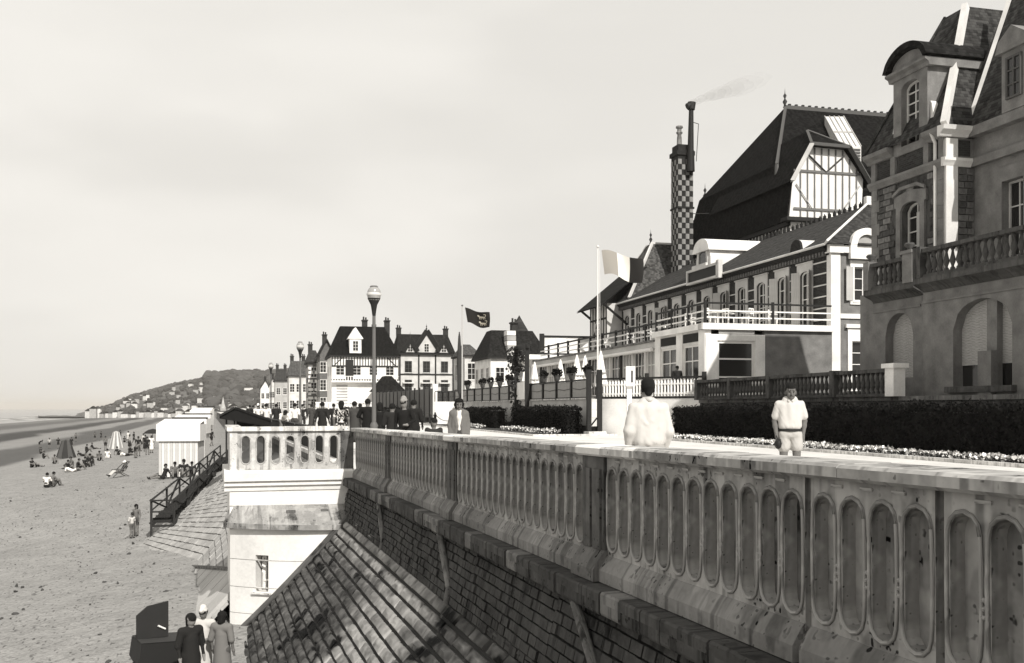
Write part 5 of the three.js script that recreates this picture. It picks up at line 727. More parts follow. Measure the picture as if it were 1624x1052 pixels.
// ---------------------------------------------------------------- lamps, flagpoles, bollards, sign post
{
  const proto = thing('street_lamp', '', 'street lamp', 0, 0, 0, 0, 'globe lamps along the promenade'); const H = 4.98;
  mesh('base', g().lathe([[0.001, 0], [0.2, 0], [0.2, 0.12], [0.13, 0.2], [0.11, 0.9], [0.13, 0.95], [0.085, 1.05]], 12), M.lamp, proto); mesh('post', g().cyl([0, 1.0, 0], [0, H - 0.62, 0], 0.07, 0.05, 12).cyl([0, H - 1.0, 0], [0, H - 0.92, 0], 0.075, 0.075, 12), M.lamp, proto);
  mesh('cup', g().lathe([[0.05, H - 0.66], [0.07, H - 0.5], [0.1, H - 0.32], [0.17, H - 0.18], [0.2, H - 0.12]], 14), M.blackPaint, proto); const gl = mesh('globe', g().lathe([[0.17, H - 0.18], [0.205, H - 0.08], [0.215, H + 0.02], [0.2, H + 0.12], [0.16, H + 0.19], [0.12, H + 0.22]], 18), M.globe, proto); mesh('collar', g().lathe([[0.214, H - 0.03], [0.226, H - 0.02], [0.226, H + 0.03], [0.212, H + 0.05]], 18), M.lead, proto); mesh('lid', g().lathe([[0.12, H + 0.22], [0.13, H + 0.24], [0.1, H + 0.27], [0.001, H + 0.28]], 12), M.lamp, proto);
  const at = [[593, 31, 'nearest tall globe street lamp on the promenade'], [476, 57, 'second globe street lamp along the promenade'], [429.5, 83.5, 'farthest small globe street lamp on the promenade']]; at.forEach(([px, z, l], i) => { const r = ray(px, 600, { z }); if (!i) { proto.position.set(r.X, 0, -r.d); proto.userData.label = l; } else copy(proto, l, r.X, 0, -r.d); });
}
function flagSheet(w, h, amp, drop, f, k) { // a waving sheet: x along the fly, drop at the fly end
  const nx = 26, ny = 12, q = g(), P = (i, j) => { const u = i / nx, v = j / ny, s = Math.sin(u * f + v * 1.2 + k); return [w * u * 0.93 + 0.05 * Math.sin(v * 3) * u + w * 0.1 * (1 - v) * (1 - u), -h * (1 - v) - drop * u * u + 0.1 * amp * s + w * 0.06 * Math.sin(u * 5 + k), amp * s * (0.3 + u)]; };
  for (let i = 0; i < nx; i++) for (let j = 0; j < ny; j++) q.quad(P(i, j), P(i + 1, j), P(i + 1, j + 1), P(i, j + 1)); const u = []; for (let i = 0; i < nx; i++) for (let j = 0; j < ny; j++) { const U = [[i, j], [i + 1, j], [i + 1, j + 1], [i, j], [i + 1, j + 1], [i, j + 1]]; for (const [a, b] of U) u.push(a / nx, b / ny); } q.u = u; return q;
}
{
  const r = rayB(948, 600, { z: 57 }), w = V(r.X, 0, -r.d).applyAxisAngle(V(0, 1, 0), RB), t = thing('flagpole', 'tall white flagpole with a three-banded flag before the casino gallery', 'flagpole', w.x, 0, w.z, -TH);
  mesh('pole', g().cyl([0, 0, 0], [0, 10.6, 0], 0.06, 0.035, 10), M.pole, t); mesh('truck', g().cyl([0, 10.6, 0], [0, 10.7, 0], 0.1, 0.07, 10), M.pole, t); mesh('halyard', g().cyl([0.16, 1.2, 0.03], [0.1, 10.4, 0.03], 0.012, 0.012, 5), M.paint, t);
  const c = document.createElement('canvas'); c.width = 192; c.height = 96; const x = c.getContext('2d'); x.fillStyle = '#9d9890'; x.fillRect(0, 0, 72, 96); x.fillStyle = '#f6f1e8'; x.fillRect(72, 0, 58, 96); x.fillStyle = '#161310'; x.fillRect(130, 0, 62, 96); const tx = new THREE.CanvasTexture(c); tx.colorSpace = THREE.SRGBColorSpace;
  const fl = mesh('flag', flagSheet(2.55, 1.35, 0.22, 0.18, 7, 0.6), new THREE.MeshPhysicalMaterial({ map: tx, roughness: 0.95, side: THREE.DoubleSide, transmission: 0.25, thickness: 0 }), t); fl.position.set(0.2, 10.3, 0.02); fl.rotation.z = -0.06;
}
{
  const r = rayB(733, 600, { z: 80 }), w = V(r.X, 0, -r.d).applyAxisAngle(V(0, 1, 0), RB), t = thing('flagpole', 'grey flagpole flying a dark flag with two pale beasts', 'flagpole', w.x, 0, w.z, -TH);
  mesh('pole', g().cyl([0, 0, 0], [0, 9.6, 0], 0.075, 0.04, 10), mat(0.45, { rough: 0.6 }), t); mesh('truck', g().cyl([0, 9.6, 0], [0, 9.7, 0], 0.09, 0.06, 8), M.lamp, t);
  const c = document.createElement('canvas'); c.width = 192; c.height = 128; const x = c.getContext('2d'); x.fillStyle = '#15120e'; x.fillRect(0, 0, 192, 128); x.fillStyle = '#b5ae9f'; for (const [ox, oy] of [[96, 26], [104, 76]]) { x.beginPath(); x.ellipse(ox + 30, oy + 16, 26, 7, 0.1, 0, 6.3); x.fill(); x.beginPath(); x.ellipse(ox + 4, oy + 8, 9, 8, 0, 0, 6.3); x.fill(); for (const lx of [8, 20, 40, 52]) { x.fillRect(ox + lx, oy + 18, 5, 16); } x.beginPath(); x.lineWidth = 5; x.strokeStyle = '#b5ae9f'; x.moveTo(ox + 55, oy + 14); x.quadraticCurveTo(ox + 72, oy - 8, ox + 44, oy - 4); x.stroke(); }
  const tx = new THREE.CanvasTexture(c); tx.colorSpace = THREE.SRGBColorSpace; const fl = mesh('flag', flagSheet(2.1, 1.2, 0.3, 0.3, 6, 1.5), new THREE.MeshStandardMaterial({ map: tx, roughness: 0.95, side: THREE.DoubleSide }), t); fl.position.set(0.22, 9.35, 0);
  const r2 = rayB(728.5, 600, { z: 86 }), w2 = V(r2.X, 0, -r2.d).applyAxisAngle(V(0, 1, 0), RB), u = thing('flagpole', 'mast with a black pennant furled tight around it', 'flagpole', w2.x, 0, w2.z, -TH); mesh('pole', g().cyl([0, 0, 0], [0, 8.0, 0], 0.07, 0.05, 8), M.iron, u); mesh('flag', g().lathe([[0.06, 2.6], [0.17, 3.0], [0.2, 4.4], [0.24, 5.4], [0.16, 6.6], [0.1, 7.6], [0.05, 7.9]], 9), M.canvasDark, u);
}
{
  const p = thing('bollard', '', 'bollard', 0, 0, 0, 0, 'chain bollards at the lawn edge'); mesh('post', g().lathe([[0.001, 0], [0.2, 0], [0.2, 0.1], [0.15, 0.16], [0.12, 0.7], [0.16, 0.78], [0.15, 0.9], [0.08, 0.96]], 12), M.iron, p); mesh('ball', g().at(0, 1.04, 0).lathe([[0.001, -0.1], [0.07, -0.07], [0.1, 0], [0.07, 0.07], [0.001, 0.1]], 10), M.iron, p);
  const ch = new THREE.CatmullRomCurve3([V(0.12, 0.8, 0), V(0.6, 0.45, 0.1), V(1.2, 0.35, 0.2), V(1.8, 0.5, 0.3), V(2.3, 0.78, 0.38)]); mesh('chain', new THREE.TubeGeometry(ch, 20, 0.028, 5), M.iron, p);
  const at = [[978, 690, 'black bollard with sagging chain right behind the man in the white shirt'], [690, 674, 'leftmost of the three small black bollards by the white wall'], [700, 673, 'middle one of the three small black bollards by the white wall'], [711, 672, 'rightmost of the three small black bollards by the white wall']];
  at.forEach(([px, py, l], i) => { const r = ray(px, py, { y: 0 }); if (!i) { p.position.set(r.X, 0, -r.d); p.userData.label = l; } else copy(p, l, r.X, 0, -r.d); });
}
{
  const r = ray(998, 700, { z: 26 }), t = thing('sign_post', 'white post with a small notice box beside the man in the white shirt', 'sign', r.X, 0, -r.d, -TH); mesh('post', g().box(-0.06, 0.06, 0, 2.5, -0.06, 0.06), M.paint, t); mesh('notice_box', g().box(-0.1, 0.14, 2.05, 2.56, 0.06, 0.14), M.white, t); mesh('notice', g().box(0.03, 0.08, 2.15, 2.45, 0.141, 0.15), M.timberMid, t); mesh('cross_piece', g().box(-0.09, 0.12, 1.2, 1.3, 0.06, 0.1), M.paint, t);
}
{ // tarred shelter roof at the top of the beach ramp
  const t = thing('ramp_shelter', 'black tarred shelter roof on poles over the head of the beach ramp', 'shelter', 0, 0, 0, 0), P = (px, py, d) => { const r = ray(px, py, { d }); return [r.X, r.y, -r.d]; };
  const a = P(348, 660, 47), b = P(372, 647, 47), c = P(430, 667, 47), s = (p, dz) => [p[0] + dz * 0.02, p[1] - 0.02, p[2] - dz], q = g(); q.quad(a, b, s(b, 6), s(a, 6)).quad(b, c, s(c, 6), s(b, 6)); const q2 = g().bar([a[0], a[1], a[2] + 0.04], [b[0], b[1], b[2] + 0.04], 0.05, 0.1).bar([b[0], b[1], b[2] + 0.04], [c[0], c[1], c[2] + 0.04], 0.05, 0.1);
  mesh('roof_sheet', q, mat(0.02, { side: THREE.DoubleSide }), t); mesh('gable_boards', g().poly([a[0], a[1] - 0.12, a[2]], [c[0], c[1] - 0.3, c[2]], c, b, a), mat(0.012, { side: THREE.DoubleSide }), t); mesh('fascia', q2, mat(0.02, { side: THREE.DoubleSide }), t); for (const [p, k] of [[a, 0.3], [b, 0], [c, -0.3]]) mesh('pole', g().cyl([p[0] + k, p[1] - 3.2, p[2] - 0.3], [p[0] + k, p[1] - 0.08, p[2] - 0.3], 0.04), M.timber, t); mesh('strut', g().bar([b[0], b[1] - 1.2, b[2] - 0.3], [c[0] - 0.4, c[1] - 0.1, c[2] - 0.3], 0.07), M.timberMid, t); mesh('back_board', g().box(b[0] + 0.2, c[0], c[1] - 0.9, c[1] - 0.1, c[2] - 5, c[2] - 4.9), M.timber, t);
}

// ---------------------------------------------------------------- houses farther along
function house(name, label, o) { // faces the camera at d = o.d; o.px left/right, o.ey eaves and o.ry ridge as seen; real size follows from the distance
  const t = street(name, label, 'house', o.group), a = rayB(o.px[0], o.ey, { d: o.d }), b = rayB(o.px[1], o.ey, { d: o.d }), r = rayB((o.px[0] + o.px[1]) / 2, o.ry, { d: o.d + (o.dep || 9) / 2 }), x0 = a.X, x1 = b.X, E = a.y, R = r.y, dep = o.dep || 9, C = cam(t, o.d), S = sea(t, x0), wm = o.wall || M.cream, rm = o.roof || M.slate;
  C.part('wall', g().box(x0, x1, 0, E, -dep, 0), wm);
  const e = 0.4, hip = o.hip ?? 0.25, rx = (x1 - x0) * hip; 
  if (o.gable) { const xm = (x0 + x1) / 2; C.part('gable', g().ext([[x0, E + 0.002], [x1, E + 0.002], [xm, R - 0.15]], -dep, 0), wm); C.part('roof', g().quad([x0 - e, E - 0.25, e], [xm, R, e], [xm, R, -dep], [x0 - e, E - 0.25, -dep]), rm); C.part('roof', g().quad([xm, R, e], [x1 + e, E - 0.25, e], [x1 + e, E - 0.25, -dep], [xm, R, -dep]), rm); C.part('verge_board', g().bar([x0 - e, E - 0.25, e], [xm, R, e], 0.12, 0.3).bar([xm, R, e], [x1 + e, E - 0.25, e], 0.12, 0.3), o.trim || M.timber); }
  else { const lo = [x0 - e, x1 + e, o.d - e, o.d + dep + e, E + 0.002], hi = [x0 + rx, x1 - rx, o.d + dep * (o.flat ?? 0.45), o.d + dep * (1 - (o.flat ?? 0.45)), R]; for (const k of ['near', 'left', 'far', 'right', 'top']) { const w = g(); frustum(w, lo, hi)[k](); mesh('roof', w, rm, t); } mesh('eaves', g().box(x0 - e, x1 + e, E - 0.2, E, -o.d - dep - e, -o.d + e), o.trim || M.timber, t); }
  const W = o.win || [3, 2], ww = o.ww || 1.1, wh = o.wh || 1.9; for (let j = 0; j < W[1]; j++) { const v = (o.v0 ?? 1.2) + j * ((E - (o.v0 ?? 1.2)) / W[1]); for (let i = 0; i < W[0]; i++) { const u = lerp(x0, x1, (i + 0.5) / W[0]); windowAt(C, u, v, ww, wh, { back: -0.03, sill: M.white2, ny: 3, shutters: o.shut && j === o.shut - 1 ? M.shutterPale : null, open: 3.0, frame: o.wf }); } for (let i = 0; i < (o.side ?? 2); i++) windowAt(S, -o.d - dep * (i + 0.5) / (o.side ?? 2), v, ww, wh, { back: -0.03 }); }
  for (const f of o.ch || [0.2]) { const x = lerp(x0, x1, f), cm = o.chm || M.brick; mesh('chimney', g().box(x - 0.4, x + 0.4, E + 0.5, R + 1.0, -o.d - dep * 0.6, -o.d - dep * 0.5).box(x - 0.48, x + 0.48, R + 1.0, R + 1.18, -o.d - dep * 0.62, -o.d - dep * 0.48).cyl([x - 0.18, R + 1.18, -o.d - dep * 0.55], [x - 0.18, R + 1.7, -o.d - dep * 0.55], 0.13).cyl([x + 0.18, R + 1.18, -o.d - dep * 0.55], [x + 0.18, R + 1.6, -o.d - dep * 0.55], 0.13), cm, t); }
  return { t, C, S, x0, x1, E, R };
}
{ // half-timbered villa
  const h = house('timbered_villa', 'white half-timbered villa with big dark hipped roof behind the nearest lamp', { d: 157, px: [526, 631], ey: 564, ry: 519, dep: 10, hip: 0.16, flat: 0.4, wall: M.white, roof: M.tile, win: [4, 1], v0: 6.6, wh: 1.5, ww: 1.3, ch: [0.55, 0.9], shut: 0 }), { C, x0, x1, E } = h, w = x1 - x0;
  for (let k = 0; k < 24; k++) C.part('stud', g().box(x0 + w * k / 24, x0 + w * k / 24 + 0.14, E - 1.55, E - 0.2, 0.002, 0.06), M.timber); for (const y of [E - 1.6, 5.9, 2.3]) C.part('beam', g().box(x0, x1, y - 0.1, y + 0.1, 0.062, 0.12), M.timber); C.part('brace', g().bar([x0 + 0.4, E - 1.5, 0.08], [x0 + 1.6, E - 0.3, 0.08], 0.14, 0.05).bar([x1 - 0.4, E - 1.5, 0.08], [x1 - 1.6, E - 0.3, 0.08], 0.14, 0.05), M.timber);
  C.part('balcony', g().box(x0 - 0.1, x1 + 0.1, 5.5, 5.75, 0.002, 0.9), M.white); for (let k = 0; k < 26; k++) C.part('balcony_bar', g().box(x0 + w * k / 26, x0 + w * k / 26 + 0.14, 5.752, 6.35, 0.8, 0.86), M.white); C.part('balcony_rail', g().box(x0, x1, 6.36, 6.46, 0.78, 0.9), M.white);
  C.part('shutter_leaf', g().box(x0 + 2.1, x0 + 3.3, 5.9, 9.0, 0.13, 0.18), M.timber); for (const u of [x0 + 0.4, x1 - 3.6]) for (let k = 0; k < 6; k++) C.part('louvre_panel', g().box(u + 0.3, u + 2.0, 2.6 + k * 0.45, 2.85 + k * 0.45, 0.002, 0.05), M.renderMid);
  C.part('dormer', g().box(x0 + 2.7, x0 + 4.5, E - 0.2 + 0.6, E + 2.6, -3.5, 0.3), M.white); C.part('dormer_roof', g().ext([[x0 + 2.4, E + 2.602], [x0 + 4.8, E + 2.602], [x0 + 3.6, E + 4.4]], -4, 0.45), M.white); windowAt(C, x0 + 3.6, E + 0.7, 0.9, 1.6, { back: -0.34 });
  C.part('porch_roof', g().ext([[x1 - 4.6, 4.0], [x1 + 0.8, 4.0], [x1 - 1.5, 6.4], [x1 - 2.6, 6.4]], 1.0, 4.0), M.slate); for (const u of [x1 - 4.2, x1 - 2, x1 + 0.4]) C.part('porch_post', g().box(u, u + 0.25, 0, 4, 3.4, 3.7), M.white); C.part('porch_wall', g().box(x1 - 4, x1 + 0.2, 0, 3.9, 0.9, 1.1), M.cream);
}
{ // brick villa with three gables
  const h = house('gabled_villa', 'tall pale villa with three roof gables and dark timber lines', { d: 175, px: [633, 719], ey: 561, ry: 531, dep: 9, hip: 0.03, flat: 0.45, wall: M.cream, roof: M.slate, win: [3, 3], v0: 1.2, wh: 2.0, ww: 1.25, ch: [0.06, 0.95], wf: M.timberMid }), { C, x0, x1, E } = h, w = x1 - x0;
  for (const [f, hw, hh] of [[0.2, 0.85, 2.4], [0.5, 1.7, 3.9], [0.82, 0.85, 2.4]]) { const u = x0 + w * f; C.part('gable', g().ext([[u - hw, E], [u + hw, E], [u + hw, E + hh * 0.35], [u, E + hh], [u - hw, E + hh * 0.35]], -3, 0.1), M.cream); C.part('gable_verge', g().bar([u - hw - 0.4, E + hh * 0.35 - 0.5, 0.35], [u, E + hh + 0.15, 0.35], 0.9, 0.2).bar([u + hw + 0.4, E + hh * 0.35 - 0.5, 0.35], [u, E + hh + 0.15, 0.35], 0.9, 0.2), M.timber); windowAt(C, u, E + 0.3, 0.9, 1.5, { back: -0.12 }); finial(h.t, u, E + hh + 0.1, -175, 1.4); }
  for (const y of [E - 3.6, E - 6.6]) C.part('beam', g().box(x0, x1, y - 0.12, y + 0.12, 0.002, 0.1), M.timber); for (const f of [0, 0.345, 0.655, 0.98]) C.part('corner_post', g().box(x0 + w * f, x0 + w * f + 0.25, 0, E, 0.002, 0.09), M.timber); for (let k = 0; k < 3; k++) C.part('balcony', g().box(x0 + w * (k + 0.5) / 3 - 1, x0 + w * (k + 0.5) / 3 + 1, E - 5.2, E - 5.0, 0, 0.7), M.white2);
}
{ // dark-roofed villa behind the terrace
  const h = house('slate_villa', 'white villa with dark mansard roof beside the dark flag', { d: 118, px: [778, 866], ey: 566, ry: 526, dep: 9, hip: 0.12, flat: 0.35, wall: M.white, roof: M.slate, win: [3, 2], v0: 1.4, ch: [0.6], side: 3 }), { C, x0, x1, E, R } = h;
  for (let k = 0; k < 5; k++) C.part('dormer_stage', g().box(x0 + 2.6 - 0.55, x0 + 2.6 + 0.55, E + 0.15 + k * 0.62, E + 0.7 + k * 0.62, -1.6, 0.3 - k * 0.1), k % 2 ? M.renderMid : M.white); mesh('turret_roof', g().lathe([[1.6, 0], [1.4, 0.3], [0.6, 1.6], [0.001, 2.6]], 4).geo().translate(0, 0, 0), M.slateMid, h.t).position.set(x1 - 1.8, R - 0.4, -124);
}
house('small_house', 'small pale house squeezed between the gabled villa and the slate-roofed one', { d: 140, px: [737, 759], ey: 563, ry: 547, dep: 8, gable: false, wall: M.cream, roof: M.slateGrey, win: [1, 2], v0: 2, wh: 2.4, ww: 1.3, ch: [], side: 2 });
{
  const h = house('quoined_house', 'narrow brick house with white quoins left of the timbered villa', { d: 188, px: [489, 506], ey: 574, ry: 556, dep: 9, hip: 0.2, wall: M.brickMid, roof: M.slateMid, win: [1, 3], v0: 1.5, ch: [0.3] }), { C, x0, x1, E } = h; for (let k = 0; k < 12; k++) C.part('quoin', g().box(x0 - 0.02, x0 + (k % 2 ? 0.5 : 0.8), k * 0.78, k * 0.78 + 0.5, 0.002, 0.06).box(x1 - (k % 2 ? 0.5 : 0.8), x1 + 0.02, k * 0.78, k * 0.78 + 0.5, 0.002, 0.06), M.white);
  house('dark_gabled_house', 'dark tall house with rounded gable touching the timbered villa', { d: 178, px: [507, 528], ey: 563, ry: 541, dep: 9, gable: true, wall: M.brickMid, roof: M.slate, win: [2, 3], v0: 1.5, ch: [0.5] });
  house('mansard_house', 'grey mansard house behind the second street lamp', { d: 230, px: [458, 489], ey: 596, ry: 573, dep: 10, hip: 0.14, wall: M.cream, roof: M.slateGrey, win: [3, 2], v0: 1.4, ch: [0.2, 0.8] });
  house('mansard_house', 'shadowy house with tall chimneys right of the farthest lamp', { d: 285, px: [436, 457], ey: 604, ry: 586, dep: 10, hip: 0.2, wall: M.renderMid, roof: M.slateMid, win: [2, 2], v0: 1.4, ch: [0.2, 0.8] });
  house('white_house', 'small white house with dark roof left of the farthest lamp', { d: 345, px: [413, 428], ey: 617, ry: 604, dep: 10, gable: true, wall: M.white, roof: M.tile, win: [2, 2], v0: 1.4, ch: [0.5] });
  house('white_house', 'little white house just right of the farthest lamp post', { d: 320, px: [427, 438], ey: 614, ry: 600, dep: 10, gable: true, wall: M.cream, roof: M.tile, win: [2, 2], v0: 1.4, ch: [0.5] });
}
{ // long canvas windbreak and wall before the far villas
  const t = street('windbreak_fence', 'long grey canvas windbreak rising beside the nearest lamp', 'fence'), a = rayB(597, 656, { z: 128 }), b = rayB(690, 652, { z: 96 }), n = 14; for (let i = 0; i < n; i++) { const P = (f) => [lerp(a.X, b.X, f), 0, -lerp(a.d, b.d, f)], p = P(i / n), q = P((i + 0.96) / n), w = g(); w.quad([p[0], 0.9, p[2]], [q[0], 0.9, q[2]], [q[0], 3.4, q[2]], [p[0], 3.4, p[2]]); mesh('canvas_panel', w, mat(0.13, { map: T.stripe, side: THREE.DoubleSide }), t); mesh('post', g().box(p[0] - 0.08, p[0] + 0.08, 0, 3.6, p[2] - 0.08, p[2] + 0.08), M.blackPaint, t); } mesh('end_post', g().box(b.X - 0.2, b.X + 0.2, 0, 3.8, -b.d - 0.2, -b.d + 0.2), M.white, t);
  const u = street('white_wall', 'low sunlit white wall behind the three small bollards', 'wall'), c0 = rayB(690, 672, { z: 92 }), c1 = rayB(738, 672, { z: 88 }); mesh('wall_face', g().box(c0.X, c1.X, 0, 2.1, -c0.d - 0.3, -c0.d), M.white, u); mesh('railing', g().box(c0.X, c1.X, 3.0, 3.08, -c0.d - 0.15, -c0.d - 0.08), M.iron, u); for (let k = 0; k < 8; k++) mesh('baluster', g().box(lerp(c0.X, c1.X, k / 7) - 0.04, lerp(c0.X, c1.X, k / 7) + 0.04, 2.1, 3.0, -c0.d - 0.15, -c0.d - 0.08), M.iron, u);
  const v = street('low_wall', 'low white garden wall with a slatted top before the timbered villa', 'wall'), e0 = rayB(500, 655, { d: 140 }), e1 = rayB(597, 655, { d: 140 }); mesh('wall_face', g().box(e0.X, e1.X, 0, 1.5, -140.3, -140), M.white2, v); for (let k = 0; k < 14; k++) mesh('slat', g().box(lerp(e0.X, e1.X, k / 14) + 0.05, lerp(e0.X, e1.X, (k + 1) / 14) - 0.05, 1.6, 2.2, -140.2, -140.1), M.white2, v); mesh('rail', g().box(e0.X, e1.X, 2.2, 2.35, -140.25, -140.05), M.white, v);
  hedge('dark far hedge behind the strollers before the low white wall', 9, 14.8, 104, 110, 1.5, 5000);
}
// ---------------------------------------------------------------- the headland and its town
{
  const ridge = [[60, 662], [120, 657], [150, 652], [180, 644], [200, 634], [230, 625], [265, 615], [300, 608], [330, 601], [350, 599], [380, 597], [430, 597], [520, 592], [640, 590], [800, 600], [900, 615]];
  const ry = (px) => { for (let i = 0; i < ridge.length - 1; i++) if (px <= ridge[i + 1][0]) { const f = clamp((px - ridge[i][0]) / (ridge[i + 1][0] - ridge[i][0])); return lerp(ridge[i][1], ridge[i + 1][1], f); } return 615; };
  const h = (px, z) => { const top = EYE - (ry(px) - 648) / FOC * 1450; return lerp(-5.4, Math.max(top, -9), step(820, 1450, z)) + (3 * (fbm(px * 0.06, z * 0.004, 0, 3, 12) - 0.5)) * step(820, 1100, z); };
  const pos = [], idx = [], uv = [], nz = 40, np = 170; for (let j = 0; j <= nz; j++) for (let i = 0; i <= np; i++) { const px = lerp(60, 900, i / np), z = j <= 34 ? lerp(800, 1480, j / 34) : lerp(1480, 3500, (j - 34) / 6), r = ray(px, 648, { z }); pos.push(r.X, h(px, z) - (z > 1500 ? 3 : 0), -r.d); uv.push(r.X, r.d); }
  for (let j = 0; j < nz; j++) for (let i = 0; i < np; i++) { const a = j * (np + 1) + i; idx.push(a, a + 1, a + np + 2, a, a + np + 2, a + np + 1); } const q = new THREE.BufferGeometry(); q.setAttribute('position', new THREE.Float32BufferAttribute(pos, 3)); q.setAttribute('uv', new THREE.Float32BufferAttribute(uv, 2)); q.setIndex(idx); q.computeVertexNormals(); struct('hill', q, mat(0.1, { map: tex(256, 160, (x, y) => 0.7 + 0.8 * (fbm(x * 9, y * 9, 9, 4, 131) - 0.5)), side: THREE.DoubleSide }));
  const N = 2600, bg = new THREE.IcosahedronGeometry(1, 1), bp = bg.attributes.position; for (let i = 0; i < bp.count; i++) { const v = V().fromBufferAttribute(bp, i), s = 0.75 + 0.5 * vn(v.x * 2.3 + 9, v.y * 2.3 + v.z * 3.1, 0, 5); bp.setXYZ(i, v.x * s, v.y * s, v.z * s); } bg.computeVertexNormals();
  const im = new THREE.InstancedMesh(bg, mat(0.055), N), m = new THREE.Matrix4(), c = new THREE.Color(); for (let i = 0; i < N; i++) { let px = rr(150, 560), z = lerp(880, 1490, Math.sqrt(rnd())); const dens = fbm(px * 0.05, z * 0.006, 0, 3, 44); if (dens < 0.42 && px < 300) { z = rr(1350, 1490); px = rr(320, 560); } const r = ray(px, 648, { z }), s = rr(2.6, 7) * (px < 330 ? 0.5 : 1); m.compose(V(r.X, h(px, z) + s * 0.45, -r.d), new THREE.Quaternion().setFromEuler(new THREE.Euler(0, rnd() * 6, 0)), V(s * 1.1, s * rr(0.7, 1.15), s * 1.1)); im.setMatrixAt(i, m); const v = rr(0.6, 1.4); im.setColorAt(i, c.setRGB(v, v, v)); } im.name = 'hillside_wood'; im.userData = { kind: 'stuff', label: 'dark woods covering the far hill', category: 'wood' }; scene.add(im);
  const hm = [M.cream, M.renderMid, M.white2, M.renderMid], rm = [M.slateMid, M.slate, M.slateGrey];
  const far = (px, z, w, e, y, label, group, k) => { const r = ray(px, 648, { z }), t = thing('hill_house', label, 'house', r.X, y, -r.d, rr(-0.5, 0.4), group); mesh('wall', g().box(-w / 2, w / 2, -2, e, -w * 0.4, w * 0.4), hm[k % 4], t); mesh('roof', g().ext([[-w / 2 - 0.4, e], [w / 2 + 0.4, e], [0, e + w * 0.42]], -w * 0.45, w * 0.45), rm[k % 3], t); };
  let k = 0; for (let px = 140; px < 345; px += 7.2, k++) { const z = lerp(800, 700, (px - 140) / 200) + rr(-10, 10); far(px + rr(-1, 1), z, rr(3.2, 5), k === 1 || k === 2 ? 6.5 : rr(2.2, 5), -5.2, 'pale seafront house in the far town at the foot of the headland', 'far town seafront houses', k); }
  for (let i = 0; i < 64; i++) { const px = rr(175, 430) , z = rr(880, px > 330 ? 1150 : 1250); far(px, z, rr(3.6, 6.5), rr(3, 5.2), h(px, z) + 1, 'small pale villa scattered among trees on the far hillside', 'far hillside villas', i + 1); }
  { const r = ray(353.5, 648, { z: 620 }), t = thing('church_spire', 'slender pale church spire at the foot of the hill', 'church', r.X, -2, -r.d); mesh('tower', g().box(-1.6, 1.6, 0, 3.6, -1.6, 1.6), M.renderMid, t); mesh('spire', g().lathe([[1.7, 3.6], [0.9, 6.4], [0.001, 11.2]], 8), mat(0.4, { map: T.plaster }), t); }
}
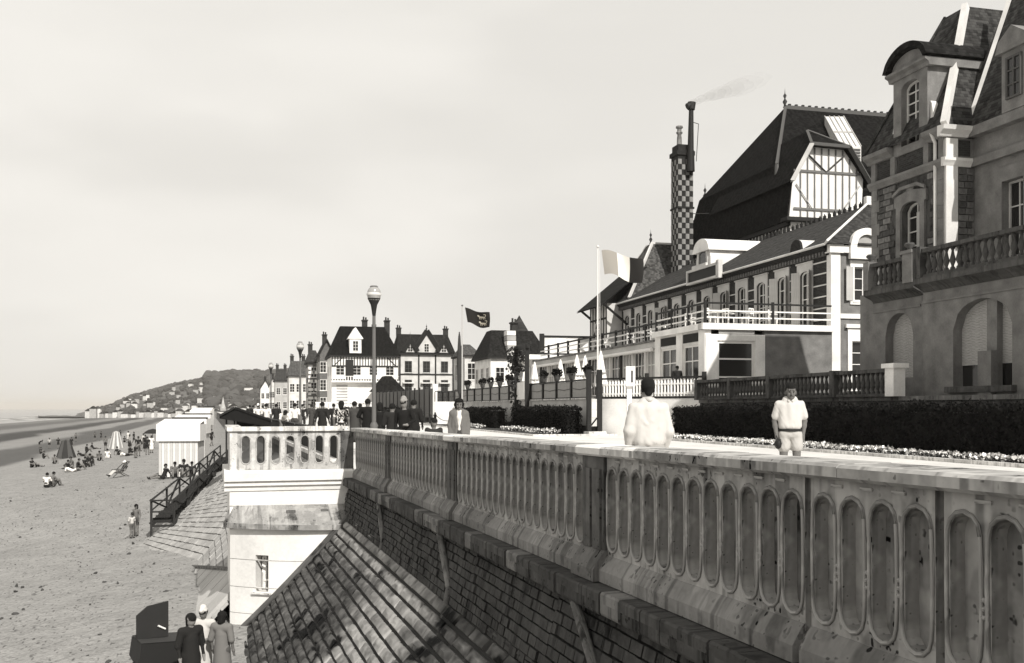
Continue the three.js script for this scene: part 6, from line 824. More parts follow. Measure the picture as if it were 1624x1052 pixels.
// ---------------------------------------------------------------- beach cabins and tents
{
  const cabin = (label, px0, px1, z, y, hTop, side) => { const a = ray(px0, 700, { z }), b = ray(px1, 700, { z }), w = (b.X - a.X) * 1.02, t = thing('beach_cabin', label, 'beach cabin', (a.X + b.X) / 2, y, -(a.d + b.d) / 2, -0.16, 'white beach cabins');
    const n = 14, s = w / n; for (let k = 0; k < n; k++) mesh('canvas_strip', cached('cst' + w.toFixed(2), () => g().box(0.006, s - 0.006, 0, 2.1, -0.03, 0)), k % 2 ? mat2.a : mat2.b, t).position.set(-w / 2 + k * s, 0, k % 2 ? 0 : 0.012);
    mesh('side_curtain', g().box(-w / 2, -w / 2 + 0.04, 0, 2.1, -2.2, -0.03), M.stripe, t); mesh('side_curtain', g().box(w / 2 - 0.04, w / 2, 0, 2.1, -2.2, -0.03), M.stripe, t); mesh('back', g().box(-w / 2, w / 2, 0, 3.2, -2.24, -2.2), M.canvas, t); mesh('canopy_front', g().box(-w / 2 - 0.12, w / 2 + 0.16, 2.08, hTop - 0.28, 0.02, 0.14), M.canvas, t); mesh('canopy_side', g().box(-w / 2 - 0.1, -w / 2 - 0.04, 2.08, hTop - 0.3, -2.2, 0.02).box(w / 2 + 0.06, w / 2 + 0.13, 2.08, hTop - 0.3, -2.2, 0.02), M.canvas, t); mesh('roof', g().quad([-w / 2 - 0.1, hTop - 0.28, 0.1], [w / 2 + 0.14, hTop - 0.28, 0.1], [w / 2 + 0.14, hTop, -2.2], [-w / 2 - 0.1, hTop, -2.2]), mat2.c, t); mesh('roof_edge', g().box(-w / 2 + 0.3, w / 2 + 0.2, hTop - 0.02, hTop + 0.1, -2.3, -2.2), M.timber, t); };
  const mat2 = { a: mat(0.62, { map: T.cloth }), b: mat(0.48, { map: T.cloth }), c: mat(0.66, { map: T.cloth, side: THREE.DoubleSide }) };
  cabin('nearest white striped beach cabin with four people sitting against it', 252, 313, 58.5, -2.5, 3.35); cabin('second white beach cabin half hidden behind the nearest one', 276, 324, 76, -2.5, 3.5); cabin('third small white beach cabin farther along the row', 303, 331, 102, -2.3, 3.85); cabin('tiny fourth beach cabin far along the sea wall', 316, 334, 142, -2.2, 3.9);
  const tent = (label, px, py, hgt, r, n, m1, m2) => { const p = onSand(px, py), t = thing('beach_tent', label, 'tent', p.x, p.y, p.z); for (let i = 0; i < n; i++) { const a0 = i / n * Math.PI * 2, a1 = (i + 0.97) / n * Math.PI * 2, q = g(), P = (a, rr2, y) => [Math.cos(a) * rr2, y, -Math.sin(a) * rr2]; q.quad(P(a0, r, 0), P(a1, r, 0), P(a1, r * 0.42, hgt * 0.93), P(a0, r * 0.42, hgt * 0.93)).tri(P(a0, r * 0.42, hgt * 0.93), P(a1, r * 0.42, hgt * 0.93), [0, hgt, 0]); mesh('canvas_strip', q, i % 2 ? m1 : m2, t); } };
  const dsd = (v) => mat(v, { map: T.cloth, side: THREE.DoubleSide }); tent('tall striped round bathing tent among the crowd on the sand', 184, 712, 2.2, 0.95, 18, dsd(0.22), dsd(0.5)); tent('dark pointed beach tent at left of the crowd', 104.5, 727, 2.0, 1.05, 10, dsd(0.03), dsd(0.07));
}
// where a ray through a pixel meets the sand
function onSand(px, py) { let z = 60; for (let i = 0; i < 60; i++) { const r = ray(px, py, { z }), s = sandY(r.X, r.d), want = (EYE - s) * FOC / (py - 648); z = lerp(z, want, 0.5); } const r = ray(px, py, { z }); return V(r.X, sandY(r.X, r.d), -r.d); }
// ---------------------------------------------------------------- people: a smooth-joined skeleton field, meshed with surface nets
function netMesh(f, lo, hi, cell) {
  const n = [0, 1, 2].map((i) => Math.ceil((hi[i] - lo[i]) / cell) + 1), [nx, ny, nz] = n, F = new Float32Array(nx * ny * nz), id = new Int32Array(nx * ny * nz).fill(-1), pos = [], idx = [];
  for (let k = 0, c = 0; k < nz; k++) for (let j = 0; j < ny; j++) for (let i = 0; i < nx; i++, c++) F[c] = f(lo[0] + i * cell, lo[1] + j * cell, lo[2] + k * cell);
  const at = (i, j, k) => (k * ny + j) * nx + i, E = [[0, 1], [0, 2], [0, 4], [1, 3], [1, 5], [2, 3], [2, 6], [3, 7], [4, 5], [4, 6], [5, 7], [6, 7]];
  for (let k = 0; k < nz - 1; k++) for (let j = 0; j < ny - 1; j++) for (let i = 0; i < nx - 1; i++) {
    const v = []; let m = 0; for (let c = 0; c < 8; c++) { const q = F[at(i + (c & 1), j + ((c >> 1) & 1), k + (c >> 2))]; v.push(q); if (q < 0) m++; } if (m === 0 || m === 8) continue;
    let x = 0, y = 0, z = 0, s = 0; for (const [a, b] of E) if ((v[a] < 0) !== (v[b] < 0)) { const t = v[a] / (v[a] - v[b]); x += lerp(a & 1, b & 1, t); y += lerp((a >> 1) & 1, (b >> 1) & 1, t); z += lerp(a >> 2, b >> 2, t); s++; }
    id[at(i, j, k)] = pos.length / 3; pos.push(lo[0] + (i + x / s) * cell, lo[1] + (j + y / s) * cell, lo[2] + (k + z / s) * cell);
  }
  for (let k = 1; k < nz - 1; k++) for (let j = 1; j < ny - 1; j++) for (let i = 1; i < nx - 1; i++) {
    const a = F[at(i, j, k)] < 0, put = (p, q, r, s, fl) => { if (p < 0 || q < 0 || r < 0 || s < 0) return; if (fl) idx.push(p, q, r, p, r, s); else idx.push(p, r, q, p, s, r); };
    if (a !== (F[at(i + 1, j, k)] < 0)) put(id[at(i, j - 1, k - 1)], id[at(i, j, k - 1)], id[at(i, j, k)], id[at(i, j - 1, k)], a);
    if (a !== (F[at(i, j + 1, k)] < 0)) put(id[at(i - 1, j, k - 1)], id[at(i - 1, j, k)], id[at(i, j, k)], id[at(i, j, k - 1)], a);
    if (a !== (F[at(i, j, k + 1)] < 0)) put(id[at(i - 1, j - 1, k)], id[at(i, j - 1, k)], id[at(i, j, k)], id[at(i - 1, j, k)], a);
  }
  return { pos, idx };
}
const B = (a, b, ra, rb, tag) => { const d = [b[0] - a[0], b[1] - a[1], b[2] - a[2]]; return { a, d, l: Math.max(1e-9, d[0] * d[0] + d[1] * d[1] + d[2] * d[2]), ra, rb, tag }; };
function bd(o, x, y, z) { const px = x - o.a[0], py = y - o.a[1], pz = z - o.a[2], t = Math.min(1, Math.max(0, (px * o.d[0] + py * o.d[1] + pz * o.d[2]) / o.l)), qx = px - o.d[0] * t, qy = py - o.d[1] * t, qz = pz - o.d[2] * t; return Math.sqrt(qx * qx + qy * qy + qz * qz) - o.ra - (o.rb - o.ra) * t; }
function flesh(bones, cell, k = 0.03) { // -> indexed geometry plus the tag of the nearest bone at each vertex
  const lo = [9, 9, 9], hi = [-9, -9, -9]; for (const o of bones) for (let i = 0; i < 3; i++) { const r = Math.max(o.ra, o.rb) + cell * 2.2; lo[i] = Math.min(lo[i], o.a[i] - r, o.a[i] + o.d[i] - r); hi[i] = Math.max(hi[i], o.a[i] + r, o.a[i] + o.d[i] + r); }
  const f = (x, y, z) => { let s = 1; for (const o of bones) { const d = bd(o, x, y, z); const h = Math.max(k - Math.abs(s - d), 0) / k; s = Math.min(s, d) - h * h * k * 0.25; } return s; };
  const { pos, idx } = netMesh(f, lo, hi, cell), nor = [], tags = [], e = cell * 0.5;
  for (let i = 0; i < pos.length; i += 3) { const [x, y, z] = [pos[i], pos[i + 1], pos[i + 2]], n = V(f(x + e, y, z) - f(x - e, y, z), f(x, y + e, z) - f(x, y - e, z), f(x, y, z + e) - f(x, y, z - e)).normalize(); nor.push(n.x, n.y, n.z); let best = 9, t = 'skin'; for (const o of bones) { const d = bd(o, x, y, z) - (o.win || 0); if (d < best) { best = d; t = o.tag; } } tags.push(t); }
  return { pos, idx, nor, tags };
}
function toGeo(list, colour) { // join fleshed pieces into one geometry with vertex colours
  const p = [], n = [], c = [], ix = []; for (const q of list) { const o = p.length / 3; for (const v of q.pos) p.push(v); for (const v of q.nor) n.push(v); for (const i of q.idx) ix.push(i + o); q.tags.forEach((t, i) => { const v = colour(t, q.pos[i * 3], q.pos[i * 3 + 1], q.pos[i * 3 + 2]); c.push(v * 1.035, v, v * 0.95); }); }
  const r = new THREE.BufferGeometry(); r.setAttribute('position', new THREE.Float32BufferAttribute(p, 3)); r.setAttribute('normal', new THREE.Float32BufferAttribute(n, 3)); r.setAttribute('color', new THREE.Float32BufferAttribute(c, 3)); const uvs = []; for (let i = 0; i < p.length; i += 3) uvs.push(p[i] + p[i + 2], p[i + 1]); r.setAttribute('uv', new THREE.Float32BufferAttribute(uvs, 2)); r.setIndex(ix); return r;
}
const stand = () => ({ aL: [0.1, 0.08, 0], tL: [0.12, 0.035, 0.15], kL: [0.1, 0.48, 0.02], hL: [0.095, 0.92, 0], aR: [-0.1, 0.08, 0], tR: [-0.12, 0.035, 0.15], kR: [-0.1, 0.48, 0.02], hR: [-0.095, 0.92, 0], pe: [0, 0.95, 0], wa: [0, 1.12, 0.01], ch: [0, 1.31, 0], sL: [0.185, 1.42, -0.01], sR: [-0.185, 1.42, -0.01], eL: [0.25, 1.14, -0.03], eR: [-0.25, 1.14, -0.03], wL: [0.25, 0.9, 0.05], wR: [-0.25, 0.9, 0.05], fL: [0.25, 0.8, 0.08], fR: [-0.25, 0.8, 0.08], nk: [0, 1.48, 0], hd: [0, 1.6, 0.02] });
const POSE = {
  stand, stand2: () => ({ ...stand(), eL: [0.3, 1.2, 0.04], wL: [0.17, 1.08, 0.2], fL: [0.08, 1.08, 0.24], aR: [-0.14, 0.08, 0.06], kR: [-0.12, 0.48, 0.06] }),
  walk: () => ({ ...stand(), aL: [0.09, 0.1, 0.3], tL: [0.1, 0.07, 0.45], kL: [0.1, 0.5, 0.2], aR: [-0.09, 0.16, -0.34], tR: [-0.1, 0.05, -0.22], kR: [-0.1, 0.48, -0.06], wL: [0.25, 0.92, -0.12], fL: [0.25, 0.83, -0.14], wR: [-0.25, 0.94, 0.17], fR: [-0.25, 0.86, 0.22] }),
  sit: () => ({ aL: [0.13, 0.06, 0.56], tL: [0.14, 0.04, 0.7], kL: [0.14, 0.46, 0.36], hL: [0.1, 0.12, 0], aR: [-0.13, 0.06, 0.52], tR: [-0.14, 0.04, 0.66], kR: [-0.13, 0.44, 0.34], hR: [-0.1, 0.12, 0], pe: [0, 0.14, -0.02], wa: [0, 0.31, -0.06], ch: [0, 0.5, -0.04], sL: [0.185, 0.6, -0.02], sR: [-0.185, 0.6, -0.02], eL: [0.26, 0.38, 0.12], eR: [-0.26, 0.38, 0.12], wL: [0.14, 0.42, 0.3], wR: [-0.14, 0.42, 0.28], fL: [0.07, 0.42, 0.36], fR: [-0.07, 0.42, 0.34], nk: [0, 0.66, 0], hd: [0, 0.78, 0.04] }),
  flat: () => ({ aL: [0.1, 0.07, 0.86], tL: [0.12, 0.17, 0.92], kL: [0.1, 0.14, 0.44], hL: [0.1, 0.12, 0], aR: [-0.1, 0.07, 0.84], tR: [-0.12, 0.17, 0.9], kR: [-0.12, 0.26, 0.42], hR: [-0.1, 0.12, 0], pe: [0, 0.14, -0.02], wa: [0, 0.3, -0.1], ch: [0, 0.47, -0.18], sL: [0.185, 0.56, -0.2], sR: [-0.185, 0.56, -0.2], eL: [0.24, 0.3, -0.34], eR: [-0.24, 0.3, -0.34], wL: [0.22, 0.06, -0.36], wR: [-0.22, 0.06, -0.36], fL: [0.22, 0.03, -0.28], fR: [-0.22, 0.03, -0.28], nk: [0, 0.62, -0.2], hd: [0, 0.74, -0.18] }),
  recline: () => ({ aL: [0.1, 0.07, 0.86], tL: [0.12, 0.17, 0.92], kL: [0.1, 0.14, 0.44], hL: [0.1, 0.11, 0], aR: [-0.1, 0.07, 0.84], tR: [-0.12, 0.17, 0.9], kR: [-0.12, 0.3, 0.42], hR: [-0.1, 0.11, 0], pe: [0, 0.12, -0.02], wa: [0, 0.18, -0.18], ch: [0, 0.26, -0.36], sL: [0.185, 0.31, -0.46], sR: [-0.185, 0.31, -0.46], eL: [0.24, 0.06, -0.5], eR: [-0.24, 0.06, -0.5], wL: [0.2, 0.06, -0.28], wR: [-0.2, 0.06, -0.28], fL: [0.18, 0.05, -0.2], fR: [-0.18, 0.05, -0.2], nk: [0, 0.36, -0.5], hd: [0, 0.46, -0.54] }),
  chair: () => ({ aL: [0.1, 0.12, 0.72], tL: [0.12, 0.16, 0.86], kL: [0.1, 0.38, 0.42], hL: [0.1, 0.3, 0], aR: [-0.1, 0.12, 0.72], tR: [-0.12, 0.16, 0.86], kR: [-0.1, 0.38, 0.42], hR: [-0.1, 0.3, 0], pe: [0, 0.32, -0.02], wa: [0, 0.42, -0.18], ch: [0, 0.56, -0.3], sL: [0.185, 0.66, -0.36], sR: [-0.185, 0.66, -0.36], eL: [0.25, 0.44, -0.22], eR: [-0.25, 0.44, -0.22], wL: [0.16, 0.44, 0.02], wR: [-0.16, 0.44, 0.02], fL: [0.1, 0.44, 0.1], fR: [-0.1, 0.44, 0.1], nk: [0, 0.72, -0.36], hd: [0, 0.84, -0.34] }),
  stoop: () => ({ ...stand(), wa: [0, 1.06, 0.12], ch: [0, 1.16, 0.3], sL: [0.185, 1.2, 0.38], sR: [-0.185, 1.2, 0.38], eL: [0.22, 0.92, 0.42], eR: [-0.22, 0.92, 0.42], wL: [0.16, 0.7, 0.46], wR: [-0.16, 0.7, 0.46], fL: [0.14, 0.6, 0.48], fR: [-0.14, 0.6, 0.48], nk: [0, 1.24, 0.42], hd: [0, 1.3, 0.54] }),
};
function bonesOf(J, o = {}) {
  const sl = o.sleeve || 'short', leg = o.leg || 'long', w = o.w || 1, L = []; const T2 = 'top', K = leg === 'short' ? 'skin' : 'bottom', mid = (a, b, t) => a.map((v, i) => lerp(v, b[i], t));
  for (const s of ['L', 'R']) { const h = J['h' + s], k = J['k' + s], a = J['a' + s], m = mid(h, k, 0.62); L.push(B(h, m, 0.088 * w, 0.076 * w, 'bottom'), B(m, k, 0.074 * w, 0.06 * w, K), B(k, mid(k, a, 0.4), 0.058, 0.056, K), B(mid(k, a, 0.4), a, 0.056, 0.04, K), B(a, J['t' + s], 0.042, 0.032, 'shoe')); }
  for (const s of ['L', 'R']) { const S = J['s' + s], e = J['e' + s], w2 = J['w' + s], m = mid(S, e, 0.7); L.push(B(S, m, 0.06 * w, 0.05 * w, T2), B(m, e, 0.048, 0.042, sl === 'none' ? 'skin' : sl === 'long' ? T2 : 'skin'), B(e, w2, 0.04, 0.03, sl === 'long' ? T2 : 'skin'), B(w2, J['f' + s], 0.033, 0.024, 'skin')); }
  L.push(B(J.hL, J.hR, 0.1 * w, 0.1 * w, 'bottom'), B(J.pe, J.wa, 0.115 * w, 0.108 * w, o.dress ? T2 : 'bottom'), B(mid(J.pe, J.wa, 0.6), J.ch, 0.112 * w, 0.128 * w, T2), B(J.ch, J.sL, 0.1 * w, 0.066, T2), B(J.ch, J.sR, 0.1 * w, 0.066, T2), B(J.nk, J.hd, 0.052, 0.052, 'skin'));
  const up = V(...J.hd).sub(V(...J.nk)).normalize(), h = J.hd; const off = (a, b) => [h[0] + up.x * a, h[1] + up.y * a, h[2] + up.z * a + b]; L.push(B(off(-0.01, 0.012), off(0.05, 0.0), 0.078, 0.09, 'skin'));
  L.push({ ...B(off(0.07, -0.02), off(0.06, 0.012), 0.095, 0.082, 'hair'), win: 0.002 }); if (o.bob) L.push(B(off(0.05, -0.03), off(-0.06, -0.045), 0.1, 0.08, 'hair'));
  if (o.coat) { L.push(B(mid(J.ch, J.wa, 0.4), mid(J.kL, J.kR, 0.5), 0.15, 0.21, 'top'), B([J.sL[0] * 0.6, J.sL[1] - 0.02, J.sL[2]], [J.sR[0] * 0.6, J.sR[1] - 0.02, J.sR[2]], 0.1, 0.1, 'top'), B(J.sL, J.eL, 0.075, 0.07, 'top'), B(J.sR, J.eR, 0.075, 0.07, 'top')); }
  if (o.skirt) { L.push(B(J.pe, mid(J.kL, J.kR, 0.5), 0.13 * w, 0.19, 'bottom'), B(mid(J.hL, J.hR, 0.5), mid(J.kL, J.kR, 0.5), 0.13, 0.2, 'bottom')); }
  if (o.hat) { L.push(B(off(0.115, -0.01), off(0.15, -0.01), 0.09, 0.08, 'hat'), B(off(0.1, -0.09), off(0.1, 0.1), 0.05, 0.05, 'hat')); }
  return L;
}
const fleshCache = new Map();
const skinM = new THREE.MeshPhysicalMaterial({ vertexColors: true, roughness: 0.95, specularIntensity: 0.3, bumpMap: T.rough, bumpScale: 0.002 });
function person(label, at, yaw, pose, o = {}, group) { // one closed body; o: tones and build
  const key = [pose, o.sleeve, o.leg, o.skirt, o.hat, o.bob, o.w, o.dress, o.coat, o.cell].join('|'); if (!fleshCache.has(key)) fleshCache.set(key, flesh(bonesOf(POSE[pose](), o), o.cell || 0.021));
  const tone = { skin: o.skin ?? 0.16, top: o.top ?? 0.03, bottom: o.bottom ?? 0.03, hair: o.hair ?? 0.012, shoe: o.shoe ?? 0.03, hat: o.hatTone ?? 0.03 };
  const geo = toGeo([fleshCache.get(key)], (t, x, y, z) => o.dots && (t === 'top' || t === 'bottom') ? (hash(Math.round(x * 22), Math.round(y * 22), Math.round(z * 22)) > 0.62 ? 0.6 : 0.02) : tone[t]);
  const m = thingMesh('person', label, 'person', geo, skinM, group); m.position.copy(at); m.rotation.y = yaw; const s = (o.h || 1.72) / 1.74; m.scale.setScalar(s); return m;
}
const clothM = new THREE.MeshPhysicalMaterial({ vertexColors: true, roughness: 1, specularIntensity: 0.15, bumpMap: T.rough, bumpScale: 0.007 });
const onProm = (px, z) => { const r = ray(px, 648, { z }); return V(r.X, 0, -r.d); };

// ---- strollers on the promenade
{
  const W = 0.72, D = 0.02, away = Math.PI, here = 0;
  const list = [
    ['man in a dark jacket walking left of the woman in the polka-dot dress', 511, 40, away, 'walk', { top: D, bottom: D, sleeve: 'long', coat: true }],
    ['woman in a polka-dot dress seen over the bastion parapet', 541, 34, away, 'stand', { dots: true, skirt: true, bob: true, dress: true }],
    ['dark-suited man just right of the polka-dot dress', 562, 36, away, 'stand', { top: 0.05, bottom: 0.04, sleeve: 'long', coat: true }],
    ['black-clad man behind the nearest lamp post', 583, 33, away, 'stand2', { top: 0.012, bottom: 0.012, sleeve: 'long', coat: true, h: 1.78 }],
    ['black-clad woman right of the nearest lamp post', 602, 32, away, 'stand', { top: 0.012, bottom: 0.012, sleeve: 'long', skirt: true, bob: true, h: 1.66 }],
    ['person in white trousers half hidden behind the dark-cloaked man', 622, 27, away, 'stand', { top: 0.02, bottom: W, h: 1.6, sleeve: 'long', coat: true }],
    ['broad man in a black coat with a pale cap facing along the promenade', 641, 25.5, here - 0.3, 'stand2', { top: 0.012, bottom: 0.012, sleeve: 'long', hat: true, hatTone: 0.25, w: 1.2, h: 1.72, skin: 0.2 }],
    ['second black-coated figure right of the man with the cap', 656, 30, away, 'walk', { top: 0.015, bottom: 0.015, sleeve: 'long', coat: true }],
    ['dark-haired child peeping over the balustrade', 688, 20.5, 0.3, 'stand', { top: 0.03, bottom: 0.03, h: 1.28, bob: true }],
    ['person in a white shirt beside the second street lamp', 467, 48, away, 'stand', { top: W, bottom: 0.05 }],
    ['person in a pale blouse left of the second street lamp', 449, 46, 0.4, 'stoop', { top: W, bottom: 0.2, bob: true }],
    ['dark figure walking beyond the person in the pale blouse', 438, 56, away, 'walk', { top: D, bottom: D, sleeve: 'long', coat: true }],
    ['figure in white with a white hat near the farthest lamp', 409, 62, away, 'stand', { top: W, bottom: W, hat: true, hatTone: 0.7 }],
    ['person in a white shirt right of the white-hatted figure', 422, 52, away, 'stand', { top: W, bottom: 0.03 }],
    ['dark figure close to the second lamp post', 480, 60, 0, 'stand', { top: D, bottom: D, sleeve: 'long', skin: 0.3 }],
    ['dark walker in the gap before the low white wall', 494, 64, away, 'walk', { top: 0.05, bottom: D, sleeve: 'long', coat: true }],
    ['far dark stroller left of the farthest lamp', 416, 84, away, 'stand', { top: D, bottom: D, sleeve: 'long', coat: true }],
    ['far stroller in pale clothes on the promenade', 401, 90, away, 'walk', { top: 0.5, bottom: 0.4 }],
    ['far dark couple member on the promenade edge', 396, 76, away, 'walk', { top: D, bottom: D, sleeve: 'long', coat: true }],
    ['dark-dressed woman near the windbreak fence', 571, 52, away, 'stand', { top: D, bottom: D, skirt: true, bob: true, sleeve: 'long', coat: true }],
    ['dark-dressed man farther behind the lamp', 529, 54, away, 'walk', { top: D, bottom: D, sleeve: 'long', coat: true }],
    ['waiter in black standing at the annexe window', 1074, 52, 0, 'stand', { top: D, bottom: D, sleeve: 'long', coat: true }],
  ];
  for (const [l, px, z, yaw, pose, o] of list) { const p = onProm(px, z); if (px > 1000) { const r = rayB(1074, 600, { X: 21.6 }), w = V(r.X, 2.0, -r.d).applyAxisAngle(V(0, 1, 0), RB); p.copy(w); } person(l, p, yaw - TH, pose, o, 'people on the promenade'); }
}
// ---- bathers on the sand
{
  const W = 0.72, D = 0.02, S = 0.14, list = [
    ['seated sunbather in a white top at the far left of the sand', 74, 774, 2.8, 'sit', { top: W, bottom: D }],
    ['sunbather with bare back beside the one in the white top', 84, 772, 2.4, 'sit', { top: S, bottom: 0.05 }],
    ['standing child in dark hat at the foot of the stone apron', 209, 854, 0.6, 'stand', { top: 0.5, bottom: 0.1, h: 1.0, hat: true, leg: 'short' }],
    ['child with dark hair bending at the foot of the stone apron', 216, 851, -0.7, 'stand', { top: S, bottom: 0.06, h: 1.3, bob: true, leg: 'short', hair: 0.008 }],
    ['person in black sitting at the left corner of the nearest cabin', 258, 757, -1.0, 'flat', { top: D, bottom: D }],
    ['bare-armed person sitting against the nearest cabin, second from left', 277, 756, 0.1, 'sit', { top: 0.12, bottom: D }],
    ['man in dark jersey sitting tallest against the nearest cabin', 291, 755, 0.2, 'sit', { top: D, bottom: 0.3, h: 1.9 }],
    ['person sitting at the right corner of the nearest cabin', 304, 752, 0, 'sit', { top: D, bottom: D, h: 1.6 }],
    ['man climbing beside the cabins near the timber ramp', 335, 708, 2.5, 'walk', { top: D, bottom: D, h: 1.7 }],
    ['person in white sitting behind the timber ramp', 320, 717, 1.2, 'sit', { top: W, bottom: 0.4 }],
    ['dark seated figure at the left edge of the sand', 50, 742, 1.0, 'sit', { top: D, bottom: D }], ['dark figure lying at the left edge of the sand', 58, 741, 0.8, 'recline', { top: D, bottom: D }],
    ['small seated figure left of the dark pointed tent', 86, 736, 0.5, 'sit', { top: S, bottom: D }],
    ['seated bather in the front row, leftmost of three', 107, 748, 2.2, 'sit', { top: D, bottom: D }], ['upright bather in the front row, middle of three', 113, 744, -1.2, 'sit', { top: 0.1, bottom: D, h: 1.9 }], ['stooped bather in the front row, rightmost of three', 124, 746, 1.9, 'sit', { top: D, bottom: D }],
    ['white towel-wrapped person among the front-row bathers', 115, 749, 1.5, 'recline', { top: W, bottom: W }],
    ['dark bather sitting right of the front row', 134, 742, 2.4, 'sit', { top: D, bottom: D }], ['taller dark bather next to the one right of the front row', 142, 740, 2.9, 'sit', { top: D, bottom: D, h: 2.0 }],
    ['bather sitting alone midway between groups', 157, 731, 0.4, 'sit', { top: 0.08, bottom: D }],
    ['bather in a white shirt sitting below the striped tent', 170, 727, 2.9, 'sit', { top: W, bottom: W }],
    ['dark bather lying right of the dark tent', 131, 724, 1.0, 'recline', { top: D, bottom: D }], ['dark bather sitting right of the dark tent', 137, 718, 2.0, 'sit', { top: D, bottom: D, h: 1.9 }], ['dark bather leaning back near the striped tent', 148, 713, 1.4, 'flat', { top: D, bottom: D }],
    ['person standing left of the striped tent', 167, 715, 0.6, 'stand', { top: S, bottom: D, leg: 'short' }],
    ['person in dark clothes seated right of the striped tent', 206, 722, 2.0, 'sit', { top: D, bottom: D, h: 1.9 }], ['person reclining with white cloth right of the striped tent', 200, 724, 1.6, 'recline', { top: W, bottom: D }],
    ['tall dark man standing in the middle of the crowd', 219, 724, 0.3, 'stand', { top: D, bottom: D, h: 1.85 }], ['standing bather in white shorts beside the tall dark man', 233, 722, 2.8, 'stand2', { top: D, bottom: D, leg: 'short' }], ['woman in a white dress standing near the cabins', 240, 719, 0.2, 'stand', { top: W, bottom: W, skirt: true, bob: true }],
    ['dark walker at the rear of the crowd', 212, 706, 1.2, 'walk', { top: D, bottom: D }], ['rear bather in pale top', 226, 704, 2.2, 'sit', { top: 0.6, bottom: D }], ['rear bather in black near the parasol', 197, 702, 0.8, 'sit', { top: D, bottom: D }], ['rear standing bather beyond the striped tent', 190, 699, 0.8, 'stand', { top: D, bottom: D }],
    ['tiny dark figure left of the dark tent', 92, 712, 0.2, 'stand', { top: D, bottom: D }], ['tiny pale figure near the tide line', 78, 712, 0.2, 'stand', { top: 0.4, bottom: D }], ['tiny figure bending near the tide line', 62, 711, 1.2, 'stoop', { top: D, bottom: D }], ['tiny wader at the wet sand', 160, 700, 1.2, 'walk', { top: D, bottom: D }], ['second tiny wader at the wet sand', 150, 700, 0.4, 'stand', { top: 0.1, bottom: D }], ['third tiny wader at the wet sand', 120, 701, 0.4, 'stand', { top: S, bottom: D }],
    ['dark bather sitting behind the striped tent', 178, 700, 0.5, 'sit', { top: D, bottom: D, h: 1.9 }], ['bather in white kneeling close to the parasol', 236, 711, 1.1, 'sit', { top: W, bottom: W }], ['dark couple member standing left of the parasol', 230, 716, 0.5, 'stand', { top: D, bottom: D, skirt: true }], ['dark bather leaning back right of the white-shirted one', 188, 722, 2.2, 'flat', { top: D, bottom: D }], ['pale-legged bather lying between the two tents', 143, 727, 0.9, 'recline', { top: S, bottom: D }], ['dark standing figure behind the dark tent', 113, 713, 0.6, 'stand', { top: D, bottom: D }], ['small bather sitting far left near the tide line', 69, 728, 1.6, 'sit', { top: D, bottom: D }], ['pair member in black sitting far left', 64, 720, 1.2, 'sit', { top: D, bottom: D }], ['standing woman in dark skirt at the crowd edge', 205, 713, 1.4, 'stand', { top: 0.3, bottom: D, skirt: true, bob: true }], ['stooping bather in front of the crowd', 214, 727, 1.9, 'stoop', { top: S, bottom: D }], ['white-clad bather at the back of the crowd', 203, 703, 2.2, 'stand', { top: W, bottom: W }],
    ['dark bather reclining in the thick of the crowd', 213, 717, 2.4, 'recline', { top: D, bottom: D }], ['bather in pale shirt standing behind the tall dark man', 227, 712, 2.0, 'stand', { top: 0.6, bottom: D }],
  ];
  for (const [l, px, py, yaw, pose, o] of list) person(l, /nearest cabin/.test(l) ? (() => { const r = ray(px, 700, { z: 57.3 }); return V(r.X, sandY(r.X, r.d), -r.d); })() : onSand(px, py), yaw, pose, { leg: 'short', ...o }, 'people on the beach');
  // deck chair with its sleeper
  const p = onSand(190, 757), c = thing('deck_chair', 'striped deck chair standing alone on the sand', 'deck chair', p.x, p.y, p.z, -1.0); for (const s of [-0.29, 0.29]) { mesh('frame_rail', g().bar([s, 0.02, 0.62], [s, 0.98, -0.5], 0.045), M.timberMid, c); mesh('leg_rail', g().bar([s * 0.9, 0.02, -0.55], [s * 0.9, 0.5, 0.4], 0.04), M.timberMid, c); mesh('arm', g().bar([s, 0.5, -0.1], [s, 0.46, 0.42], 0.05), M.timberMid, c); } mesh('cross_bar', g().bar([-0.29, 0.98, -0.5], [0.29, 0.98, -0.5], 0.04).bar([-0.29, 0.3, 0.5], [0.29, 0.3, 0.5], 0.04), M.timberMid, c);
  const n = 12, cv = g(), pt = (f) => [lerp(0.98, 0.3, f) - 0.3 * Math.sin(Math.PI * f), lerp(-0.5, 0.5, f)]; for (let i = 0; i < n; i++) { const a = pt(i / n), b = pt((i + 1) / n); cv.quad([-0.26, b[0], b[1]], [0.26, b[0], b[1]], [0.26, a[0], a[1]], [-0.26, a[0], a[1]]); } mesh('canvas_sling', cv, mat(0.2, { map: T.stripe, side: THREE.DoubleSide }), c);
  person('man with white hat lying back in the lone deck chair', p.clone().add(V(0, 0.02, 0)), -1.0, 'chair', { top: D, bottom: 0.5, hat: true, hatTone: 0.7 }, 'people on the beach');
  // parasol near the cabins
  const q = onSand(241, 712), u = thing('beach_parasol', 'dark open parasol on the sand left of the cabins', 'parasol', q.x, q.y, q.z); mesh('pole', g().cyl([0, 0, 0], [0.08, 2.1, 0], 0.025), M.timber, u); mesh('canopy', g().at(0.08, 1.65, 0).lathe([[1.0, 0], [0.85, 0.18], [0.5, 0.4], [0.001, 0.52]], 10), mat(0.02, { side: THREE.DoubleSide, map: T.cloth }), u);
}
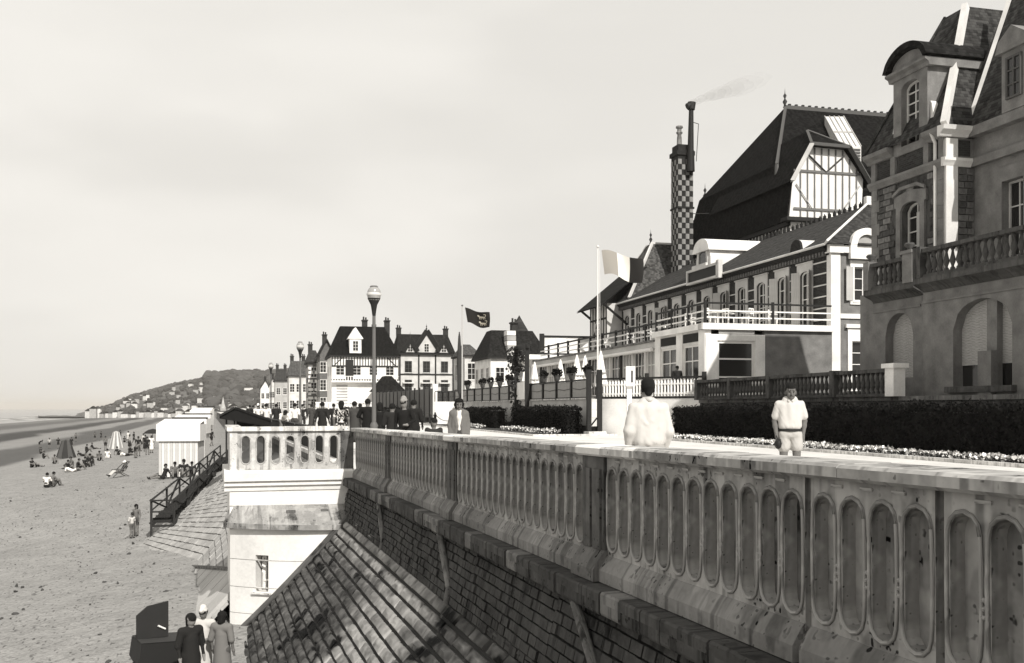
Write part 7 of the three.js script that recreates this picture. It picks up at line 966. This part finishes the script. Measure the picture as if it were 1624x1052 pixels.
// ---- at the lower left: a covered handcart with two women
{
  const t = thing('covered_handcart', 'black covered handcart with raised back board on the near sand', 'cart', -0.8, sandY(-0.8, 20.2) - 0.08, -20.2, 0.28);
  mesh('body', g().ext([[-0.42, 0.45], [0.42, 0.4], [0.55, 0.62], [0.5, 1.0], [-0.5, 1.05], [-0.55, 0.7]], -0.4, 0.4), M.blackPaint, t); mesh('back_board', g().ext([[-0.5, 1.06], [0.08, 1.06], [0.08, 1.72], [-0.3, 1.66], [-0.5, 1.5]], -0.05, 0.0), mat(0.025, { map: T.cloth }), t); mesh('lid', g().quad([-0.5, 1.06, 0.38], [0.5, 1.01, 0.38], [0.5, 1.02, -0.4], [-0.5, 1.07, -0.4]), M.canvasDark, t);
  for (const [x, z] of [[-0.3, 0.42], [-0.3, -0.42], [0.34, 0.42], [0.34, -0.42]]) { mesh('wheel', new THREE.TorusGeometry(0.28, 0.025, 6, 22).translate(x, 0.3, z), M.iron, t); mesh('spokes', g().bar([x - 0.27, 0.3, z], [x + 0.27, 0.3, z], 0.015).bar([x, 0.03, z], [x, 0.57, z], 0.015).bar([x - 0.19, 0.11, z], [x + 0.19, 0.49, z], 0.015).bar([x - 0.19, 0.49, z], [x + 0.19, 0.11, z], 0.015), M.iron, t); } mesh('handle', g().bar([0.5, 0.95, 0.3], [0.95, 1.08, 0.3], 0.03).bar([0.5, 0.95, -0.3], [0.95, 1.08, -0.3], 0.03).bar([0.95, 1.08, -0.32], [0.95, 1.08, 0.32], 0.035), M.timberMid, t); mesh('lamp_bracket', g().bar([0.02, 1.2, 0.01], [-0.12, 1.28, 0.03], 0.03), M.lead, t);
  const Y = (X, d) => V(X, sandY(X, d), -d);
  person('woman in a dark coat standing beside the handcart', Y(-0.3, 18.9), 0.5, 'stand', { top: 0.02, bottom: 0.02, coat: true, skirt: true, bob: true, h: 1.58, sleeve: 'long', cell: 0.015, skin: 0.22 }); person('woman in pale clothes and white hat behind the handcart', Y(-0.08, 19.7), -0.4, 'stand2', { top: 0.5, bottom: 0.3, hat: true, hatTone: 0.6, skirt: true, coat: true, h: 1.46, cell: 0.015 }); person('person in a grey coat nearest the tower foot', Y(0.24, 19.2), 2.6, 'stand', { top: 0.16, bottom: 0.08, sleeve: 'long', coat: true, h: 1.45, bob: true, cell: 0.015 });
}
// ---------------------------------------------------------------- the three people near the balustrade, built finer
function headBones(h, o = {}) { // h: centre of the head, facing +z
  const P = (x, y, z) => [h[0] + x, h[1] + y, h[2] + z], L = [B(P(0, 0.035, -0.018), P(0, 0.03, 0.012), 0.088, 0.082, 'skin'), B(P(0, -0.03, 0.02), P(0, -0.085, 0.05), 0.066, 0.036, 'skin'), B(P(-0.035, -0.075, 0.02), P(0.035, -0.075, 0.02), 0.035, 0.035, 'skin'), B(P(0, 0.0, 0.088), P(0, -0.04, 0.108), 0.01, 0.016, 'skin'), B(P(-0.035, 0.022, 0.075), P(0.035, 0.022, 0.075), 0.018, 0.018, 'skin')];
  for (const s of [-1, 1]) { L.push(B(P(s * 0.086, 0.0, -0.005), P(s * 0.09, -0.035, 0), 0.018, 0.013, 'skin'), { ...B(P(s * 0.033, 0.002, 0.078), P(s * 0.036, 0.002, 0.078), 0.009, 0.009, 'eye'), win: 0.001 }, { ...B(P(s * 0.02, 0.022, 0.092), P(s * 0.05, 0.024, 0.08), 0.005, 0.005, 'hair'), win: 0 }, B(P(s * 0.045, -0.035, 0.055), P(s * 0.04, -0.05, 0.055), 0.028, 0.024, 'skin')); }
  L.push({ ...B(P(-0.022, -0.068, 0.083), P(0.022, -0.068, 0.083), 0.008, 0.008, 'lip'), win: 0.003 }, B([h[0], h[1] - 0.2, h[2] - 0.035], P(0, -0.06, -0.015), 0.06, 0.056, 'skin')); return L;
}
function handBones(w, dir, nrm, curl, mirror = 1) {
  const d = V(...dir).normalize(), n = V(...nrm).normalize(), s = d.clone().cross(n).normalize().multiplyScalar(mirror), at = (a, b, c) => V(...w).addScaledVector(d, a).addScaledVector(s, b).addScaledVector(n, c).toArray(), L = [B(at(-0.03, 0, 0), at(0.02, 0, 0), 0.027, 0.028, 'skin'), B(at(0.02, -0.018, 0), at(0.085, -0.024, 0), 0.02, 0.016, 'skin'), B(at(0.02, 0.014, 0), at(0.082, 0.026, 0), 0.02, 0.015, 'skin'), B(at(0.05, -0.02, 0), at(0.05, 0.02, 0), 0.018, 0.018, 'skin')], len = [0.036, 0.043, 0.047, 0.04];
  for (let i = 0; i < 4; i++) { const b = 0.031 - i * 0.021, l = len[3 - i], c1 = Math.cos(curl * 0.6), s1 = Math.sin(curl * 0.6), c2 = Math.cos(curl * 1.5), s2 = Math.sin(curl * 1.5), p0 = [0.088, b, 0], p1 = [0.088 + l * c1, b, l * s1], p2 = [p1[0] + l * 0.9 * c2, b, p1[2] + l * 0.9 * s2]; L.push(B(at(...p0), at(...p1), 0.0095, 0.009, 'skin'), B(at(...p1), at(...p2), 0.009, 0.0075, 'skin')); }
  L.push(B(at(0.012, 0.03, 0.006), at(0.05, 0.055, 0.018), 0.013, 0.011, 'skin'), B(at(0.05, 0.055, 0.018), at(0.082, 0.056, 0.034), 0.0105, 0.0085, 'skin')); return L;
}
function finePerson(name, label, at, yaw, J, o) {
  const t = thing('person', label, 'person', at.x, at.y, at.z, yaw), tone = { skin: o.skin, eye: 0.012, lip: o.skin * 0.6, hair: o.hair ?? 0.012 }, mid = (a, b, f) => a.map((v, i) => lerp(v, b[i], f));
  const body = []; for (const s of ['L', 'R']) { const h = J['h' + s], k = J['k' + s], a = J['a' + s]; body.push(B(h, k, 0.08, 0.056, 'skin'), B(k, mid(k, a, 0.35), 0.054, 0.056, 'skin'), B(mid(k, a, 0.35), a, 0.056, 0.038, 'skin'), B(a, J['t' + s], 0.04, 0.03, 'skin'), B(J['s' + s], J['e' + s], 0.05, 0.04, 'skin'), B(J['e' + s], mid(J['e' + s], J['w' + s], 0.35), 0.041, 0.039, 'skin'), B(mid(J['e' + s], J['w' + s], 0.35), J['w' + s], 0.039, 0.027, 'skin')); }
  body.push(B(J.hL, J.hR, 0.075, 0.075, 'skin'), B(J.pe, J.wa, 0.08, 0.075, 'skin'), B(J.wa, J.ch, 0.075, 0.085, 'skin'), B(J.ch, J.sL, 0.07, 0.045, 'skin'), B(J.ch, J.sR, 0.07, 0.045, 'skin'), B(J.nk, J.hd, 0.055, 0.052, 'skin'));
  const narrow = (q) => { for (let i = 0; i < q.pos.length; i += 3) q.pos[i] = J.hd[0] + (q.pos[i] - J.hd[0]) * 0.83; return q; }; const pieces = [flesh(body, 0.014), narrow(flesh(headBones(J.hd), 0.0065, 0.018))]; for (const s of ['L', 'R']) if (o['hand' + s]) { const [d, n, c] = o['hand' + s]; pieces.push(flesh(handBones(J['w' + s], d, n, c, s === 'L' ? 1 : -1), 0.0052, 0.008)); }
  mesh('body', toGeo(pieces, (tg) => tone[tg] ?? o.skin), skinM, t);
  const cloth = (nm, bones, v, cell = 0.013, k = 0.045) => { // cloth gets folds: small ridges pushed out along the normal
    const q = flesh(bones, cell, k); if (nm === 'hair') narrow(q); else for (let i = 0; i < q.pos.length; i += 3) { const x = q.pos[i], y = q.pos[i + 1], z = q.pos[i + 2], w = 0.012 * (fbm(x * 11 + z * 9 + y * 3, y * 7 - x * 4, 0, 3, 19) - 0.5) + 0.008 * (fbm(x * 34 + y * 16, y * 12 + z * 30, 0, 2, 23) - 0.5); for (let a = 0; a < 3; a++) q.pos[i + a] += q.nor[i + a] * w; }
    const ge = toGeo([q], (tg) => (typeof v === 'number' ? v : v[tg])); if (nm !== 'hair') ge.computeVertexNormals(); return mesh(nm, ge, nm === 'hair' ? skinM : clothM, t);
  };
  const H = (x, y, z) => [J.hd[0] + x, J.hd[1] + y, J.hd[2] + z]; const hb = [B(H(0, 0.062, -0.028), H(0, 0.075, 0.025), 0.096, 0.078, 'hair'), B(H(-0.04, 0.085, 0.052), H(0.04, 0.085, 0.052), 0.03, 0.03, 'hair'), B(H(0, 0.03, -0.045), H(0, -0.02, -0.05), 0.08, 0.056, 'hair')]; if (o.bob) for (const s of [-1, 1]) hb.push(B(H(s * 0.05, 0.07, -0.02), H(s * 0.085, 0.0, -0.03), 0.06, 0.05, 'hair'), B(H(s * 0.085, 0.0, -0.03), H(s * 0.07, -0.06, -0.05), 0.048, 0.04, 'hair'), B(H(s * 0.03, 0.1, 0.03), H(s * 0.06, 0.08, 0.0), 0.045, 0.05, 'hair')); else for (const s of [-1, 1]) hb.push(B(H(s * 0.075, 0.05, -0.02), H(s * 0.08, -0.01, -0.03), 0.024, 0.018, 'hair'));
  cloth('hair', hb, o.hair ?? 0.012, 0.0085, 0.02);
  return { t, cloth, mid };
}
{ // man seen from behind: white shirt, grey trousers
  const J = { ...stand(), sL: [0.175, 1.43, -0.01], sR: [-0.175, 1.43, -0.01], eL: [0.235, 1.16, -0.04], eR: [-0.24, 1.15, -0.03], wL: [0.22, 0.93, 0.06], wR: [-0.21, 0.93, 0.08], hd: [0, 1.635, 0.03], nk: [0, 1.5, 0] };
  const p = onProm(1028, 12.2), f = finePerson('person', 'man in a loose white shirt and grey trousers seen from behind', p, Math.PI - TH + 0.12, J, { skin: 0.3, handL: [[0, -1, 0.25], [-1, 0, 0.2], 0.6], handR: [[0, -1, 0.25], [1, 0, 0.2], 0.6] }), m = f.mid;
  f.cloth('shirt', [B([0.05, 1.48, -0.01], [-0.05, 1.48, -0.01], 0.068, 0.068, 's'), B([0.11, 1.4, -0.015], [0.085, 1.06, -0.015], 0.09, 0.11, 's'), B([-0.11, 1.4, -0.015], [-0.085, 1.06, -0.015], 0.09, 0.11, 's'), B([0, 1.4, -0.02], [0, 1.06, -0.02], 0.1, 0.115, 's'), B(J.sL, J.eL, 0.064, 0.06, 's'), B(J.eL, m(J.eL, J.wL, 0.85), 0.06, 0.044, 's'), B(J.sR, J.eR, 0.064, 0.06, 's'), B(J.eR, m(J.eR, J.wR, 0.85), 0.06, 0.044, 's'), B([0.14, 1.2, -0.05], [0.03, 1.02, -0.115], 0.016, 0.016, 's'), B([-0.13, 1.26, -0.06], [-0.05, 1.04, -0.118], 0.016, 0.016, 's'), B([-0.15, 1.4, -0.06], [-0.02, 1.28, -0.11], 0.014, 0.012, 's'), B([0.15, 1.38, -0.06], [0.05, 1.24, -0.115], 0.014, 0.012, 's')], 0.5, 0.011, 0.03); f.t.scale.setScalar(1.04);
  f.cloth('collar', [B([0.055, 1.53, -0.01], [0, 1.525, -0.062], 0.026, 0.03, 's'), B([-0.055, 1.53, -0.01], [0, 1.525, -0.062], 0.026, 0.03, 's')], 0.5, 0.01, 0.02);
  f.cloth('trousers', [B([0.08, 0.97, 0], [-0.08, 0.97, 0], 0.108, 0.108, 's'), B(J.hL, J.kL, 0.1, 0.088, 's'), B(J.kL, J.aL, 0.088, 0.075, 's'), B(J.hR, J.kR, 0.105, 0.09, 's'), B(J.kR, J.aR, 0.088, 0.075, 's')], 0.3); f.cloth('shoes', [B(J.aL, J.tL, 0.05, 0.042, 's'), B(J.aR, J.tR, 0.05, 0.042, 's')], 0.04);
}
{ // man in white polo shirt and shorts, dark camera case in his hand
  const J = { ...stand(), sL: [0.17, 1.41, -0.01], sR: [-0.17, 1.41, -0.01], eR: [-0.225, 1.15, -0.05], wR: [-0.215, 0.92, 0.07], eL: [0.23, 1.15, -0.06], wL: [0.2, 0.92, 0.0], hd: [0.01, 1.605, 0.035], nk: [0, 1.48, 0.0], kL: [0.1, 0.5, 0.04], aR: [-0.13, 0.08, 0.02] };
  const p = onProm(1253, 17.4), f = finePerson('person', 'man in white polo shirt and pale shorts with a dark case in his hand', p, -TH - 0.12, J, { skin: 0.13, handL: [[0, -1, 0.1], [-1, 0, 0.1], 0.9], handR: [[0.05, -1, 0.2], [1, 0, 0.2], 1.1] }), m = f.mid;
  f.cloth('shirt', [B([0.05, 1.475, 0], [-0.05, 1.475, 0], 0.068, 0.068, 's'), B([0.1, 1.38, 0], [0.075, 1.08, 0.01], 0.085, 0.105, 's'), B([-0.1, 1.38, 0], [-0.075, 1.08, 0.01], 0.085, 0.105, 's'), B([0, 1.38, 0.01], [0, 1.08, 0.012], 0.1, 0.112, 's'), B(J.sL, m(J.sL, J.eL, 0.72), 0.06, 0.068, 's'), B(J.sR, m(J.sR, J.eR, 0.72), 0.06, 0.068, 's'), B([0.12, 1.16, 0.06], [0.03, 1.05, 0.1], 0.02, 0.018, 's'), B([-0.12, 1.18, 0.06], [-0.06, 1.06, 0.1], 0.02, 0.018, 's')], 0.5, 0.011, 0.03); f.t.scale.setScalar(1.1);
  f.cloth('collar', [B([0.055, 1.505, -0.01], [0.03, 1.46, 0.085], 0.022, 0.02, 's'), B([-0.055, 1.505, -0.01], [-0.03, 1.46, 0.085], 0.022, 0.02, 's')], 0.5, 0.009, 0.015);
  f.cloth('shorts', [B([0.07, 0.95, 0.01], [-0.07, 0.95, 0.01], 0.108, 0.108, 's'), B(J.hL, m(J.hL, J.kL, 0.4), 0.098, 0.1, 's'), B(J.hR, m(J.hR, J.kR, 0.4), 0.098, 0.1, 's')], 0.4, 0.011, 0.02);
  { const q = g(), N = 26; for (let i = 0; i < N; i++) { const P = (a, y, r) => { const c = Math.cos(a), s = Math.sin(a), w = 0.183, d = 0.122; return [c * w * r, y, 0.01 + s * d * r]; }, a0 = i / N * 6.2832, a1 = (i + 1) / N * 6.2832; q.quad(P(a1, 0.985, 1), P(a0, 0.985, 1), P(a0, 1.025, 1), P(a1, 1.025, 1)); q.quad(P(a1, 1.025, 1), P(a0, 1.025, 1), P(a0, 1.025, 0.9), P(a1, 1.025, 0.9)); q.quad(P(a0, 0.985, 1), P(a1, 0.985, 1), P(a1, 0.985, 0.9), P(a0, 0.985, 0.9)); } mesh('belt', q, M.blackPaint, f.t); }
  f.cloth('shoes', [B(J.aL, J.tL, 0.05, 0.042, 's'), B(J.aR, J.tR, 0.05, 0.042, 's')], 0.05);
  const c = thing('camera_case', 'small dark leather case held at the hip of the man in shorts', 'camera case', p.x, 0, p.z, -TH - 0.12); c.scale.setScalar(1.1); mesh('case_body', new THREE.SphereGeometry(0.075, 14, 10).scale(0.75, 1.05, 1.15).translate(-0.2, 0.79, 0.13), M.blackPaint, c); mesh('case_flap', g().box(-0.235, -0.165, 0.82, 0.87, 0.08, 0.19), M.blackPaint, c); mesh('strap', new THREE.TubeGeometry(new THREE.CatmullRomCurve3([V(-0.2, 0.85, 0.06), V(-0.22, 0.92, 0.09), V(-0.21, 0.86, 0.19)]), 14, 0.007, 5), M.blackPaint, c);
}
{ // woman in an open grey jacket
  const J = { ...stand(), hd: [0, 1.56, 0.03], nk: [0, 1.45, 0], sL: [0.15, 1.38, -0.01], sR: [-0.15, 1.38, -0.01], eL: [0.2, 1.12, -0.02], eR: [-0.2, 1.12, -0.02], wL: [0.19, 0.9, 0.06], wR: [-0.19, 0.9, 0.06] };
  const p = onProm(728, 22), f = finePerson('person', 'dark-haired woman in an open grey jacket and white blouse', p, -TH + 0.1, J, { skin: 0.14, bob: true, hair: 0.01, handL: [[0, -1, 0.1], [-1, 0, 0.1], 0.6], handR: [[0, -1, 0.1], [1, 0, 0.1], 0.6] }), m = f.mid;
  f.cloth('blouse', [B([0, 1.42, 0.02], [0, 1.28, 0.07], 0.06, 0.055, 's'), B([0, 1.28, 0.07], [0, 1.0, 0.09], 0.055, 0.04, 's')], 0.6); const jk = []; for (const s of [1, -1]) { const S = s > 0 ? 'L' : 'R'; jk.push(B([s * 0.06, 1.43, -0.02], [s * 0.12, 1.36, -0.01], 0.06, 0.09, 's'), B([s * 0.08, 1.32, 0.0], [s * 0.09, 0.95, 0.0], 0.095, 0.11, 's'), B([s * 0.085, 1.38, 0.06], [s * 0.05, 1.1, 0.1], 0.032, 0.035, 's'), B([s * 0.05, 1.1, 0.1], [s * 0.08, 0.88, 0.1], 0.035, 0.04, 's'), B(J['s' + S], J['e' + S], 0.06, 0.054, 's'), B(J['e' + S], m(J['e' + S], J['w' + S], 0.88), 0.054, 0.046, 's')); } jk.push(B([0.05, 1.3, -0.05], [-0.05, 0.95, -0.05], 0.1, 0.12, 's')); f.cloth('jacket', jk, 0.13, 0.013, 0.03); f.cloth('skirt', [B([0, 0.95, 0], [0, 0.5, 0.01], 0.14, 0.2, 's')], 0.05); f.cloth('shoes', [B(J.aL, J.tL, 0.045, 0.036, 's'), B(J.aR, J.tR, 0.045, 0.036, 's')], 0.03);
}
// thin smoke drifting from the flue
{
  const t = street('smoke', 'faint smoke trail drifting from the black flue', 'smoke'), n = 9; for (let i = 0; i < n; i++) { const f = i / (n - 1), q = new THREE.IcosahedronGeometry(1, 3), P = q.attributes.position; for (let j = 0; j < P.count; j++) { const v = V().fromBufferAttribute(P, j), s = 0.75 + 0.5 * vn(v.x * 2 + i * 7, v.y * 2 + v.z * 2.7, 0, 3); P.setXYZ(j, v.x * s * (0.4 + f * 1.5), v.y * s * (0.22 + f * 0.5), v.z * s * (0.4 + f)); } q.computeVertexNormals(); const m = mesh('smoke_puff', q, new THREE.MeshStandardMaterial({ color: grey(0.4), roughness: 1, transparent: true, opacity: 0.07 * (1 - f * 0.75), depthWrite: false }), t); m.position.set(34.95 + f * 5, 26.75 + f * 1.9, -76.9); m.rotation.z = 0.3; m.castShadow = false; }
}

renderer.render(scene, camera);
